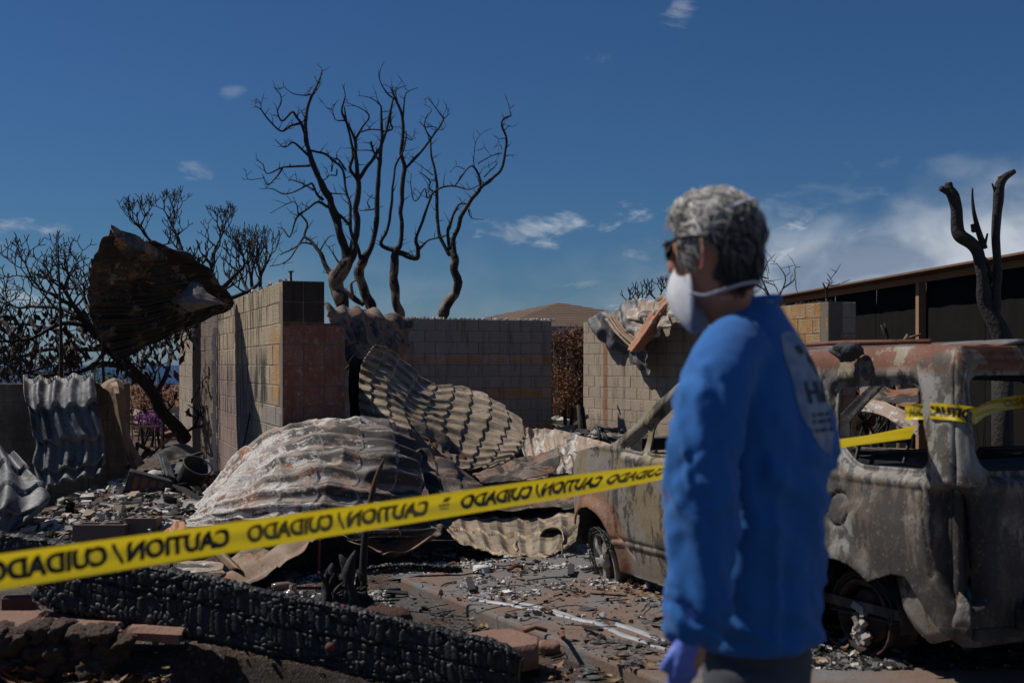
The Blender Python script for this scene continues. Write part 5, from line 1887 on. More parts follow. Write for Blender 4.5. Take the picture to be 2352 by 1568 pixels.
for xx, yb in ((1.55, -.5), (1.55, -1.25), (.55, -.5), (.55, -1.25)):
    mb = MB()
    for dy in (-.2, .2):
        mb.tube([(xx + .2, yb + dy, .5), (xx - .25, yb + dy, .55), (xx - .42, yb + dy, 1.05)], .014, 6)
    for k in range(6):
        t = k / 5
        mb.tube([(xx - .25 - .17 * t, yb - .2, .58 + .45 * t), (xx - .25 - .17 * t, yb + .2, .58 + .45 * t)], .008, 5)
    mb.tube([(xx - .42, yb - .2, 1.05), (xx - .42, yb + .2, 1.05)], .014, 6)
    mb.go('seat_frame', M['black_steel'], car, world=False)
# springs and a dark filler mass in the back
mb = MB()
r = random.Random(3)
for k in range(7):
    t = np.linspace(0, 5 * 6.28, 60)
    c = np.array([-.35 + .12 * r.uniform(-1, 1), -.45 - .12 * k, .86 + r.uniform(0, .08)])
    d = Vector((r.uniform(-1, 1), r.uniform(-1, 1), r.uniform(-.2, .5))).normalized()
    u = d.orthogonal().normalized()
    v = d.cross(u)
    pp = [tuple(Vector(c) + d * (q / 31.4 * .22 - .11) + (u * math.cos(q) + v * math.sin(q)) * .035) for q in t]
    mb.tube(pp, .005, 4)
mb.go('seat_springs', M['rust_steel'], car, world=False, kind='stuff')
MB().box((-.25, -.87, .68), (.80, 1.45, .62)).box((.75, -.87, .60), (.9, 1.4, .55)).go('interior_mass', M['black_steel'], car, world=False, smooth=False)  # solid black mass added so the window bottoms read dark
# inner rear panel closing the load bay and inner wheel housings
for ca, yb in ((0.0, -.02), (2.70, -.06)):
    for side in (0, 1):
        V, Fs = [], []
        k = 22
        for i in range(k + 1):
            t = math.pi * i / k
            for dy in (0.0, -.30):
                y_ = yb + dy
                if side:
                    y_ = -CW - y_
                V.append((ca + .39 * math.cos(t), y_, .20 + .39 * math.sin(t)))
        for i in range(k):
            Fs.append((2 * i, 2 * i + 1, 2 * i + 3, 2 * i + 2))
        Fs.append(tuple(range(1, 2 * k + 2, 2)))
        build('wheel_housing', V, Fs, M['black_steel'], car, world=False)
# bumper bracket hanging behind the rear wheel, with a square hole
br_out = rpoly([pic(2032, 1312), pic(2100, 1306), pic(2140, 1330), pic(2200, 1385), pic(2206, 1440), pic(2178, 1466), pic(2112, 1482), pic(2086, 1452), pic(2052, 1405)], .03)
br_h = rpoly([pic(2112, 1344), pic(2165, 1350), pic(2178, 1400), pic(2122, 1390)], .015)


def br_val(a, z):
    return np.minimum(-sd_poly(a, z, br_out), sd_poly(a, z, br_h))


ba = np.array(br_out)
pp, ff = clip_grid(np.arange(ba[:, 0].min() - .02, ba[:, 0].max() + .02, .012), np.arange(ba[:, 1].min() - .02, ba[:, 1].max() + .02, .012), br_val)
e_ = -sd_poly(pp[:, 0], pp[:, 1], br_out)
hh = sd_poly(pp[:, 0], pp[:, 1], br_h)
yy = -.035 - 0.035 * (1 - sm(e_, 0, .05)) - .02 * (1 - sm(hh, 0, .03)) + .012 * vn(np.stack([pp[:, 0], pp[:, 1], pp[:, 0] * 0], -1), 9, 2, 3)
m = m_burnt_metal('ashy_bracket', (0.14, 0.125, 0.105), (0.035, 0.03, 0.027), (0.17, 0.09, 0.04), (0.33, 0.29, 0.23), .5, .35, .4, scale=3)
o = build('bumper_bracket', np.stack([pp[:, 0], yy, pp[:, 1]], -1), ff, m, car, world=False)
solidify(o, .012)
# rear bumper beam with ash lumps
xb = XR - .06
MB().box((xb, -.86, .33), (.09, 1.05, .10)).go('bumper_beam', M['black_steel'], car, world=False, smooth=False)
g = np.random.default_rng(4)
mb = MB()
for k in range(40):
    R = np.array(Matrix.Rotation(g.random() * 6.28, 3, Vector(g.normal(size=3))))
    mb.box((xb + g.normal() * .025, -.36 - g.random() * .6, .385 + g.random() * .02), (.05, .05, .03), R)
mb.go('ash_lumps', M['ash_white'], car, world=False, smooth=False, kind='stuff')
# frayed green strap hanging from the hole in the rear corner
s0 = skin(np.array([A2 - .02]), np.array([.485]))[0]
mb = MB()
for k in range(4):
    dx = .008 * (k - 1.5)
    mb.tube([(s0[0] - .004, s0[1] + .012 + dx * .3, s0[2]), (s0[0] - .022 + dx, s0[1] + .022, s0[2] - .05), (s0[0] - .02 + dx * 1.6, s0[1] + .02, s0[2] - .12 - .01 * k)], [.006, .007, .004], 5)
mb.go('frayed_strap', simple('green_strap', (0.03, 0.085, 0.075), 0.8, 0.3, 30, 0), car, world=False)


def wires(mb, c, rr, r, cnt, w_=.15):
    """the bead wires a burnt tyre leaves"""
    for k in range(cnt):
        a0, a1 = r.uniform(0, 6.28), r.uniform(1.5, 4.5)
        R_ = rr * r.uniform(.9, 1.18)
        dy = r.uniform(-w_, .03)
        pts = []
        for i in range(12):
            t = a0 + a1 * i / 11
            pts.append((c[0] + R_ * math.cos(t) + r.uniform(-.006, .006), c[1] + dy + .02 * math.sin(3 * t + k), max(c[2] + R_ * math.sin(t) * .98, .012)))
        mb.tube(pts, .0028, 4)


r = random.Random(8)
M['dark_rust'] = simple('dark_rust', (0.075, 0.03, 0.018), 0.9, 0.5, 14, 0.7, 50, 0.006, 0.05, second=(0.02, 0.016, 0.014), thr=(0.46, 0.56))
# front wheel: melted alloy rim, tilted, in a tangle of wire
fw = empty('wheel', (2.72, -.09, .125), 0)
fw.parent = car
strip(fw)
fw.rotation_euler = (math.radians(-14), .5, math.radians(-16))
mb = MB()
mb.lathe([(.205, -.20), (.20, -.18), (.17, -.16), (.165, -.06), (.205, -.03), (.21, 0.0), (.195, .005), (.185, -.03)], (0, 0, 0), (0, 1, 0), 30)
mb.go('rim', M['alloy'], fw, world=False)
for k in range(5):
    t = 2 * math.pi * k / 5 + .3
    if k == 3:
        continue
    mb = MB()
    c, s = math.cos(t), math.sin(t)
    for (r0, r1, w0) in ((.03, .195, .075),):
        V = []
        for rr, wd, dy in ((.03, .05, .012), (.12, .066, .02), (.195, .085, .004)):
            for sgn in (-1, 1):
                V.append((c * rr - s * wd * .5 * sgn, dy, s * rr + c * wd * .5 * sgn))
            for sgn in (-1, 1):
                V.append((c * rr - s * wd * .42 * sgn, dy - .035, s * rr + c * wd * .42 * sgn))
        Fs = []
        for i in (0, 4):
            Fs += [(i, i + 1, i + 5, i + 4), (i + 2, i + 6, i + 7, i + 3), (i, i + 4, i + 6, i + 2), (i + 1, i + 3, i + 7, i + 5)]
        Fs += [(0, 2, 3, 1), (8, 9, 11, 10)]
        mb.add(V, Fs)
    o = mb.go('spoke', M['alloy'], fw, world=False, smooth=False)
    bevel(o, .006, 2)
MB().lathe([(0, .028), (.035, .028), (.05, .015), (.055, -.02)], (0, 0, 0), (0, 1, 0), 18).go('hub_cap', M['alloy'], fw, world=False)
MB().lathe([(0, -.06), (.14, -.06), (.14, -.09), (0, -.09)], (0, 0, 0), (0, 1, 0), 24).go('brake_disc', M['rust_steel'], fw, world=False)
mb = MB()
wires(mb, (0, -.02, 0), .225, r, 190)
mb.go('tyre_wire', M['wire'], fw, world=False, kind='stuff')
# rear wheel: rusty drum and rim without its tyre
rw = empty('wheel', (0.0, -.12, .21), 0)
rw.parent = car
strip(rw)
rw.rotation_euler = (math.radians(-6), 0, 0)
MB().lathe([(.20, -.20), (.19, -.15), (.175, -.13), (.175, -.04), (.20, -.02), (.205, .0), (.19, .0), (.18, -.03)], (0, 0, 0), (0, 1, 0), 30).go('rim', M['dark_rust'], rw, world=False)
MB().lathe([(0, -.03), (.13, -.03), (.14, -.05), (.14, -.12), (0, -.12)], (0, 0, 0), (0, 1, 0), 26).go('brake_drum', M['dark_rust'], rw, world=False)
mb = MB()
g = np.random.default_rng(5)
for k in range(26):
    R = np.array(Matrix.Rotation(g.random() * 6.28, 3, Vector(g.normal(size=3))))
    mb.box((g.normal() * .03 + .02, .0 + g.random() * .03, -.06 + g.normal() * .06), (.03, .03, .05), R)
mb.go('melted_alloy', M['alloy'], rw, world=False, smooth=False, kind='stuff')
mb = MB()
wires(mb, (0, -.02, 0), .225, r, 110)
mb.go('tyre_wire', M['wire'], rw, world=False, kind='stuff')
for xx in (0.0, 2.70):
    MB().tube([(xx, -.25, .21), (xx, -CW + .25, .21)], .045, 10).go('axle', M['black_steel'], car, world=False)
    MB().lathe([(.20, -.2), (.17, -.15), (.17, -.05), (.205, 0), (.1, 0), (0, 0)], (xx, -CW + .12, .21), (0, -1, 0), 24).go('wheel', M['rust_steel'], car, world=False)
# lumps of burnt foam on the roof
def lump(name, label, cat, c, size, mat, seed, R=None, amp=.35, freq=2.2, n=3, **kw):
    bm = bmesh.new()
    bmesh.ops.create_icosphere(bm, subdivisions=n, radius=1)
    V = np.array([v.co[:] for v in bm.verts])
    Fs = [tuple(v.index for v in f.verts) for f in bm.faces]
    bm.free()
    d = 1 + amp * vn(V + seed * 3.3, freq, seed, 3)
    V = V * d[:, None] * np.asarray(size)
    if R is not None:
        V = V @ np.array(R).T
    return build(name, V + np.asarray(c), Fs, mat, kw.pop('parent', None), label=label, cat=cat, **kw)


c = P(1953, 803, 6.55)
lump('burnt_foam_lump', 'grey melted foam lump lying on the car roof near the man', 'foam lump', (c.x, c.y + .05, c.z - .01), (.085, .07, .045), M['rubber'], 3, amp=.55, freq=2.6)
c = P(2312, 786, 6.3)
lump('burnt_foam_lump', 'grey foam lump on the car roof at the foot of the black trunk', 'foam lump', (c.x, c.y + .1, c.z - .005), (.06, .05, .025), M['rubber'], 5, amp=.55, freq=2.6)
# ---------------------------------------------------------------- the man
MF = Vector((-.90, .44, 0)).normalized()        # the way his chest faces
ML = Vector((-MF.y, MF.x, 0))                   # his left
if ML.y > 0:
    ML = -ML
TC = Vector(((1748 - CX) / F * 2.95, 2.95, 0))  # axis of the trunk
man_g = float(gz(TC.x, TC.y))
man = empty('person', (TC.x, TC.y, man_g), label='man in a long sleeved blue shirt, white mask and sunglasses, looking away left', cat='person')
strip(man)


def loft(rings, sides=28):
    """rings: (centre, axis a, axis b) -> closed tube"""
    V = []
    for c, a, b in rings:
        for k in range(sides):
            t = 2 * math.pi * k / sides
            V.append(tuple(Vector(c) + Vector(a) * math.cos(t) + Vector(b) * math.sin(t)))
    Fs = []
    for i in range(len(rings) - 1):
        for k in range(sides):
            k2 = (k + 1) % sides
            Fs.append((i * sides + k, i * sides + k2, (i + 1) * sides + k2, (i + 1) * sides + k))
    Fs.append(tuple(range(sides))[::-1])
    Fs.append(tuple((len(rings) - 1) * sides + k for k in range(sides)))
    return V, Fs


def remeshed(mb, vox, smooth_it=6):
    """join the pieces of one body or garment into one continuous skin"""
    me = mesh_of('tmp', np.concatenate(mb.V), mb.F)
    o = link(bpy.data.objects.new('tmp', me))
    r_ = o.modifiers.new('r', 'REMESH')
    r_.mode = 'VOXEL'
    r_.voxel_size = vox
    s_ = o.modifiers.new('s', 'SMOOTH')
    s_.factor = 0.5
    s_.iterations = smooth_it
    dg = bpy.context.evaluated_depsgraph_get()
    dg.update()
    me2 = bpy.data.meshes.new_from_object(o.evaluated_get(dg))
    V = np.empty(len(me2.vertices) * 3)
    me2.vertices.foreach_get('co', V)
    Nn = np.empty(len(me2.vertices) * 3)
    me2.vertices.foreach_get('normal', Nn)
    Fs = [tuple(p.vertices) for p in me2.polygons]
    bpy.data.objects.remove(o)
    bpy.data.meshes.remove(me2)
    return V.reshape(-1, 3), Fs, Nn.reshape(-1, 3)


def limb(mb, pts, per=5, sides=16):
    q = smooth_path([(*p, r_) for p, r_ in pts], per)
    mb.tube(q[:, :3], q[:, 3], sides)


def trunk_ring(z, f, af, al, l=0.0):
    return (TC + MF * f + ML * l + Vector((0, 0, z)), MF * af, ML * al)


# joints
SHL = P(1668, 785, 2.775)
ELB = P(1612, 1110, 2.70)
WRL = P(1592, 1462, 2.66)
SHR = TC - ML * .17 + Vector((0, 0, 1.56)) - MF * .01
ELR = TC - ML * .20 - MF * .030 + Vector((0, 0, 1.345))
WRR = TC - ML * .20 + MF * .12 + Vector((0, 0, 1.13))
HC = P(1642, 584, 2.90)                          # centre of the head
HF = Vector((-.76, .63, -.10)).normalized()      # the way he looks
HLf = Vector((HF.y, -HF.x, 0)).normalized()
if HLf.y > 0:
    HLf = -HLf
HU = HLf.cross(HF)
if HU.z < 0:
    HU = -HU


def hp(f, l, u):
    return HC + HF * f + HLf * l + HU * u


# --- body: one continuous skin
bd = MB()
V, Fs = loft([trunk_ring(.90, .01, .095, .13), trunk_ring(1.0, .01, .10, .13), trunk_ring(1.15, .01, .12, .16), trunk_ring(1.35, .005, .12, .17), trunk_ring(1.52, 0, .11, .18), trunk_ring(1.64, .01, .08, .15), trunk_ring(1.70, .02, .06, .08)])
bd.add(V, Fs)
nk = TC + MF * .03 + Vector((0, 0, 1.66))
limb(bd, [(tuple(nk), .062), (tuple(nk.lerp(HC, .35) + MF * .012), .060), (tuple(hp(-.02, 0, -.06)), .062)])
limb(bd, [(tuple(SHL + Vector((.04, .05, -.04))), .042), (tuple(SHL.lerp(ELB, .3)), .045), (tuple(ELB), .040), (tuple(WRL), .030), (tuple(WRL + Vector((-.01, -.005, -.06))), .028)])
limb(bd, [(tuple(SHR), .045), (tuple(ELR), .043), (tuple(WRR), .030)])
FT = []
for sd, fo in ((1, .06), (-1, -.03)):
    hip = TC + ML * (.085 * sd) + Vector((0, 0, .93))
    kn = TC + ML * (.10 * sd) + MF * (.03 + fo * .5) + Vector((0, 0, .58))
    an = TC + ML * (.11 * sd) + MF * (fo - .02) + Vector((0, 0, man_g + .09))
    limb(bd, [(tuple(hip), .085), (tuple(kn), .055), (tuple(an), .038)])
    FT.append((hip, kn, an))
# head: skull, jaw
bm = bmesh.new()
bmesh.ops.create_icosphere(bm, subdivisions=4, radius=1)
hv = np.array([v.co[:] for v in bm.verts])
hfac = [tuple(v.index for v in f.verts) for f in bm.faces]
bm.free()
f_, l_, u_ = hv[:, 0].copy(), hv[:, 1].copy(), hv[:, 2].copy()
low = np.clip(-u_, 0, 1)
fo = f_ * .098 * (1 - .18 * low * (f_ < 0)) + .018 * low
lo = l_ * .076 * (1 - .28 * low ** 1.5)
uo = u_ * .122
fo = fo + .010 * np.exp(-((u_ - .22) / .12) ** 2) * np.clip(f_, 0, 1)       # brow
head = np.array([tuple(hp(a, b, c)) for a, b, c in zip(fo, lo, uo)])
bd.add(head, hfac)
# nose and ears
limb(bd, [(tuple(hp(.098, 0, .025)), .009), (tuple(hp(.118, 0, -.012)), .013), (tuple(hp(.108, 0, -.028)), .012)], 4, 10)
for sd in (1, -1):
    pts = []
    for k in range(9):
        t = -1.9 + 3.9 * k / 8
        pts.append((tuple(hp(-.010 - .017 * math.cos(t) * 1.0 - .004, sd * (.086 + .016 * (1 - abs(t) / 2.4)), -.003 + .036 * math.sin(t))), .0070))
    limb(bd, pts, 3, 8)
    limb(bd, [(tuple(hp(.004, sd * .077, -.022)), .008), (tuple(hp(-.003, sd * .083, .003)), .009), (tuple(hp(-.008, sd * .083, .02)), .006)], 3, 8)
BV, BF, BN = remeshed(bd, .0085, 3)
m, n = material('tanned_skin')
p = n.pos()
f = n.noise(p, 18, 5, 0.6)
c = n.mix(f, (0.34, 0.15, 0.09), (0.46, 0.23, 0.145))
c = n.mix(n.range(n.noise(p, 60, 3), .5, .7), c, (0.38, 0.14, 0.09))
n.out(c, 0.5, n.bump(n.noise(p, 120, 3), .2, .002), 0, 0.4, Subsurface_Weight=0.08)
body = build('body', BV, BF, m, man)
M['skin'] = m

# --- shirt
sh = MB()
V, Fs = loft([trunk_ring(.965, .015, .138, .182), trunk_ring(1.02, .015, .138, .186), trunk_ring(1.12, .015, .138, .190), trunk_ring(1.25, .012, .140, .194), trunk_ring(1.38, .004, .144, .200),
              trunk_ring(1.50, .0, .136, .206), trunk_ring(1.58, .002, .120, .202), trunk_ring(1.64, .008, .105, .180), trunk_ring(1.69, .018, .086, .135), trunk_ring(1.725, .026, .074, .090), trunk_ring(1.745, .03, .070, .076)], 40)
sh.add(V, Fs)
limb(sh, [(tuple(SHL + Vector((.045, .06, .0))), .072), (tuple(SHL + Vector((.004, .01, -.035))), .076), (tuple(P(1638, 900, 2.725)), .075), (tuple(P(1614, 1030, 2.70)), .075), (tuple(ELB), .074),
          (tuple(P(1612, 1230, 2.695)), .074), (tuple(P(1606, 1340, 2.68)), .066), (tuple(P(1596, 1425, 2.665)), .055), (tuple(P(1590, 1468, 2.66)), .046)], 6, 24)
limb(sh, [(tuple(SHR), .070), (tuple(SHR.lerp(ELR, .5) - MF * .03), .078), (tuple(ELR), .074), (tuple(ELR.lerp(WRR, .55)), .062), (tuple(WRR), .05)], 6, 24)
SV, SF, SN = remeshed(sh, .0095, 8)
arm_axis = np.array(WRL - SHL)
arm_axis /= np.linalg.norm(arm_axis)
rel = SV - np.array(SHL)
along = rel @ arm_axis
rad = np.linalg.norm(rel - along[:, None] * arm_axis, axis=1)
is_arm = sm(rad, .14, .105) * sm(along, .02, .12)
q = SV.copy()
drape = vn(q * np.array([13, 13, 2.6]), 1.0, 4, 2)
diag = vn(np.stack([(q[:, 2] + .55 * q[:, 0]) * 15, (q[:, 0] - .4 * q[:, 2]) * 4.5, q[:, 1] * 4], -1), 1.0, 6, 2)
wq = vn(q, 7, 31, 2)
cross_ = vn(np.stack([along * 17 + 16 * (q[:, 0] - .2) * np.sign(vn(q * np.array([0, 0, 5]), 1, 77)) + 1.6 * wq, q[:, 0] * 5 + wq, q[:, 1] * 6], -1), 1.0, 9, 2)
longf = vn(np.stack([(q[:, 0] + .25 * q[:, 2]) * 26 + wq, q[:, 2] * 4.2, q[:, 1] * 14], -1), 1.0, 41, 2)
fold_w = .10 + .65 * np.exp(-((along - .33) / .09) ** 2) + 1.0 * np.exp(-((along - .61) / .10) ** 2)
ridge = lambda a_: 1 - 2 * np.abs(a_) ** .8
disp = (1 - is_arm) * (.015 * ridge(drape) * sm(q[:, 2], 1.66, 1.40) + .014 * ridge(diag) * sm(q[:, 2], 1.62, 1.30)) + is_arm * fold_w * .016 * ridge(cross_) + is_arm * (.011 * ridge(longf) + .005 * diag) - .004 * is_arm
disp += .0020 * vn(q, 40, 3, 2)
hemz = .972 + .035 * ((q - np.array(TC)) @ np.array(-ML)) / .2 * 0 + .012 * vn(q * np.array([5, 5, 0]), 1, 7)
SV = SV + SN * disp[:, None]
SV[:, 2] = np.where((q[:, 2] < 1.0) & (is_arm < .3), np.maximum(SV[:, 2], hemz), SV[:, 2])
m, n = material('blue_cotton')
p = n.pos()
f = n.noise(p, 9, 4, 0.6)
weave = n.noise(p, 420, 2, .5)
c = n.mix(f, (0.019, 0.102, 0.31), (0.029, 0.140, 0.40))
n.out(c, 0.9, n.bump(n.math('ADD', weave, n.math('MULTIPLY', n.noise(p, 30, 4), .8)), 0.25, .004), 0, .2, Sheen_Weight=.12)
M['shirt'] = m
shirt = build('shirt', SV, SF, m, man)
# ribbed collar
cpts = []
for k in range(33):
    t = 2 * math.pi * k / 32
    cpts.append(tuple(TC + MF * (.03 + .070 * math.cos(t)) + ML * (.074 * math.sin(t)) + Vector((0, 0, 1.742 - .012 * math.cos(t)))))
MB().tube(cpts, .0085, 8, cap=False).go('collar', m, shirt)

# the pale print on his back
from mathutils.bvhtree import BVHTree
bvh = BVHTree.FromPolygons([tuple(v) for v in SV], SF)


def on_back(l, z, off=.0025):
    o_ = TC - MF * .6 - ML * l + Vector((0, 0, z))
    h_, nn, i_, d_ = bvh.ray_cast(o_, MF)
    if h_ is None:
        h_ = o_ + MF * .45
    return h_ - MF * off


pr = rpoly([(-.085, 1.675), (.085, 1.675), (.118, 1.62), (.112, 1.50), (.070, 1.425), (.0, 1.395), (-.070, 1.425), (-.112, 1.50), (-.118, 1.62)], .05)
pa = np.array(pr)
pp, ff = clip_grid(np.arange(-.125, .126, .006), np.arange(1.39, 1.69, .006), lambda a, z: -sd_poly(a, z, pr))
m, n = material('faded_print')
p = n.pos()
n.out(n.mix(n.range(n.noise(p, 26, 5, .65), .4, .62), (0.27, 0.31, 0.37), (0.15, 0.21, 0.32)), .9)
prt = build('back_print', [tuple(on_back(a, z)) for a, z in pp], ff, m, shirt)
M['ink'] = simple('dark_print_ink', (0.022, 0.035, 0.05), .9, .2, 20, 0)


def text_mesh(body, bold=0.02, sx=1.0, res=3):
    cu = bpy.data.curves.new('t', 'FONT')
    cu.body = body
    cu.size = 1.0
    cu.offset = bold
    cu.resolution_u = res
    o = link(bpy.data.objects.new('t', cu))
    dg = bpy.context.evaluated_depsgraph_get()
    dg.update()
    me = bpy.data.meshes.new_from_object(o.evaluated_get(dg))
    bm = bmesh.new()
    bm.from_mesh(me)
    bmesh.ops.triangulate(bm, faces=bm.faces[:])
    for _ in range(2):
        long_ = [e for e in bm.edges if e.calc_length() > 0.28]
        if long_:
            bmesh.ops.subdivide_edges(bm, edges=long_, cuts=1)
            bmesh.ops.triangulate(bm, faces=bm.faces[:])
    V = np.array([v.co[:] for v in bm.verts])
    bm.verts.index_update()
    Fs = [tuple(v.index for v in f.verts) for f in bm.faces]
    bm.free()
    bpy.data.objects.remove(o)
    bpy.data.meshes.remove(me)
    V[:, 0] -= V[:, 0].min()
    V[:, 1] -= V[:, 1].min()
    return V, Fs


def back_text(s, l0, l1, z0, z1):
    V, Fs = text_mesh(s)
    V[:, 0] /= V[:, 0].max()
    V[:, 1] /= V[:, 1].max()
    W = [tuple(on_back(l0 + (l1 - l0) * x, z0 + (z1 - z0) * y, .005)) for x, y, _ in V]
    build('lettering', W, Fs, M['ink'], prt, smooth=False)


back_text('HIA', -.085, .09, 1.515, 1.565)
for zz in (1.490, 1.475, 1.455):
    pp2, ff2 = clip_grid(np.arange(-.1, .1, .006), np.arange(zz - .006, zz + .006, .003), lambda a, z: np.minimum(-sd_poly(a, z, [(-.08, zz - .004), (.08, zz - .004), (.08, zz + .004), (-.08, zz + .004)]), np.sin(a * 420) + .55))
    if ff2:
        build('small_lettering', [tuple(on_back(a, z, .005)) for a, z in pp2], ff2, M['ink'], prt, smooth=False, kind='stuff')
for (l0, z0, rx, rz) in ((-.04, 1.635, .018, .010), (.005, 1.615, .014, .012), (.035, 1.598, .022, .02)):
    pp2, ff2 = clip_grid(np.arange(l0 - .03, l0 + .031, .004), np.arange(z0 - .03, z0 + .031, .004), lambda a, z: 1 - np.hypot((a - l0) / rx, (z - z0) / rz) + .3 * np.sin(a * 260 + z * 190))
    build('emblem_mark', [tuple(on_back(a, z, .005)) for a, z in pp2], ff2, simple('dark_green_ink', (0.02, 0.05, 0.045), .9, .2, 20, 0), prt, smooth=False)

# --- trousers and shoes
tr = MB()
V, Fs = loft([trunk_ring(1.04, .012, .112, .150), trunk_ring(.97, .012, .116, .156), trunk_ring(.90, .01, .122, .168), trunk_ring(.84, .01, .118, .17)])
tr.add(V, Fs)
for hip, kn, an in FT:
    limb(tr, [(tuple(hip), .10), (tuple(hip.lerp(kn, .5)), .092), (tuple(kn), .078), (tuple(kn.lerp(an, .6)), .072), (tuple(an + Vector((0, 0, -.03))), .07)], 5, 18)
TV, TF, TN = remeshed(tr, .012, 4)
TV = TV + TN * (.006 * vn(TV * np.array([12, 12, 5]), 1, 3, 2))[:, None]
m, n = material('washed_denim')
p = n.pos()
n.out(n.mix(n.noise(p, 14, 5, .6), (0.028, 0.033, 0.045), (0.075, 0.08, 0.095)), .9, n.bump(n.noise(p, 200, 2), .2, .003))
build('trousers', TV, TF, m, man)
for hip, kn, an in FT:
    mb = MB()
    limb(mb, [(tuple(an + MF * -.05 + Vector((0, 0, -.04))), .045), (tuple(an + MF * .06 + Vector((0, 0, -.045))), .048), (tuple(an + MF * .18 + Vector((0, 0, -.055))), .036)], 5, 14)
    mb.go('shoe', M['black_steel'], man)

# --- hands in violet gloves: palm, four fingers and a thumb
m, n = material('violet_nitrile')
n.out((0.11, 0.165, 0.52), .45, n.bump(n.noise(n.pos(), 60, 4), .35, .004), 0, .4)
M['glove'] = m


def glove(wr, d, side_, palm_n, cuff_r=.042):
    """wr wrist, d down the hand, side_ towards the thumb, palm_n the way the palm faces"""
    wr, d, side_, palm_n = Vector(wr), Vector(d).normalized(), Vector(side_).normalized(), Vector(palm_n).normalized()
    mb = MB()
    rings = []
    for t, a, b in ((-.06, cuff_r * 1.15, cuff_r * 1.05), (-.02, .046, .040), (.0, .043, .036), (.03, .050, .034), (.065, .054, .029), (.095, .050, .023)):
        rings.append((wr + d * t, side_ * a, palm_n * b))
    V, Fs = loft(rings, 18)
    mb.add(V, Fs)
    for k, (ln, off) in enumerate(((.078, .036), (.088, .012), (.082, -.012), (.064, -.035))):
        b0 = wr + d * .082 + side_ * off
        p1 = b0 + d * ln * .45 + palm_n * .012
        p2 = p1 + d * ln * .30 + palm_n * .020
        p3 = p2 + d * ln * .16 + palm_n * .022
        limb(mb, [(tuple(b0), .0125), (tuple(p1), .0112), (tuple(p2), .0102), (tuple(p3), .0086)], 4, 10)
    b0 = wr + d * .025 + side_ * .030
    limb(mb, [(tuple(b0), .014), (tuple(b0 + d * .03 + side_ * .022 + palm_n * .012), .012), (tuple(b0 + d * .058 + side_ * .026 + palm_n * .024), .0095)], 4, 10)
    V, Fs, N_ = remeshed(mb, .0042, 2)
    V = V + N_ * (.0016 * vn(V, 55, 3, 2))[:, None]
    return build('glove', V, Fs, m, man)


glove(WRL + Vector((-.006, 0, .012)), (-.16, -.05, -1), (-.55, -.75, .1), (-.35, .55, 0))
glove(WRR + MF * .02, (-.35, .2, -1), MF, -ML * -1)

# --- hair: a wavy mass with locks lying over it
bm = bmesh.new()
bmesh.ops.create_icosphere(bm, subdivisions=5, radius=1)
h5 = np.array([v.co[:] for v in bm.verts])
f5 = [tuple(v.index for v in f.verts) for f in bm.faces]
bm.free()


def hair_mask(f0, l0, u0):
    """1 where hair grows: not on the face, the ears or below the nape"""
    line = (.50 + .30 * u0 + .04 * np.sin(l0 * 9)) - f0
    m_ = sm(line, -.02, .16)
    m_ = m_ * sm(u0, -.66 + .10 * np.abs(l0), -.50 + .1 * np.abs(l0))
    ear = np.hypot((f0 + .10) / .42, (u0 + .08) / .46)
    m_ = m_ * np.where(np.abs(l0) > .55, sm(ear, .85, 1.15), 1)
    cheek = (f0 > -.02) & (u0 < -.02) & (np.abs(l0) > .3)
    return m_ * (1 - cheek)


def hair_rad(f0, l0, u0):
    """how far the hair stands off the skull at a direction"""
    q = np.stack([f0, l0, u0], -1)
    vol = .010 + .016 * sm(u0, -.1, .6) + .012 * np.exp(-(((f0 - .55) / .35) ** 2 + ((u0 - .75) / .35) ** 2)) + .006 * sm(-f0, .1, .8) * sm(u0, -.4, .2)
    wv = np.stack([f0 * 3.0 + .5 * u0, l0 * 8 + 1.2 * vn(q, 3, 3), u0 * 3.2], -1)
    curl = .5 * (1 - 2 * np.abs(vn(wv, 1.3, 8, 2))) + .5 * (1 - 2 * np.abs(vn(q, 5.5, 9, 2)))
    return vol * (.55 + .50 * curl) + .003 * vn(q, 16, 4, 2)


mk = hair_mask(h5[:, 0], h5[:, 1], h5[:, 2])
hr = hair_rad(h5[:, 0], h5[:, 1], h5[:, 2]) * mk - .004 * (mk < .3)
g = np.random.default_rng(17)
hb = MB()
Vh = np.array([tuple(hp(a * (.097 + k), b_ * (.0765 + k), c_ * (.1215 + k))) for (a, b_, c_), k in zip(h5, hr)])
keep = [f for f in f5 if mk[list(f)].max() > .25]
lit_grey5 = np.clip(.30 + .80 * h5[:, 2] + .55 * h5[:, 0] + .7 * vn(h5 * np.array([2.2, 6, 2.2]), 1, 12, 2), 0, 1)[:, None]  # grey streaks, plus painted light on top and shade at lower back
colr = np.array([.016, .015, .0145]) * (1 - lit_grey5) + np.array([.46, .43, .39]) * lit_grey5
hb.add(Vh, keep)
hb.A.append(colr)
NS = 5200
v = g.normal(size=(NS, 3))
v /= np.linalg.norm(v, axis=1, keepdims=True)
v = v[hair_mask(v[:, 0], v[:, 1], v[:, 2]) > .55]
NS = len(v)
flow = np.stack([np.full(NS, -.75), .25 * v[:, 1], np.where(v[:, 2] > .35, .10, -.65)], 1) + g.normal(size=(NS, 3)) * .33
flow[(v[:, 0] > .35) & (v[:, 2] > .3)] += np.array([.9, 0, .6])
lift = .001 + (.004 + .016 * g.random(NS) ** 4) * (v[:, 2] > -.2)
wv = g.random(NS) * 6.28
grey = np.clip(.30 + .80 * v[:, 2] + .55 * v[:, 0] + .8 * vn(v * np.array([2.2, 6, 2.2]), 1, 12, 2) + g.normal(size=NS) * .12, 0, 1)[:, None]  # strands carry the same streaks and painted light and shade
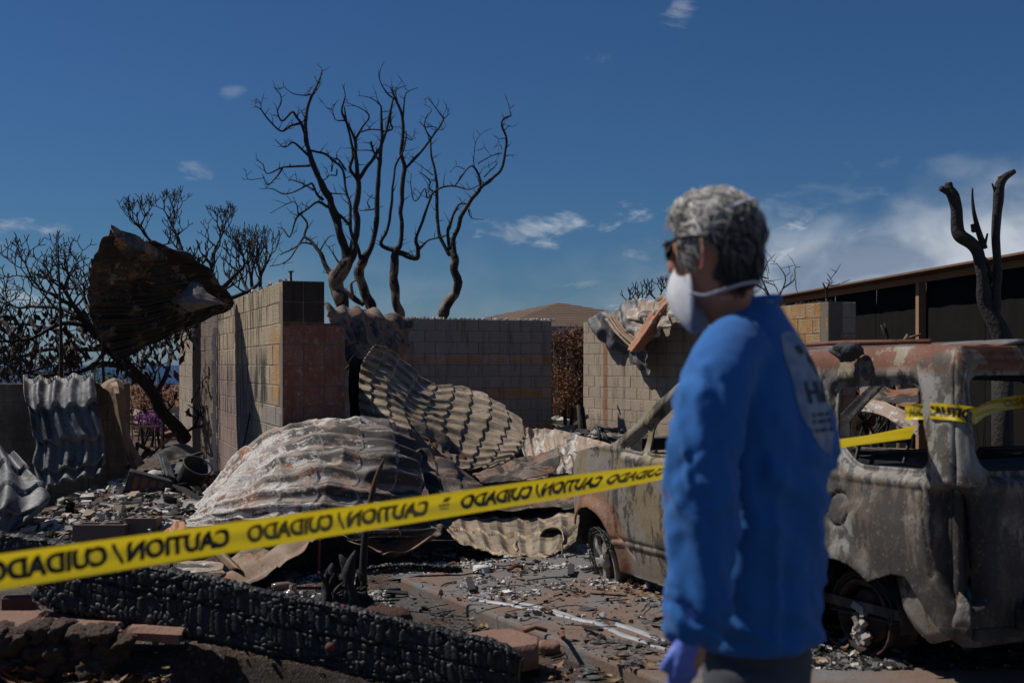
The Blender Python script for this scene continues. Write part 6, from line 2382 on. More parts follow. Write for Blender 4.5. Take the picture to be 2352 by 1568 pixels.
scol = np.array([.014, .013, .0125]) * (1 - grey) + np.array([.72, .68, .62]) * grey * (.55 + .5 * g.random((NS, 1)))
rr = .0012 + .0016 * g.random(NS)
prof = [.6, 1, 1.1, 1, .7, .2]
d = v.copy()
cen, prev = [], None
for i in range(6):
    k_ = hair_rad(d[:, 0], d[:, 1], d[:, 2]) + lift * i / 6 - .001
    lc = d * (np.array([.097, .0765, .1215]) + k_[:, None])
    cen.append(np.array(HC) + lc[:, :1] * np.array(HF) + lc[:, 1:2] * np.array(HLf) + lc[:, 2:] * np.array(HU))
    st_ = flow - d * (flow * d).sum(1, keepdims=True)
    sdw = np.cross(d, st_)
    d = d + st_ / (np.linalg.norm(st_, axis=1, keepdims=True) + 1e-6) * (.085 + .05 * g.random((NS, 1))) + sdw * (.07 * np.sin(wv + i * 1.3))[:, None]
    d /= np.linalg.norm(d, axis=1, keepdims=True)
cen = np.stack(cen, 1)                                   # strands x 6 x 3
T = np.gradient(cen, axis=1)
T /= np.linalg.norm(T, axis=2, keepdims=True) + 1e-9
o1 = np.cross(T, np.array([.31, .2, .93]))
o1 /= np.linalg.norm(o1, axis=2, keepdims=True) + 1e-9
o2 = np.cross(T, o1)
R_ = rr[:, None, None] * np.array(prof)[None, :, None]
ring = np.stack([cen + R_ * o1, cen + R_ * o2, cen - R_ * o1, cen - R_ * o2], 2)   # strands x 6 x 4 x 3
ii = np.arange(5)[:, None] * 4 + np.arange(4)[None]
jj = np.arange(5)[:, None] * 4 + (np.arange(4)[None] + 1) % 4
fq = np.stack([ii, jj, jj + 4, ii + 4], -1).reshape(-1, 4)
sf = (fq[None] + (np.arange(NS) * 24)[:, None, None]).reshape(-1, 4)
hb.add(ring.reshape(-1, 3), sf.tolist())
hb.A.append(np.repeat(scol, 24, 0))
m, n = material('grey_hair')
n.out(n.attr('col', 'Color'), .45, n.bump(n.noise(n.pos(), 260, 3), .5, .004), 0, .5)
hb.go('hair', m, man)

# --- mask with its straps
m, n = material('white_mask_paper')
p = n.pos()
n.out(n.mix(n.noise(p, 40, 4), (0.55, 0.55, 0.58), (0.70, 0.70, 0.72)), .9, n.bump(n.noise(p, 90, 4), .25, .003), 0, .2, Subsurface_Weight=.05)
nu, nv = 36, 36
mv = []
for i in range(nv):
    for j in range(nu):
        u0, v0 = -1 + 2 * j / (nu - 1), -1 + 2 * i / (nv - 1)
        # square to disc
        x_, y_ = u0 * math.sqrt(1 - v0 * v0 / 2), v0 * math.sqrt(1 - u0 * u0 / 2)
        r2 = min(1, x_ * x_ + y_ * y_)
        bulge = .036 * (1 - r2) ** .8 + .020 * math.exp(-(x_ / .18) ** 2) * (1 - r2)
        wrap = -.055 * x_ * x_
        mv.append(tuple(hp(.080 + bulge + wrap - .004 * y_ - .012 * max(0, -y_), x_ * .068, -.080 + y_ * .090)))
mask = build('face_mask', mv, grid_faces(nv, nu), m, man)
solidify(mask, .003)


def ribbon(pts, wd, mat, name, parent, th=.0022):
    q = smooth_path([tuple(p) for p in pts], 6)
    C_ = np.array(HC)
    V = []
    for i in range(len(q)):
        T = q[min(i + 1, len(q) - 1)] - q[max(i - 1, 0)]
        T /= np.linalg.norm(T)
        o_ = q[i] - C_
        o_ -= T * (o_ @ T)
        o_ /= np.linalg.norm(o_)
        s_ = np.cross(T, o_)
        V += [q[i] + s_ * wd / 2, q[i] - s_ * wd / 2]
    Fs = [(2 * i, 2 * i + 1, 2 * i + 3, 2 * i + 2) for i in range(len(q) - 1)]
    o = build(name, V, Fs, mat, parent)
    solidify(o, th)


m2 = simple('white_elastic', (0.42, 0.42, 0.45), .8, .1, 20, 0)
ribbon([hp(.035, .070, -.035), hp(.010, .083, .00), hp(-.012, .092, .040), hp(-.060, .074, .075), hp(-.098, .035, .098), hp(-.112, 0, .105), hp(-.098, -.035, .098), hp(-.06, -.074, .075), hp(-.01, -.092, .035), hp(.035, -.070, -.035)], .007, m2, 'upper_strap', mask)
ribbon([hp(.035, .066, -.085), hp(-.005, .072, -.098), hp(-.05, .068, -.092), hp(-.088, .042, -.082), hp(-.100, 0, -.078), hp(-.088, -.042, -.082), hp(-.05, -.068, -.092), hp(.035, -.066, -.085)], .008, m2, 'lower_strap', mask)

# --- dark glasses
m, n = material('black_frame')
n.out((.006, .006, .007), .3)
gl = empty('sunglasses', tuple(hp(.10, 0, .02) - Vector((TC.x, TC.y, man_g))), 0)
gl.parent = man
strip(gl)
lens_m, n = material('dark_lens')
n.out((.012, .016, .02), .08, None, 0, .8)
for sd in (1, -1):
    lp = []
    for k in range(24):
        t = 2 * math.pi * k / 24
        ce, se = math.cos(t), math.sin(t)
        x_ = .030 * np.sign(ce) * abs(ce) ** .7
        y_ = .021 * np.sign(se) * abs(se) ** .7
        lw = sd * (.036 + x_)
        lp.append(hp(.112 - abs(lw) * .28 - .35 * max(0, abs(lw) - .045), lw, .022 + y_))
    MB().tube([tuple(p) for p in lp] + [tuple(lp[0])], .0032, 6, cap=False).go("frame", m, gl)
    V = [tuple(p) for p in lp] + [tuple(sum(lp, Vector()) / 24 + HF * .004)]
    build('lens', V, [(i, (i + 1) % 24, 24) for i in range(24)], lens_m, gl)
    q = [hp(.090, sd * .070, .030), hp(.05, sd * .090, .033), hp(.0, sd * .097, .036), hp(-.03, sd * .098, .030), hp(-.055, sd * .095, .010)]
    MB().tube(smooth_path([tuple(p) for p in q], 4), .0036, 6).go('temple_arm', m, gl)
MB().tube([tuple(hp(.108, -.010, .026)), tuple(hp(.112, 0, .030)), tuple(hp(.108, .010, .026))], .003, 6).go('bridge', m, gl)
# ---------------------------------------------------------------- caution tape
m, n = material('yellow_tape')
p = n.pos()
b = n.new('ShaderNodeBsdfPrincipled')
col = n.mix(n.noise(p, 6, 3), (0.72, 0.52, 0.010), (0.80, 0.60, 0.016))
n.put(b.inputs['Base Color'], col)
b.inputs['Roughness'].default_value = .35
tl = n.new('ShaderNodeBsdfTranslucent')
n.put(tl.inputs[0], (0.75, 0.56, 0.02, 1))
mx = n.new('ShaderNodeMixShader')
mx.inputs[0].default_value = .35
n.t.links.new(b.outputs[0], mx.inputs[1])
n.t.links.new(tl.outputs[0], mx.inputs[2])
o_ = n.new('ShaderNodeOutputMaterial')
n.t.links.new(mx.outputs[0], o_.inputs[0])
n.put(b.inputs['Normal'], n.bump(n.noise(n.mapping(p, (1.5, 1.5, 40)), 5, 3), .25, .004))
M['tape'] = m
M['tape_ink'] = simple('black_tape_ink', (0.016, 0.014, 0.008), .5, .1, 20, 0)
M['tape_ink_pale'] = simple('faint_tape_ink', (0.22, 0.165, 0.014), .5, .1, 20, 0)
tape = empty('caution_tape', (0, 4.0, 0.0), label='yellow caution tape strung across the picture and tied round the car pillar', cat='tape')
strip(tape)
TWD = 0.076


class Band:
    def __init__(self, pts, twist, wd=TWD, n_=220, up=(0, 0, 1)):
        """pts: centre line; twist: list of (t, degrees) about the length"""
        q = smooth_path([tuple(p) for p in pts], 40)
        L = np.concatenate([[0], np.cumsum(np.linalg.norm(np.diff(q, axis=0), axis=1))])
        t = np.linspace(0, 1, n_)
        self.c = np.stack([np.interp(t * L[-1], L, q[:, k]) for k in range(3)], 1)
        self.L = L[-1]
        T = np.gradient(self.c, axis=0)
        T /= np.linalg.norm(T, axis=1, keepdims=True)
        tc = np.array([0, 0, H]) - self.c
        u = np.array(up) - T * (T @ np.array(up))[:, None]
        u /= np.linalg.norm(u, axis=1, keepdims=True)
        nn = np.cross(T, u)
        sg = np.sign((nn * tc).sum(1))
        nn *= sg[:, None]
        th = np.radians(np.interp(t, [a for a, _ in twist], [b_ for _, b_ in twist]))
        self.u = u * np.cos(th)[:, None] + nn * np.sin(th)[:, None]
        self.n = nn * np.cos(th)[:, None] - u * np.sin(th)[:, None]
        self.t, self.wd = t, wd

    def at(self, t, v, off=0.0):
        """t along 0..1, v across -1..1"""
        t, v = np.asarray(t, float), np.asarray(v, float)
        g = lambda A: np.stack([np.interp(t, self.t, A[:, k]) for k in range(3)], -1)
        curl = .006 * v * v + .003 * np.sin(v * 5 + t * 9)
        return g(self.c) + g(self.u) * (v * self.wd / 2)[..., None] + g(self.n) * (curl + off)[..., None]

    def mesh(self, name='tape_band'):
        nv = 9
        Tg, Vg = np.meshgrid(self.t, np.linspace(-1, 1, nv), indexing='ij')
        return build(name, self.at(Tg, Vg).reshape(-1, 3), grid_faces(len(self.t), nv), M['tape'], tape)

    def px(self):
        return CX + F * self.c[:, 0] / self.c[:, 1]

    def word(self, s, x0, x1, parent, mirrored=True, ink='tape_ink', hgt=.60, mid=.02, slant=0.0):
        """letters from picture x0 to x1 along the band"""
        xs_ = self.px()
        order = np.argsort(xs_)
        t0, t1 = np.interp([x0, x1], xs_[order], self.t[order])
        V, Fs = text_mesh(s, .055 if len(s) > 1 else .0)
        a = V[:, 0] / V[:, 0].max()
        b_ = V[:, 1] / V[:, 1].max()
        a = a + slant * (b_ - .5) * (1 if len(s) < 2 else .12 / max(1, len(s)) * 3)
        tt = (t1 - (t1 - t0) * a) if mirrored else (t0 + (t1 - t0) * a)
        build('lettering', self.at(tt, mid + hgt * (2 * b_ - 1), .0016), Fs, M[ink], parent, smooth=False)


tA, tB = P(0, 1311, 2.5), P(2098, 990, 6.22)
d_ = (tB - tA)
main = Band([tA - d_ * .45, tA - d_ * .15, tA, tA + d_ * .27 + Vector((0, 0, -.004)), tA + d_ * .54 + Vector((0, 0, -.004)), tA + d_ * .8, tB], [((t_ * 1.1 + .35) / 1.45, g_) for t_, g_ in ((-.3, 6), (0, 8), (.10, 10), (.45, 20), (.58, 48), (.72, 42), (.88, 50), (1, 25))], n_=420)
mo = main.mesh()
main.word('CUIDADO', -40, 246, mo)
main.word('/', 250, 287, mo, hgt=.62)
main.word('CAUTION', 290, 527, mo)
main.word('CUIDADO', 566, 765, mo, ink='tape_ink_pale')
main.word('/', 768, 793, mo, ink='tape_ink_pale', hgt=.62)
main.word('CAUTION', 796, 984, mo, ink='tape_ink_pale')
main.word('CUIDADO', 1058, 1222, mo)
main.word('/', 1223, 1243, mo, hgt=.62)
main.word('CAUTION', 1244, 1382, mo)
main.word('CUIDADO', 1394, 1528, mo, ink='tape_ink_pale')
# the maker's small mark between the words
for x0, x1 in ((1008, 1034),):
    xs_ = main.px()
    t0, t1 = np.interp([x0, x1], xs_, main.t)
    for (a0, a1, v0, v1) in ((.25, .8, .18, .62), (0, 1, -.12, .02), (.1, .9, -.34, -.24)):
        tt = np.linspace(t0 + (t1 - t0) * a0, t0 + (t1 - t0) * a1, 8)
        Tg, Vg = np.meshgrid(tt, np.linspace(v0, v1, 3), indexing='ij')
        build('maker_mark', main.at(Tg, Vg, .0016).reshape(-1, 3), grid_faces(8, 3), M['tape_ink_pale'], mo, smooth=False)


# turn round the rear pillar of the car
def car_pt(a, z, off):
    p0 = skin(np.array([a]), np.array([z]))[0]
    p1 = skin(np.array([a]), np.array([z + .01]))[0]
    p2 = skin(np.array([a + .01]), np.array([z]))[0]
    nn = np.cross(p2 - p0, p1 - p0)
    nn /= np.linalg.norm(nn)
    cen = np.array([1.0, -CW / 2, z])
    if nn @ (p0 - cen) < 0:
        nn = -nn
    w_ = _wm(car) @ Vector(tuple(p0 + nn * off))
    return w_


def a_of(x, y):
    """skin coordinate seen at picture (x, y)"""
    aa = np.arange(A1 - .5, A2 + .25, .01)
    pp_ = skin(aa, aa * 0 + 1.28)
    mw = np.array(_wm(car))
    pp_ = pp_ @ mw[:3, :3].T + mw[:3, 3]
    return float(aa[np.argmin(np.abs(CX + F * pp_[:, 0] / pp_[:, 1] - x))])


aL, aR = a_of(2086, 950), a_of(2234, 955)
zc = lambda y, D: H - DRIVE_Z - (y - HY) / F * D
pts = []
for k in range(9):
    t = k / 8
    a = aL + (aR - aL) * t
    y_ = 952 + 4 * t - 10 * math.sin(math.pi * t)
    pts.append(car_pt(a, zc(y_, 6.12), .022))
wrap = Band(pts, [(0, 0), (1, 0)], n_=80)
wo = wrap.mesh()
wrap.word('ADO', 2088, 2124, wo, mirrored=False, ink='tape_ink_pale')
wrap.word('CAUTIO', 2140, 2232, wo, mirrored=False)
e = pts[-1]
far_ = Band([Vector(e) + Vector((-.01, .01, .0)), P(2290, 930, 6.9), P(2420, 912, 8.2)], [(0, 5), (1, 5)], n_=60)
fo_ = far_.mesh()
far_.word('CUIDADO', 2306, 2400, fo_, ink='tape_ink_pale')
# ---------------------------------------------------------------- foreground: charred beams, lava wall, stones
def G(x, y, z=None):
    """the point of the ground (or of height z) seen at picture (x, y)"""
    zz = 0.0 if z is None else z
    for _ in range(6):
        D = (H - zz) * F / (y - HY)
        p = P(x, y, D)
        if z is None:
            zz = float(gz(p.x, p.y))
    return p


def on_drive(X, Y):
    return sd_poly(np.asarray(X, float), np.asarray(Y, float), drive_pts) < 0


def floor_z(X, Y):
    return np.where(on_drive(X, Y), DRIVE_Z + .001, gz(X, Y))


def charred_beam(label, a, b, hgt, dep, roll, seed, name='charred_beam', cell=.030, row=.060, ds=.0055, bolts=(), group=None):
    """timber burnt to alligator char: rows of small blocks parted by cracks"""
    a, b = Vector(a), Vector(b)
    d = (b - a)
    L = d.length
    d.normalize()
    up = Vector((0, 0, 1))
    sd = d.cross(up).normalized()
    if sd.y > 0:
        sd = -sd                    # towards the camera
    up = sd.cross(d)
    if up.z < 0:
        up = -up
    cr, sr = math.cos(roll), math.sin(roll)
    sd, up = sd * cr + up * sr, up * cr - sd * sr
    per, prm = [], []
    hh, dd = hgt / 2, dep / 2
    loop = [(dd, -hh), (dd, hh), (-dd, hh), (-dd, -hh)]
    t = 0.0
    for i in range(4):
        p, q = Vector(loop[i]), Vector(loop[(i + 1) % 4])
        ln = (q - p).length
        k = max(4, int(ln / ds))
        nrm = Vector(((0, 1)[i % 2] * 0, 0))
        nrm = [Vector((1, 0)), Vector((0, 1)), Vector((-1, 0)), Vector((0, -1))][i]
        for j in range(k):
            f = j / k
            c = p.lerp(q, f)
            # round the arrises
            e = min(f, 1 - f) * ln
            rr = .03
            nx = nrm
            if e < rr:
                side_ = (p - q).normalized() if f < .5 else (q - p).normalized()
                w_ = 1 - e / rr
                nx = (nrm + side_ * w_ * .9).normalized()
                c = c - nrm * rr * .45 * w_ * w_
            per.append((c.x, c.y, nx.x, nx.y))
            prm.append(t + f * ln)
        t += ln
    per, prm = np.array(per), np.array(prm)
    ns = int(L / ds)
    S = np.linspace(0, L, ns)
    Sg, Tg = np.meshgrid(S, prm, indexing='ij')
    q3 = np.stack([Sg, Tg, Sg * 0 + seed], -1)
    tw = Tg + .030 * vn(q3, 4, seed, 3) + .012 * vn(q3, 18, seed + 1, 2) + .05 * vn(q3, .8, seed + 2)
    tw = tw + .016 * np.sin(tw * 61 + seed) + .010 * np.sin(tw * 23)
    swell = 1 + .55 * vn(q3, 2.6, seed + 23, 2)
    # cracked char: irregular blocks, longer across the grain than along it
    sw = Sg + .24 * Tg + .022 * vn(q3, 4, seed + 3, 3)
    u_, v_ = sw / cell, tw / (row * 1.15)
    iu, iv = np.floor(u_), np.floor(v_)
    d1 = np.full(Sg.shape, 9.0)
    d2 = np.full(Sg.shape, 9.0)
    lvl = np.zeros(Sg.shape)
    for du in (-1, 0, 1):
        for dv in (-1, 0, 1):
            cu, cv = iu + du, iv + dv
            hx = _hash(cu, cv, cu * 0, seed + 5)
            hy = _hash(cu, cv, cu * 0 + 1, seed + 6)
            dd_ = np.hypot(cu + .5 + .62 * (hx - .5) - u_, (cv + .5 + .95 * (hy - .5) + .5 * (np.mod(cu, 2) - .5) - v_))
            near = dd_ < d1
            d2 = np.where(near, d1, np.minimum(d2, dd_))
            lvl = np.where(near, _hash(cu, cv, cu * 0 + 2, seed + 8), lvl)
            d1 = np.where(near, dd_, d1)
    gap = d2 - d1
    pil = 1 - np.exp(-(gap / .11) ** 1.25)
    split = np.exp(-((tw - prm.max() * .17 - .02 * np.sin(Sg * 3)) / .006) ** 2)
    deep = np.exp(-(np.abs(vn(q3 * np.array([1, 2.5, 1]), 5, seed + 27, 2)) / .035) ** 2)
    disp = .016 * pil * (.45 + .9 * lvl) * swell - .016 * deep - .020 * split + .016 * vn(q3, 2.2, seed + 13, 3) - .012
    endt = np.minimum(Sg, L - Sg)
    taper = 1 - .38 * np.exp(-endt / .05) * (1 + .8 * vn(q3, 14, seed + 17, 2))
    cx_ = (per[:, 0] * taper) + per[:, 2] * disp
    cy_ = (per[:, 1] * taper) + per[:, 3] * disp
    bow = .018 * np.sin(np.pi * Sg / L) + .008 * vn(np.stack([Sg, Sg * 0, Sg * 0], -1), 1.5, seed)
    so = Sg + .02 * vn(q3, 22, seed + 19, 2) * np.exp(-endt / .06)
    V = np.array(a) + so[..., None] * np.array(d) + cx_[..., None] * np.array(sd) + (cy_ + bow)[..., None] * np.array(up)
    npn = len(prm)
    Fs = []
    idx = np.arange(ns * npn).reshape(ns, npn)
    i0, i1 = idx[:-1], idx[1:]
    f = np.stack([i0, i1, np.roll(i1, -1, 1), np.roll(i0, -1, 1)], -1).reshape(-1, 4)
    Fs = [tuple(x) for x in f.tolist()] + [tuple(idx[0].tolist())[::-1], tuple(idx[-1].tolist())]
    if not bolts:
        return build(name, V.reshape(-1, 3), Fs, M['char'], None, label=label, cat='beam', group=group)
    t_ = empty(name, tuple((a + b) / 2 - up * hgt / 2), label=label, cat='beam', group=group)
    strip(t_)
    build('timber', V.reshape(-1, 3), Fs, M['char'], t_)
    for (s, h_, sdv) in bolts:
        c = a + d * s + up * h_ + sd * (dd + .004) if sdv == 'f' else a + d * s + up * (hh + .0) + sd * h_
        ax = sd if sdv == 'f' else up
        mb = MB().lathe([(0, .022), (.013, .022), (.016, .018), (.016, .008), (.024, .006), (.024, -.03)], c, ax, 16)
        mb.go('bolt', M['rust_steel'], t_)
    return t_


bl_, br_ = P(92, 1322, 6.45), P(1192, 1560, 5.98)
Lb = (br_ - bl_).length
charred_beam('massive charred timber beam across the lower left foreground', bl_, br_, .30, .16, math.radians(10), 3, bolts=((Lb * .637, -.03, 'f'), (Lb * .64, .02, 't')))
b2l, b2r = P(-260, 1238, 6.95), P(330, 1338, 6.75)
charred_beam('second charred beam lying behind the left end of the massive one', b2l, b2r, .24, .14, math.radians(8), 9, ds=.008)
q0, q1 = G(838, 1312, .12), G(1060, 1306, .12)
charred_beam('slim charred batten on the ash beside the burnt stump', q0, q1, .07, .08, 0.1, 14, name='charred_batten', cell=.03, row=.035)


def rock(name, c, size, mat, seed, parent=None, amp=.32, n=3, flat=None, rz=0.0, **kw):
    bm = bmesh.new()
    bmesh.ops.create_icosphere(bm, subdivisions=n, radius=1)
    V = np.array([v.co[:] for v in bm.verts])
    Fs = [tuple(v.index for v in f.verts) for f in bm.faces]
    bm.free()
    V = np.sign(V) * np.abs(V) ** .78
    V *= (1 + amp * vn(V + seed * 2.7, 1.3, seed, 3) + .07 * vn(V + seed, 6, seed + 1, 2))[:, None]
    if flat is not None:
        V[:, 2] = np.minimum(V[:, 2], flat + .05 * vn(V, 3, seed + 2))
    V *= np.asarray(size)
    R = np.array(Matrix.Rotation(rz, 3, 'Z'))
    V = V @ R.T + np.asarray(c)
    return build(name, V, Fs, mat, parent, **kw)


lw = empty('lava_rock_wall', (-1.9, 6.2, .0), label='low lava rock wall with red cap stones in the lower left corner', cat='wall', kind='thing')
strip(lw)
for i, (zx, zy, rx, ry) in enumerate([(350, 1100, 95, 75), (540, 1105, 100, 90), (110, 1200, 120, 105), (370, 1265, 100, 95), (730, 1275, 145, 100), (545, 1280, 75, 80), (760, 1120, 110, 70),
                                      (985, 1300, 120, 110), (920, 1120, 90, 65), (40, 1090, 70, 50), (240, 1330, 80, 70), (60, 1380, 110, 80), (460, 1400, 110, 80), (650, 1440, 110, 90), (860, 1430, 110, 90),
                                      (-110, 1150, 110, 110), (-90, 1350, 120, 110), (240, 1130, 60, 60), (1120, 1180, 70, 50), (300, 1450, 100, 80)]):
    x, y = zx * .2578, 1163.75 + zy * .2578
    c = P(x, y, 6.14 + .03 * math.sin(i * 2.1))
    k = .2578 / F * 6.24
    rock('rock', c, (rx * k * 1.25, .12, ry * k * 1.2), M['lava'], 40 + i, lw, .55, 4)
for i, (x0, x1, zt) in enumerate(((-140, 60, .352), (64, 286, .350), (292, 440, .335))):
    V, Fs = [], []
    a0, a1 = (x0 - CX) / F * 6.2, (x1 - CX) / F * 6.2
    nu, nv = 22, 10
    top, bot = [], []
    for j in range(nv):
        for k in range(nu):
            u, v = k / (nu - 1), j / (nv - 1)
            X, Y = a0 + (a1 - a0) * u, 6.12 + .44 * v
            e = min(u, 1 - u, v, 1 - v)
            q = np.array([[X, Y, i]])
            X += .018 * math.copysign(1, u - .5) * (abs(u - .5) * 2) ** 6 * vn(q, 9, 3, 2)[0] * 2
            Y += .022 * math.copysign(1, v - .5) * (abs(v - .5) * 2) ** 6 * vn(q, 9, 5, 2)[0] * 2
            top.append((X, Y, zt + .006 * vn(q, 5, 4, 2)[0] - .02 * (e < .01)))
    o = build('cap_stone', top, grid_faces(nv, nu), M['red_stone'], lw)
    solidify(o, .05, -1)
    o.data.polygons.foreach_set('use_smooth', np.zeros(len(o.data.polygons), bool))
p = G(38, 1404, .30)
o = MB().box((p.x, p.y + .05, .335), (.17, .10, .075), np.array(Matrix.Rotation(.15, 3, 'Z'))).go('red_brick', M['red_brick'], None, label='single red brick on the bed behind the lava wall cap', cat='brick', smooth=False)
bevel(o, .006, 2)


def slab(name, label, pix, z, th, mat, seed, cat='stone'):
    """flat broken slab whose top outline is seen at these picture points"""
    out = [G(x, y, z) for x, y in pix]
    out = [(p.x, p.y) for p in out]
    pp, ff = clip_grid(np.arange(min(a for a, _ in out) - .02, max(a for a, _ in out) + .02, .02), np.arange(min(b for _, b in out) - .02, max(b for _, b in out) + .02, .02),
                       lambda a, b: -sd_poly(a, b, out) + .012 * vn(np.stack([a, b, a * 0 + seed], -1), 9, seed, 2))
    V = np.column_stack([pp, z + .008 * vn(np.column_stack([pp, pp[:, 0] * 0 + seed]), 6, seed, 3)])
    o = build(name, V, ff, mat, None, label=label, cat=cat)
    solidify(o, th, -1)
    return o


slab('stone_slab', 'broken reddish stone slab at the right end of the massive beam', [(1030, 1464), (1062, 1455), (1134, 1445), (1178, 1445), (1236, 1463), (1233, 1478), (1153, 1489), (1112, 1486)], .17, .13, M['red_stone'], 3)
slab('stone_slab', 'small flat stone chip on top of the reddish slab', [(1064, 1462), (1090, 1452), (1122, 1454), (1116, 1464), (1085, 1473)], .19, .03, M['red_stone'], 5)
for i, (x, y, rx, rz, lab) in enumerate([(1262, 1500, .075, .045, 'rounded reddish stone right of the stone slab'), (1312, 1502, .07, .04, 'reddish stone touching the drive edge'),
                                         (1590, 1372, .0, 0, '')]):
    if not lab:
        continue
    p = G(x, y)
    rock('stone', (p.x, p.y, p.z + rz * .6), (rx, rx * .8, rz), M['red_stone'], 70 + i, label=lab, cat='stone')
p = G(888, 1440)
rock('soil_clod', (p.x, p.y, p.z + .04), (.16, .13, .085), M['soil'], 81, amp=.4, n=4, label='dark brown clod of burnt soil behind the beam', cat='soil clod')
p = G(808, 1418)
rock('soil_clod', (p.x - .18, p.y, p.z + .03), (.07, .07, .05), M['soil'], 82, amp=.4, label='small reddish clod left of the burnt stump', cat='soil clod')
p = G(1640, 1360, DRIVE_Z)

# burnt stump of several stems, and the stick that still stands
p = G(800, 1396)
st = empty('burnt_stump', (p.x, p.y, p.z), label='black burnt stump of many pointed stems in the ash', cat='stump')
strip(st)
r = random.Random(5)
for i, (dx, hgt_, rr) in enumerate([(-.13, .26, .05), (-.09, .17, .045), (-.04, .30, .045), (0.0, .24, .035), (.03, .34, .04), (.07, .22, .035), (.10, .14, .03), (-.16, .13, .04), (.14, .09, .03)]):
    hgt_, rr = hgt_ * 1.15, rr * 1.25
    b = Vector((p.x + dx, p.y + r.uniform(-.08, .08), p.z - .02))
    pts = [b, b + Vector((r.uniform(-.02, .02), 0, hgt_ * .35)), b + Vector((r.uniform(-.03, .03), 0, hgt_ * .7)), b + Vector((r.uniform(-.03, .03), 0, hgt_))]
    q = smooth_path([tuple(x) for x in pts], 4)
    rad = np.interp(np.linspace(0, 1, len(q)), [0, .3, .8, 1], [rr * 1.3, rr, rr * .6, rr * .12])
    rad = rad * (1 + .45 * vn(q + i, 16, 3, 3))
    MB().tube(q, rad, 9).go('stem', M['char_dull'], st)
rock('base', (p.x - .01, p.y, p.z + .03), (.17, .11, .10), M['char_dull'], 91, st, .6, 4)
for i in range(14):
    dx, hg = r.uniform(-.15, .13), r.uniform(.10, .25)
    b = Vector((p.x + dx, p.y + r.uniform(-.1, .06), p.z))
    q = smooth_path([tuple(b), tuple(b + Vector((r.uniform(-.025, .025), r.uniform(-.02, .02), hg * .6))), tuple(b + Vector((r.uniform(-.04, .04), 0, hg)))], 4)
    MB().tube(q, np.linspace(r.uniform(.022, .04), .004, len(q)) * (1 + .4 * vn(q + i, 30, 3, 2)), 7).go('splinter', M['char_dull'], st)
for dx in (-.2, -.1, .06, .16, .24):
    a = Vector((p.x + dx * .5, p.y - .02, p.z + .03))
    b = a + Vector((dx * .8, -.08, -.035))
    MB().tube(smooth_path([tuple(a), tuple((a + b) / 2 + Vector((0, 0, .01))), tuple(b)], 4), np.linspace(.028, .008, 9), 7).go('root', M['char_dull'], st)
b = G(832, 1392)
a2 = P(838, 1240, b.y)
a3 = P(858, 1120, b.y)
a4 = P(882, 1052, b.y)
q = smooth_path([(b.x, b.y, b.z - .03), tuple(a2), tuple(a3), tuple(a4)], 6)
m, n = material('half_burnt_stick')
z = n.sep(n.pos())[2]
f = n.noise(n.pos(), 12, 5, .6)
n.out(n.mix(n.range(n.math('ADD', z, n.math('MULTIPLY', f, .5)), .75, 1.05), (.013, .011, .010), (.085, .042, .02)), .85, n.bump(f, .6, .01))
MB().tube(q, np.interp(np.linspace(0, 1, len(q)), [0, .2, .9, 1], [.032, .026, .014, .004]) * (1 + .1 * vn(q, 20, 2, 2)), 8).go('burnt_stick', m, None, label='thin burnt stick standing up out of the stump', cat='stick')
b = G(733, 1326)
t_ = P(733, 1246, b.y)
MB().box(((b.x + t_.x) / 2, b.y, (b.z + t_.z) / 2), (.018, .012, t_.z - b.z + .04), np.array(Matrix.Rotation(.03, 3, 'Y'))).box((b.x - .003, b.y, b.z + .13), (.024, .02, .016)).box((b.x, b.y, b.z + .08), (.022, .018, .012)).go('metal_stake', M['red_rust'], None, label='upright rust red metal stake under the bent ridge sheet', cat='stake', smooth=False)
# melted bottles
m, n = material('smoky_glass')
n.out((.30, .22, .16), .18, n.bump(n.noise(n.pos(), 20, 3), .3, .01), 0, .6, Transmission_Weight=.35)
M['smoky'] = m
b = G(668, 1386)
MB().lathe([(0, 0), (.035, .003), (.055, .025), (.06, .05), (.05, .078), (.028, .092), (.014, .10), (.014, .125), (0, .125)], (b.x, b.y, b.z), (.05, -.1, 1), 24).go('glass_globe', m, None, label='round smoky glass globe lying behind the beam', cat='globe')
b = G(652, 1354)
MB().lathe([(0, -.09), (.024, -.085), (.03, -.05), (.03, .03), (.012, .06), (.012, .09), (0, .09)], (b.x, b.y, b.z + .028), (1, .25, .05), 18).go('melted_bottle', m, None, label='melted glass bottle lying beyond the round globe', cat='bottle')
# white cap on the drive
b = G(1692, 1322, DRIVE_Z)
b = G(1684 - 0, 1318, .0) if False else G(1688, 1322, DRIVE_Z)
# (hidden behind the man in the photo: the white fitting lies left of him by the batten)
b = G(1106, 1322, .05)
MB().lathe([(0, .075), (.058, .075), (.062, .07), (.064, .02), (.078, .016), (.078, 0), (0, 0)], (b.x, b.y, b.z), (0, 0, 1), 24).go('metal_can', M['white_plastic'], None, label='short white enamelled can at the tip of the charred batten', cat='can')


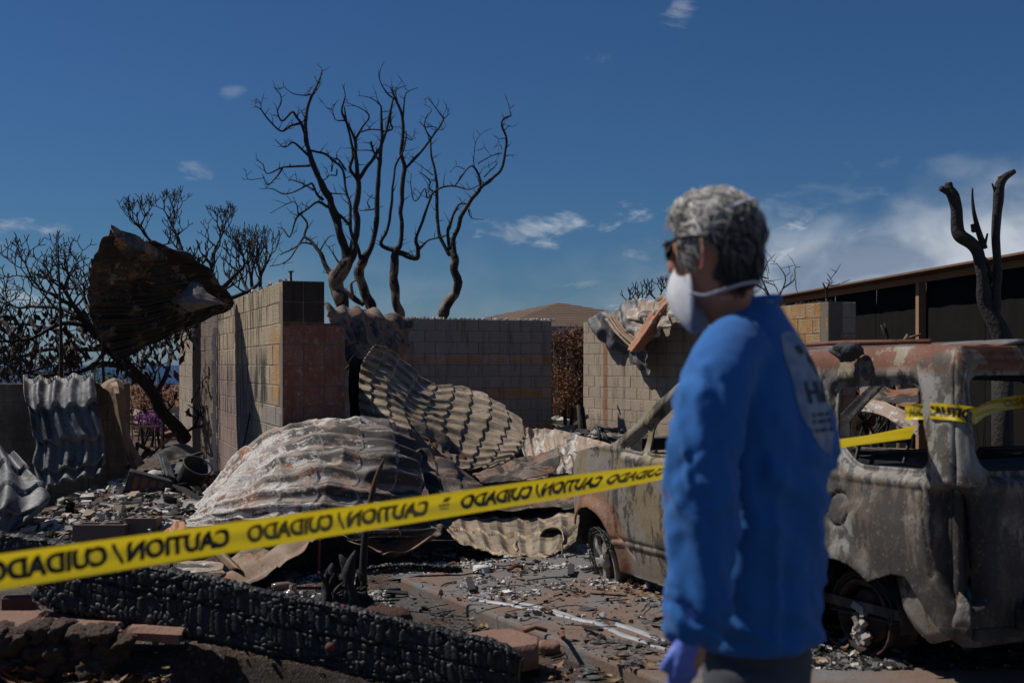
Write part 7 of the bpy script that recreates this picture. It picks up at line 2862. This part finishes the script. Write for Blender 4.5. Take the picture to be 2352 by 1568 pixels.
def melt(name, label, pts, seed, wd):
    """runnel of metal that melted and set on the drive"""
    q = [G(x, y, DRIVE_Z) for x, y in pts]
    q = smooth_path([(p.x, p.y, 0) for p in q], 10)
    T = np.gradient(q, axis=0)
    T /= np.linalg.norm(T, axis=1, keepdims=True)
    s_ = np.stack([-T[:, 1], T[:, 0], T[:, 2] * 0], 1)
    w_ = wd * (1 + .5 * vn(q, 6, seed, 3)) * np.interp(np.linspace(0, 1, len(q)), [0, .06, .94, 1], [.35, 1, 1, .3])
    V, k = [], 9
    for i in range(len(q)):
        for j in range(k):
            t = -1 + 2 * j / (k - 1)
            V.append((q[i, 0] + s_[i, 0] * t * w_[i], q[i, 1] + s_[i, 1] * t * w_[i], DRIVE_Z - .001 + .012 * (1 - t * t) ** .6 * (1 + .4 * vn(q[i:i + 1] + t, 12, seed)[0])))
    build(name, V, grid_faces(len(q), k), M['silver'], None, label=label, cat='melted metal', group='runnels of melted metal on the drive')


z8 = lambda zx, zy: (918.75 + .276 * zx, 1163.75 + .276 * zy)
melt('melted_metal', 'long silver runnel of melted metal along the drive edge', [z8(*p) for p in ((560, 745), (700, 782), (950, 822), (1200, 872), (1500, 942), (1620, 962), (1760, 1022), (1870, 1072), (2010, 1112), (2210, 1192))], 3, .028)
melt('melted_metal', 'short forked silver runnel branching off the long one', [z8(*p) for p in ((1695, 885), (1665, 930), (1630, 958))], 4, .024)
melt('melted_metal', 'flat grey runnel nearest to the glove', [z8(*p) for p in ((1800, 975), (1900, 1005), (2010, 1045), (2210, 1122))], 5, .026)
melt('melted_metal', 'second thin silver runnel beside the long one', [z8(*p) for p in ((940, 790), (1150, 830), (1320, 880), (1520, 945))], 6, .020)
# ---------------------------------------------------------------- rubble, ash, leaves, broken glass
def m_chip(name, rough=.9, spec=.3):
    m, n = material(name)
    c = n.attr('col', 'Color')
    f = n.noise(n.pos(), 60, 4, .6)
    n.out(n.mix(f, n.mix(1.0, c, (.65, .65, .65), 'MULTIPLY'), n.mix(1.0, c, (1.25, 1.25, 1.25), 'MULTIPLY')), rough, n.bump(f, .5, .006), 0, spec)
    return m


M['chip'] = m_chip('rubble_pieces')
M['glass_chip'] = m_chip('glass_pieces', .12, .7)
CUBE = np.array([[x, y, z] for x in (-.5, .5) for y in (-.5, .5) for z in (-.5, .5)])


def chips(name, label, XY, size, flat, cols, wts, g, mat=None, lift=0.0, tilt=.5, tri=False):
    """many small broken pieces, one mesh: nobody could count them"""
    n_ = len(XY)
    s = size[0] + (size[1] - size[0]) * g.random(n_) ** 2.2
    sc = np.stack([s * (.6 + .9 * g.random(n_)), s * (.5 + .6 * g.random(n_)), s * flat * (.5 + .9 * g.random(n_))], 1)
    V = CUBE[None] * sc[:, None, :]
    V = V * (1 + .5 * (g.random((n_, 8, 1)) - .5)) + (g.random((n_, 8, 3)) - .5) * sc[:, None, :] * .6
    if tri:
        V[:, 6] = V[:, 4] * .9 + V[:, 2] * .1
        V[:, 7] = V[:, 5] * .9 + V[:, 3] * .1
    az = g.random(n_) * 2 * np.pi
    tx = g.normal(size=n_) * tilt
    ca, sa, ct, st_ = np.cos(az), np.sin(az), np.cos(tx), np.sin(tx)
    y2 = V[..., 1] * ct[:, None] - V[..., 2] * st_[:, None]
    z2 = V[..., 1] * st_[:, None] + V[..., 2] * ct[:, None]
    x3 = V[..., 0] * ca[:, None] - y2 * sa[:, None]
    y3 = V[..., 0] * sa[:, None] + y2 * ca[:, None]
    zz = floor_z(XY[:, 0], XY[:, 1]) + sc[:, 2] * .35 + lift * g.random(n_)
    W = np.stack([x3 + XY[:, :1], y3 + XY[:, 1:2], z2 + zz[:, None]], -1).reshape(-1, 3)
    bf = np.array(BOXF)
    Fs = (bf[None] + (np.arange(n_) * 8)[:, None, None]).reshape(-1, 4)
    ci = g.choice(len(cols), n_, p=np.array(wts) / sum(wts))
    C_ = np.array(cols)[ci] * (.6 + .8 * g.random((n_, 1)))
    return build(name, W, Fs, mat or M['chip'], None, smooth=False, attrs={'col': np.repeat(C_, 8, 0)}, label=label, cat=name.replace('_', ' '), kind='stuff')


def scatter(g, n_, x0, x1, y0, y1, thr=-.2, sc=1.1, seed=1):
    q = np.stack([x0 + (x1 - x0) * g.random(n_ * 2), y0 + (y1 - y0) * g.random(n_ * 2)], 1)
    k = vn(np.column_stack([q, q[:, 0] * 0 + seed]), sc, seed, 3)
    return q[k > thr][:n_]


def pscatter(g, n_, x0, x1, y0, y1, thr=-.3, sc=1.4, seed=1):
    """scatter spread evenly over a part of the picture, on the ground"""
    px, py = x0 + (x1 - x0) * g.random(n_ * 2), y0 + (y1 - y0) * g.random(n_ * 2)
    D = H * F / (py - HY)
    q = np.stack([(px - CX) / F * D, D], 1)
    k = vn(np.column_stack([q, q[:, 0] * 0 + seed]), sc, seed, 3)
    return q[k > thr][:n_]


g = np.random.default_rng(21)
WHITE, GREY, DARK, RUST, TAN, BLACK = (.42, .40, .37), (.17, .165, .16), (.06, .055, .05), (.17, .065, .035), (.24, .19, .14), (.014, .013, .012)
allg = np.vstack([pscatter(g, 3800, -100, 2400, 1195, 1575, -.35, 1.6), scatter(g, 3500, -7, 6, 10, 24, -.4)])
chips('ash_gravel', 'fine grey and white ash gravel spread over the burnt lot', allg, (.004, .022), .7, [WHITE, GREY, DARK, RUST, TAN, BLACK], [4, 4, 4, 1.6, 2, 3], g)
wh = np.vstack([pscatter(g, 3600, 905, 1560, 1262, 1330, -.15, 2.2, 4), pscatter(g, 700, 1060, 1520, 1330, 1410, .12, 2.6, 6), pscatter(g, 800, 560, 900, 1320, 1420, .1, 2.6, 7)])
chips('white_ash_crumbs', 'white crumbs of burnt plaster by the flat tile sheet and on the drive', wh, (.008, .034), .6, [WHITE, (.5, .49, .47), GREY, TAN], [5, 3, 3, 1], g)
ck = np.vstack([pscatter(g, 180, 900, 1560, 1275, 1500, .12, 1.8, 9), pscatter(g, 300, 380, 900, 1280, 1420, .0, 1.8, 10), pscatter(g, 900, 1840, 2360, 1400, 1575, -.2, 1.8, 13)])
chips('charcoal_bits', 'black charcoal bits scattered between the beam and the car', ck, (.010, .045), .5, [BLACK, DARK, (.03, .025, .022)], [5, 2, 2], g)
hx = np.vstack([scatter(g, 4200, -4.6, -2.4, 11.0, 16.5, -.35, 1.5, 14), scatter(g, 1500, -4, 3.5, 15, 24, -.3, 1.0, 15)])
chips('house_rubble', 'broken plaster, tile and ash heaped inside the left walls', hx, (.012, .10), .4, [WHITE, GREY, DARK, TAN, BLACK], [6, 3, 1.5, 4, 1], g, lift=.06)
wr_ = scatter(g, 1200, .6, 2.2, 19.5, 27, -.4, 1.0, 17)
chips('wall_gap_rubble', 'pale rubble heaped in the gap between the two block walls', wr_, (.04, .22), .35, [WHITE, GREY, TAN, DARK], [4, 3, 2, 2], g, lift=.45)
uc = pscatter(g, 1500, 1840, 2100, 1470, 1575, -.5, 2, 18)
chips('car_ash', 'flaky grey ash under the rear of the burnt car', uc, (.008, .04), .4, [GREY, WHITE, DARK, BLACK, (.2, .15, .06)], [4, 2, 3, 3, .5], g)
ed = np.vstack([pscatter(g, 150, 1330, 1545, 1500, 1572, -.3, 2.5, 19), pscatter(g, 30, 1400, 1560, 1445, 1490, .0, 2.5, 20)])
chips('glass_shards', 'grey green shards of broken window glass in front of the drive', ed, (.015, .075), .05, [(.10, .115, .11), (.07, .077, .075), (.14, .152, .147)], [3, 3, 2], g, M['glass_chip'], lift=.02, tilt=.14, tri=True)
sl = pscatter(g, 60, 880, 1560, 1290, 1560, -.1, 2.0, 24)
chips('slate_flakes', 'thin flat grey flakes of burnt board over the drive', sl, (.015, .07), .09, [(.13, .135, .14), (.08, .08, .08), (.17, .165, .16)], [3, 2, 2], g, tilt=.12)


def leaf_litter(name, label, XY, size, mat, g, lift=.02):
    r = random.Random(3)
    V, Fs = [], []
    Z = floor_z(XY[:, 0], XY[:, 1])
    for (x, y), z in zip(XY, Z):
        s = size * r.uniform(.6, 1.5)
        a = r.uniform(0, 6.28)
        d = Vector((math.cos(a), math.sin(a), r.uniform(-.2, .5)))
        sd = Vector((-math.sin(a), math.cos(a), r.uniform(-.4, .4)))
        p = Vector((x, y, z + .006 + r.random() * lift))
        b = len(V)
        cu = r.uniform(.1, .35) * s
        for t, w_ in ((0, .02), (.3, .22), (.6, .24), (.85, .12), (1, .0)):
            up = Vector((0, 0, cu * (2 * t - 1) ** 2))
            V += [tuple(p + d * s * t + sd * s * w_ + up + Vector((0, 0, w_ * s * .5))), tuple(p + d * s * t + up), tuple(p + d * s * t - sd * s * w_ + up + Vector((0, 0, w_ * s * .5)))]
        for k in range(4):
            i = b + 3 * k
            Fs += [(i, i + 1, i + 4, i + 3), (i + 1, i + 2, i + 5, i + 4)]
    return build(name, V, Fs, mat, None, label=label, cat='dry leaves', kind='stuff')


M['litter'] = simple('dead_leaf_litter', (.17, .085, .033), .7, .5, 9, 0, second=(.26, .18, .10), thr=(.52, .62))
lf = np.vstack([np.stack([-2.5 + .85 * g.random(300), 5.6 + .45 * g.random(300)], 1)])
leaf_litter('leaf_litter', 'dry brown leaves piled at the foot of the lava wall', lf, .075, M['litter'], g, .07)
lf = np.vstack([pscatter(g, 60, 1180, 1480, 1340, 1400, .1, 3, 31), pscatter(g, 50, 1400, 1560, 1370, 1440, .0, 3, 32), pscatter(g, 35, 900, 1300, 1300, 1520, -.2, 2, 33), pscatter(g, 40, 1850, 2050, 1480, 1570, -.2, 3, 34), pscatter(g, 50, 1050, 1320, 1270, 1300, -.2, 3, 35), pscatter(g, 30, 800, 1500, 1540, 1575, -.2, 3, 36)])
leaf_litter('leaf_litter', 'stray curled brown leaves scattered on the drive and ash', lf, .055, M['litter'], g, .01)

# bits one can recognise among the ash: scraps of sheet, laths, pipes, wire
r = random.Random(77)
SC_L = []
for k in range(46):
    x, y = r.uniform(400, 1540), r.uniform(1275, 1500)
    if 560 < x < 1000 and y > 1380:
        continue
    p = G(x, y)
    z = float(floor_z(np.array(p.x), np.array(p.y)))
    SC_L.append((p.x, p.y, z, r.uniform(0, 6.28), r.uniform(.08, .34), r.choice('lllpsw')))
mbs = {'l': MB(), 'p': MB(), 's': MB(), 'w': MB()}
for (x, y, z, a, ln, kd) in SC_L:
    d = Vector((math.cos(a), math.sin(a), r.uniform(-.05, .15)))
    a0, a1 = Vector((x, y, z + .02)), Vector((x, y, z + .02)) + d * ln
    if kd == 'l':
        mbs['l'].bar(a0, a1, r.uniform(.02, .05), r.uniform(.008, .02), tw=r.uniform(-.4, .4))
    elif kd == 'p':
        mbs['p'].tube([tuple(a0), tuple((a0 + a1) / 2 + Vector((0, 0, .02))), tuple(a1)], r.uniform(.008, .016), 7)
    elif kd == 's':
        s_ = Vector((-d.y, d.x, 0)) * ln * .5
        V = [a0, a0 + s_, a1 + s_ * .8 + Vector((0, 0, .04)), a1 + Vector((0, 0, .01)), (a0 + a1) / 2 + s_ * .5 + Vector((0, 0, .035))]
        mbs['s'].add([tuple(v) for v in V], [(0, 1, 4), (1, 2, 4), (2, 3, 4), (3, 0, 4)])
    else:
        pts = [tuple(a0 + d * ln * 2 * t + Vector((.04 * math.sin(t * 9), .04 * math.cos(t * 7), .03 * abs(math.sin(t * 6))))) for t in np.linspace(0, 1, 14)]
        mbs['w'].tube(pts, .0035, 5)
for kd, nm, lab, mt in (('l', 'burnt_laths', 'short charred laths scattered over the ash', 'char_dull'), ('p', 'pipe_pieces', 'short rusty pipe pieces scattered over the ash', 'rust_steel'),
                        ('s', 'sheet_scraps', 'small bent scraps of sheet scattered over the ash', 'grey_steel'), ('w', 'loose_wires', 'loose curls of burnt wire scattered over the ash', 'wire')):
    if mbs[kd].n:
        mbs[kd].go(nm, M[mt], None, label=lab, cat=nm.replace('_', ' '), kind='stuff', smooth=False)

# twigs, wires and rods lying about
r = random.Random(12)
mb = MB()
for k in range(70):
    x, y = r.uniform(380, 1560), r.uniform(1285, 1560)
    p = G(x, y)
    z = float(floor_z(np.array(p.x), np.array(p.y)))
    a = r.uniform(0, 6.28)
    ln = r.uniform(.08, .35)
    q = [(p.x + math.cos(a) * ln * t + r.uniform(-.01, .01), p.y + math.sin(a) * ln * t, z + .012 + r.uniform(0, .02)) for t in (0, .35, .7, 1)]
    mb.tube(smooth_path(q, 3), r.uniform(.003, .008), 5)
mb.go('burnt_twigs', M['char_dull'], None, label='thin burnt twigs and wires strewn over the ash', cat='burnt twigs', kind='stuff')


# ------------------------------------------------ single things among the walls
def plank(name, label, a, b, wd, th, mat, cat, tw=0.0, seed=1):
    a, b = Vector(a), Vector(b)
    d = (b - a)
    L = d.length
    d.normalize()
    s = d.cross(Vector((0, 0, 1))).normalized()
    u = s.cross(d)
    s, u = s * math.cos(tw) + u * math.sin(tw), u * math.cos(tw) - s * math.sin(tw)
    n_ = 14
    V = []
    for i in range(n_):
        t = i / (n_ - 1)
        c = a + d * L * t + u * (.03 * L * math.sin(math.pi * t) * (.5 if seed % 2 else -.5))
        k = 1 + .12 * vn(np.array([[t * 6, seed, 0]]), 1, seed)[0]
        for sx_, sy__ in ((-1, -1), (1, -1), (1, 1), (-1, 1)):
            V.append(tuple(c + s * (sx_ * wd / 2 * k) + u * (sy__ * th / 2)))
    Fs = [(0, 3, 2, 1), tuple(4 * (n_ - 1) + k for k in (0, 1, 2, 3))]
    for i in range(n_ - 1):
        for k in range(4):
            k2 = (k + 1) % 4
            Fs.append((4 * i + k, 4 * i + k2, 4 * i + 4 + k2, 4 * i + 4 + k))
    return build(name, V, Fs, mat, None, smooth=False, label=label, cat=cat)


zl = lambda zx, zy, D: P(245 + .1367 * zx, 1010.6 + .1367 * zy, D)
# charred bucket tipped over
c = zl(1420, 640, 12.9)
MB().lathe([(0, -.17), (.115, -.165), (.13, -.15), (.14, .15), (.155, .155), (.155, .175), (.135, .172), (.125, -.14), (0, -.14)], c, (.45, -.35, .75), 22).go('charred_bucket', M['black_steel'], None, label='charred bucket tipped over on the rubble heap', cat='bucket')
# dark appliance box
c = zl(700, 745, 12.7)
R = np.array(Matrix.Rotation(.25, 3, 'Z') @ Matrix.Rotation(.28, 3, 'Y'))
ap = empty('burnt_appliance', (c.x, c.y, c.z - .15), label='burnt black box shaped appliance on the rubble beside the bucket', cat='appliance')
strip(ap)
o = MB().box(c, (.42, .3, .20), R).go('casing', M['black_steel'], ap, smooth=False)
bevel(o, .012, 2)
for k in range(4):
    MB().box(c + Vector(R @ np.array([-.12 + .08 * k, -.152, 0])), (.05, .01, .13), R).go('vent_slot', M['rust_steel'], ap, smooth=False)
sheet('metal_sheet', 'smooth grey bent sheet lying on the rubble heap', [
    [(358, 1082, 13.4), (400, 1062, 13.7), (440, 1052, 13.9), (480, 1052, 13.8)],
    [(362, 1090, 13.1), (402, 1078, 13.3), (442, 1070, 13.4), (482, 1064, 13.4)],
    [(385, 1092, 12.9), (412, 1090, 13.0), (440, 1092, 13.0), (460, 1093, 13.1)]], M['grey_steel'], 40, 30, None, None, (.03, 2.5), cat='metal sheet', seed=81)
sheet('metal_sheet', 'sooty rolled sheet behind the smooth grey one', [
    [(350, 1042, 14.6), (385, 1028, 14.9), (420, 1020, 15.1), (445, 1028, 15.0)],
    [(352, 1050, 14.2), (388, 1034, 14.4), (425, 1028, 14.6), (450, 1034, 14.6)],
    [(368, 1066, 14.0), (395, 1058, 14.2), (428, 1050, 14.3), (452, 1048, 14.4)]], M['black_steel'], 40, 30, None, None, (.05, 2.5), cat='metal sheet', seed=83)
plank('burnt_board', 'grey burnt board leaning on the heap, the longer of the pair', zl(920, 250, 13.3), zl(1030, 620, 12.9), .10, .025, M['grey_steel'], 'board', .5, 1)
plank('burnt_board', 'grey burnt board leaning on the heap, the shorter of the pair', zl(990, 320, 13.2), zl(1080, 620, 12.8), .085, .025, M['grey_steel'], 'board', .5, 2)
plank('burnt_board', 'curved black board in front of the tipped bucket', zl(1210, 780, 12.4), zl(1560, 1010, 12.1), .13, .02, M['char_dull'], 'board', .3, 3)
plank('burnt_board', 'long flat dark strip at the foot of the rubble heap', zl(1230, 1060, 12.0), zl(1760, 1010, 12.2), .07, .03, M['grey_steel'], 'board', .1, 4)
plank('burnt_board', 'thin bar lying across the heap above the grey sheet', zl(1250, 340, 13.6), zl(1600, 215, 14.0), .05, .03, M['grey_steel'], 'board', .1, 5)
plank('burnt_board', 'narrow brown board leaning on the garden wall end', zl(370, 780, 13.2), zl(480, 1150, 12.6), .07, .02, M['timber_old'], 'board', .6, 6)
plank('burnt_board', 'black board sticking up behind the heap', zl(800, 200, 14.6), zl(1100, -60, 15.2), .16, .02, M['char_dull'], 'board', .8, 7)
mb = MB()
for a, b in (((430, 540), (700, 120)), ((330, 470), (780, 180)), ((510, 60), (720, 170)), ((520, 90), (420, 560))):
    mb.tube([tuple(zl(*a, 13.5)), tuple(zl(*b, 13.8))], .022, 7)
mb.go('tube_wreck', M['black_steel'], None, label='tangled black tube frame between the garden wall and the heap', cat='tube frame')
c = zl(820, 590, 12.9)
lump('ash_lump', 'pale ashy lump on the burnt appliance', 'ash lump', tuple(c), (.09, .08, .055), M['ash_white'], 9, amp=.4)

# white paint strip peeling off the far end of the long wall
fx = K0 + W_ * 5.36
mb = MB()
q = np.array([(fx.x - .028 + .012 * math.sin(k * 1.7), fx.y - .05, .0 + 2.1 * k / 24) for k in range(25)])
for k in range(24):
    wv = .035 + .025 * abs(math.sin(k * 2.3)) + (.05 if k < 4 else 0)
    mb.box((q[k, 0] - .01, q[k, 1] - .03, q[k, 2] + .044), (wv, .05, .092), np.array(Matrix.Rotation(.1 * math.sin(k * 3.1), 3, 'Z')))
mb.go('paint_strip', M['plaster'], None, label='white peeling strip down the far edge of the long wall', cat='paint strip', smooth=False)
a, b = P(529, 1102, 13.4), P(574, 948, 14.3)
MB().tube(smooth_path([tuple(a), tuple((a + b) / 2 + Vector((.03, 0, -.02))), tuple(b)], 5), .010, 6).go('steel_rod', M['black_steel'], None, label='thin dark rod leaning on the long wall', cat='rod')
c = P(664, 636, 12.3)
MB().tube([(c.x, c.y + .1, 2.38), (c.x, c.y + .1, 2.5)], .012, 6).box((c.x, c.y + .1, 2.505), (.05, .04, .012)).go('anchor_bolt', M['black_steel'], None, label='bent anchor bolt on top of the sooty corner courses', cat='bolt')
c = P(1417, 735, 22.9)
# loose things along the wall tops
r = random.Random(6)
for (A_, B_, zt, lab, nn) in ((Vector((-1.9, 22.1)), Vector((.7, 23.1)), 2.4, 'crumbs of ash and mortar along the top of the back wall', 130), (Vector((1.4, 23.8)), Vector((1.6, 23.4)), 2.4, 'black ash on the left end of the sunlit wall top', 40),
                              (Vector((3.4, 18.3)), Vector((3.98, 16.3)), 2.4, 'black ash and splinters along the ochre wall top', 120), (Vector((-2.3, 12.35)), Vector((-3.0, 14.4)), 2.4, 'crumbs along the top of the long tan wall', 60)):
    mb = MB()
    for k in range(nn):
        p = A_.lerp(B_, r.random())
        R = np.array(Matrix.Rotation(r.uniform(0, 6.28), 3, Vector((r.random(), r.random(), r.random()))))
        s = r.uniform(.015, .055)
        mb.box((p.x + r.uniform(.02, .16), p.y + r.uniform(.03, .12), zt + s * .3), (s, s * .7, s * .5), R)
    mb.go('wall_top_ash', M['ash_white'] if 'mortar' in lab or 'tan' in lab else M['char_dull'], None, label=lab, cat='ash', kind='stuff', smooth=False)
# pipes and poles in the wall gap, bent handrail before the sunlit wall
for i, (x0, y0, x1, y1, D, lab) in enumerate([(1297, 940, 1302, 1012, 22.6, 'leftmost of the black poles standing in the wall gap'), (1316, 936, 1305, 1008, 22.9, 'slanting black pole second in the wall gap'),
                                              (1328, 930, 1342, 1030, 22.2, 'thick black pole nearest the sunlit wall'), (1338, 935, 1350, 1000, 22.8, 'thin black pole touching the sunlit wall')]):
    a, b = P(x0, y0, D), P(x1, y1, D - .3)
    MB().tube([tuple(a), (b.x, b.y, min(b.z, 0.3) - .3)], [.035, .04], 7).go('charred_pole', M['char_dull'], None, label=lab, cat='pole', group='charred poles in the wall gap')
plank('charred_plank', 'charred plank lying aslant in the wall gap', P(1268, 1022, 22.0), P(1345, 955, 23.6), .1, .06, M['char_dull'], 'plank', .1, 8)
mb = MB()
for a, b in (((1368, 976), (1418, 990)), ((1386, 1004), (1442, 1016)), ((1369, 976), (1382, 1012)), ((1382, 984), (1400, 1018))):
    mb.tube([tuple(P(*a, 17.5)), tuple(P(*b, 17.3))], .024, 7)
mb.go('bent_handrail', M['black_steel'], None, label='bent black pipe frame in front of the sunlit wall', cat='pipe frame')
plank('charred_plank', 'short grey plank leaning on the sunlit wall beside the windscreen pillar', P(1444, 996, 19.0), P(1462, 1050, 18.6), .12, .04, M['grey_steel'], 'plank', .4, 9)
MB().tube([(P(1420, 728, 30).x, 30, 2.4), (P(1420, 728, 30).x, 30, 2.7)], .02, 6)
# concrete blocks in front of the garden wall
for i, (x0, x1, y0, y1, D, lab) in enumerate([(166, 286, 1205, 1262, 10.9, 'hollow concrete block lying in front of the garden wall, the left one'), (288, 358, 1190, 1250, 11.0, 'concrete block standing right of the hollow one')]):
    a, b = P(x0, y0, D), P(x1, y1, D)
    w_, h_ = b.x - a.x, a.z - b.z
    cb = empty('concrete_block', ((a.x + b.x) / 2, D + .1, b.z - .05), label=lab, cat='block', kind='thing')
    strip(cb)
    cx_ = (a.x + b.x) / 2
    mat = simple('grey_brown_block%d' % i, (.16, .115, .09), .95, .25, 7, .8, 60, .008)
    zc_ = (a.z + b.z) / 2 - .03
    for dy in (0, .16):
        MB().box((cx_, D + .02 + dy, zc_), (w_, .035, h_ + .06)).go('face_shell', mat, cb, smooth=False)
    for f in ((0, .5, 1) if i == 0 else (0, .33, .66, 1)):
        MB().box((a.x + .018 + (w_ - .036) * f, D + .10, zc_), (.035, .125, h_ + .055)).go('web', mat, cb, smooth=False)
# far left yard: rusty chair frame, pale debris, low wall
c = P(337, 1010, 24)
ch = empty('chair_frame', (c.x, c.y, 0), label='rusty garden chair frame near the magenta flowers', cat='chair')
strip(ch)
for dx in (-.22, .22):
    for dy in (-.2, .2):
        MB().tube([(c.x + dx, c.y + dy, 0), (c.x + dx * .95, c.y + dy, .45)], .013, 6).go('leg', M['rust_steel'], ch)
    MB().tube([(c.x + dx, c.y + .2, .45), (c.x + dx, c.y + .28, .72)], .013, 6).go('back_post', M['rust_steel'], ch)
mb = MB()
for k in range(5):
    mb.bar((c.x - .22, c.y - .2 + .1 * k, .45), (c.x + .22, c.y - .2 + .1 * k, .45), .03, .012)
mb.go('seat', M['rust_steel'], ch, smooth=False)
MB().tube([(c.x - .22, c.y + .28, .72), (c.x + .22, c.y + .28, .72)], .013, 6).go('back_rail', M['rust_steel'], ch)
g2 = np.random.default_rng(8)
chips('yard_rubble', 'pale rubble heap in the yard beyond the magenta flowers', np.stack([-8.2 + 2.6 * g2.random(420), 27 + 4 * g2.random(420)], 1), (.06, .4), .4, [WHITE, TAN, GREY, (.25, .14, .09)], [3, 3, 2, 2], g2, lift=.5)
# things inside the wall gap behind the car: fallen sheets seen through the cargo window
sheet('roof_sheet', 'white streaked bent sheet seen through the rear side window of the car', [
    [(1975, 918, 14.5), (2020, 925, 14.3), (2060, 938, 14.0), (2110, 965, 13.8)], [(1975, 930, 14.2), (2020, 940, 14.0), (2060, 955, 13.8), (2110, 985, 13.5)], [(1975, 945, 14.0), (2020, 955, 13.8), (2060, 975, 13.5), (2110, 1005, 13.2)]],
    M['sheet_pale'], 50, 24, ('v', 3, .04, 1.2), None, (.03, 2), group=G_SH, seed=91)
sheet('roof_sheet', 'dark crumpled sheet above the white streaked one inside the car window', [
    [(1975, 895, 15.0), (2010, 885, 15.0), (2050, 895, 14.8), (2110, 890, 14.6)], [(1975, 905, 14.8), (2010, 902, 14.7), (2050, 910, 14.5), (2110, 915, 14.2)], [(1975, 918, 14.6), (2012, 915, 14.5), (2052, 925, 14.3), (2110, 940, 14.0)]],
    M['sheet_rust'], 40, 20, None, None, (.06, 2), group=G_SH, seed=93)
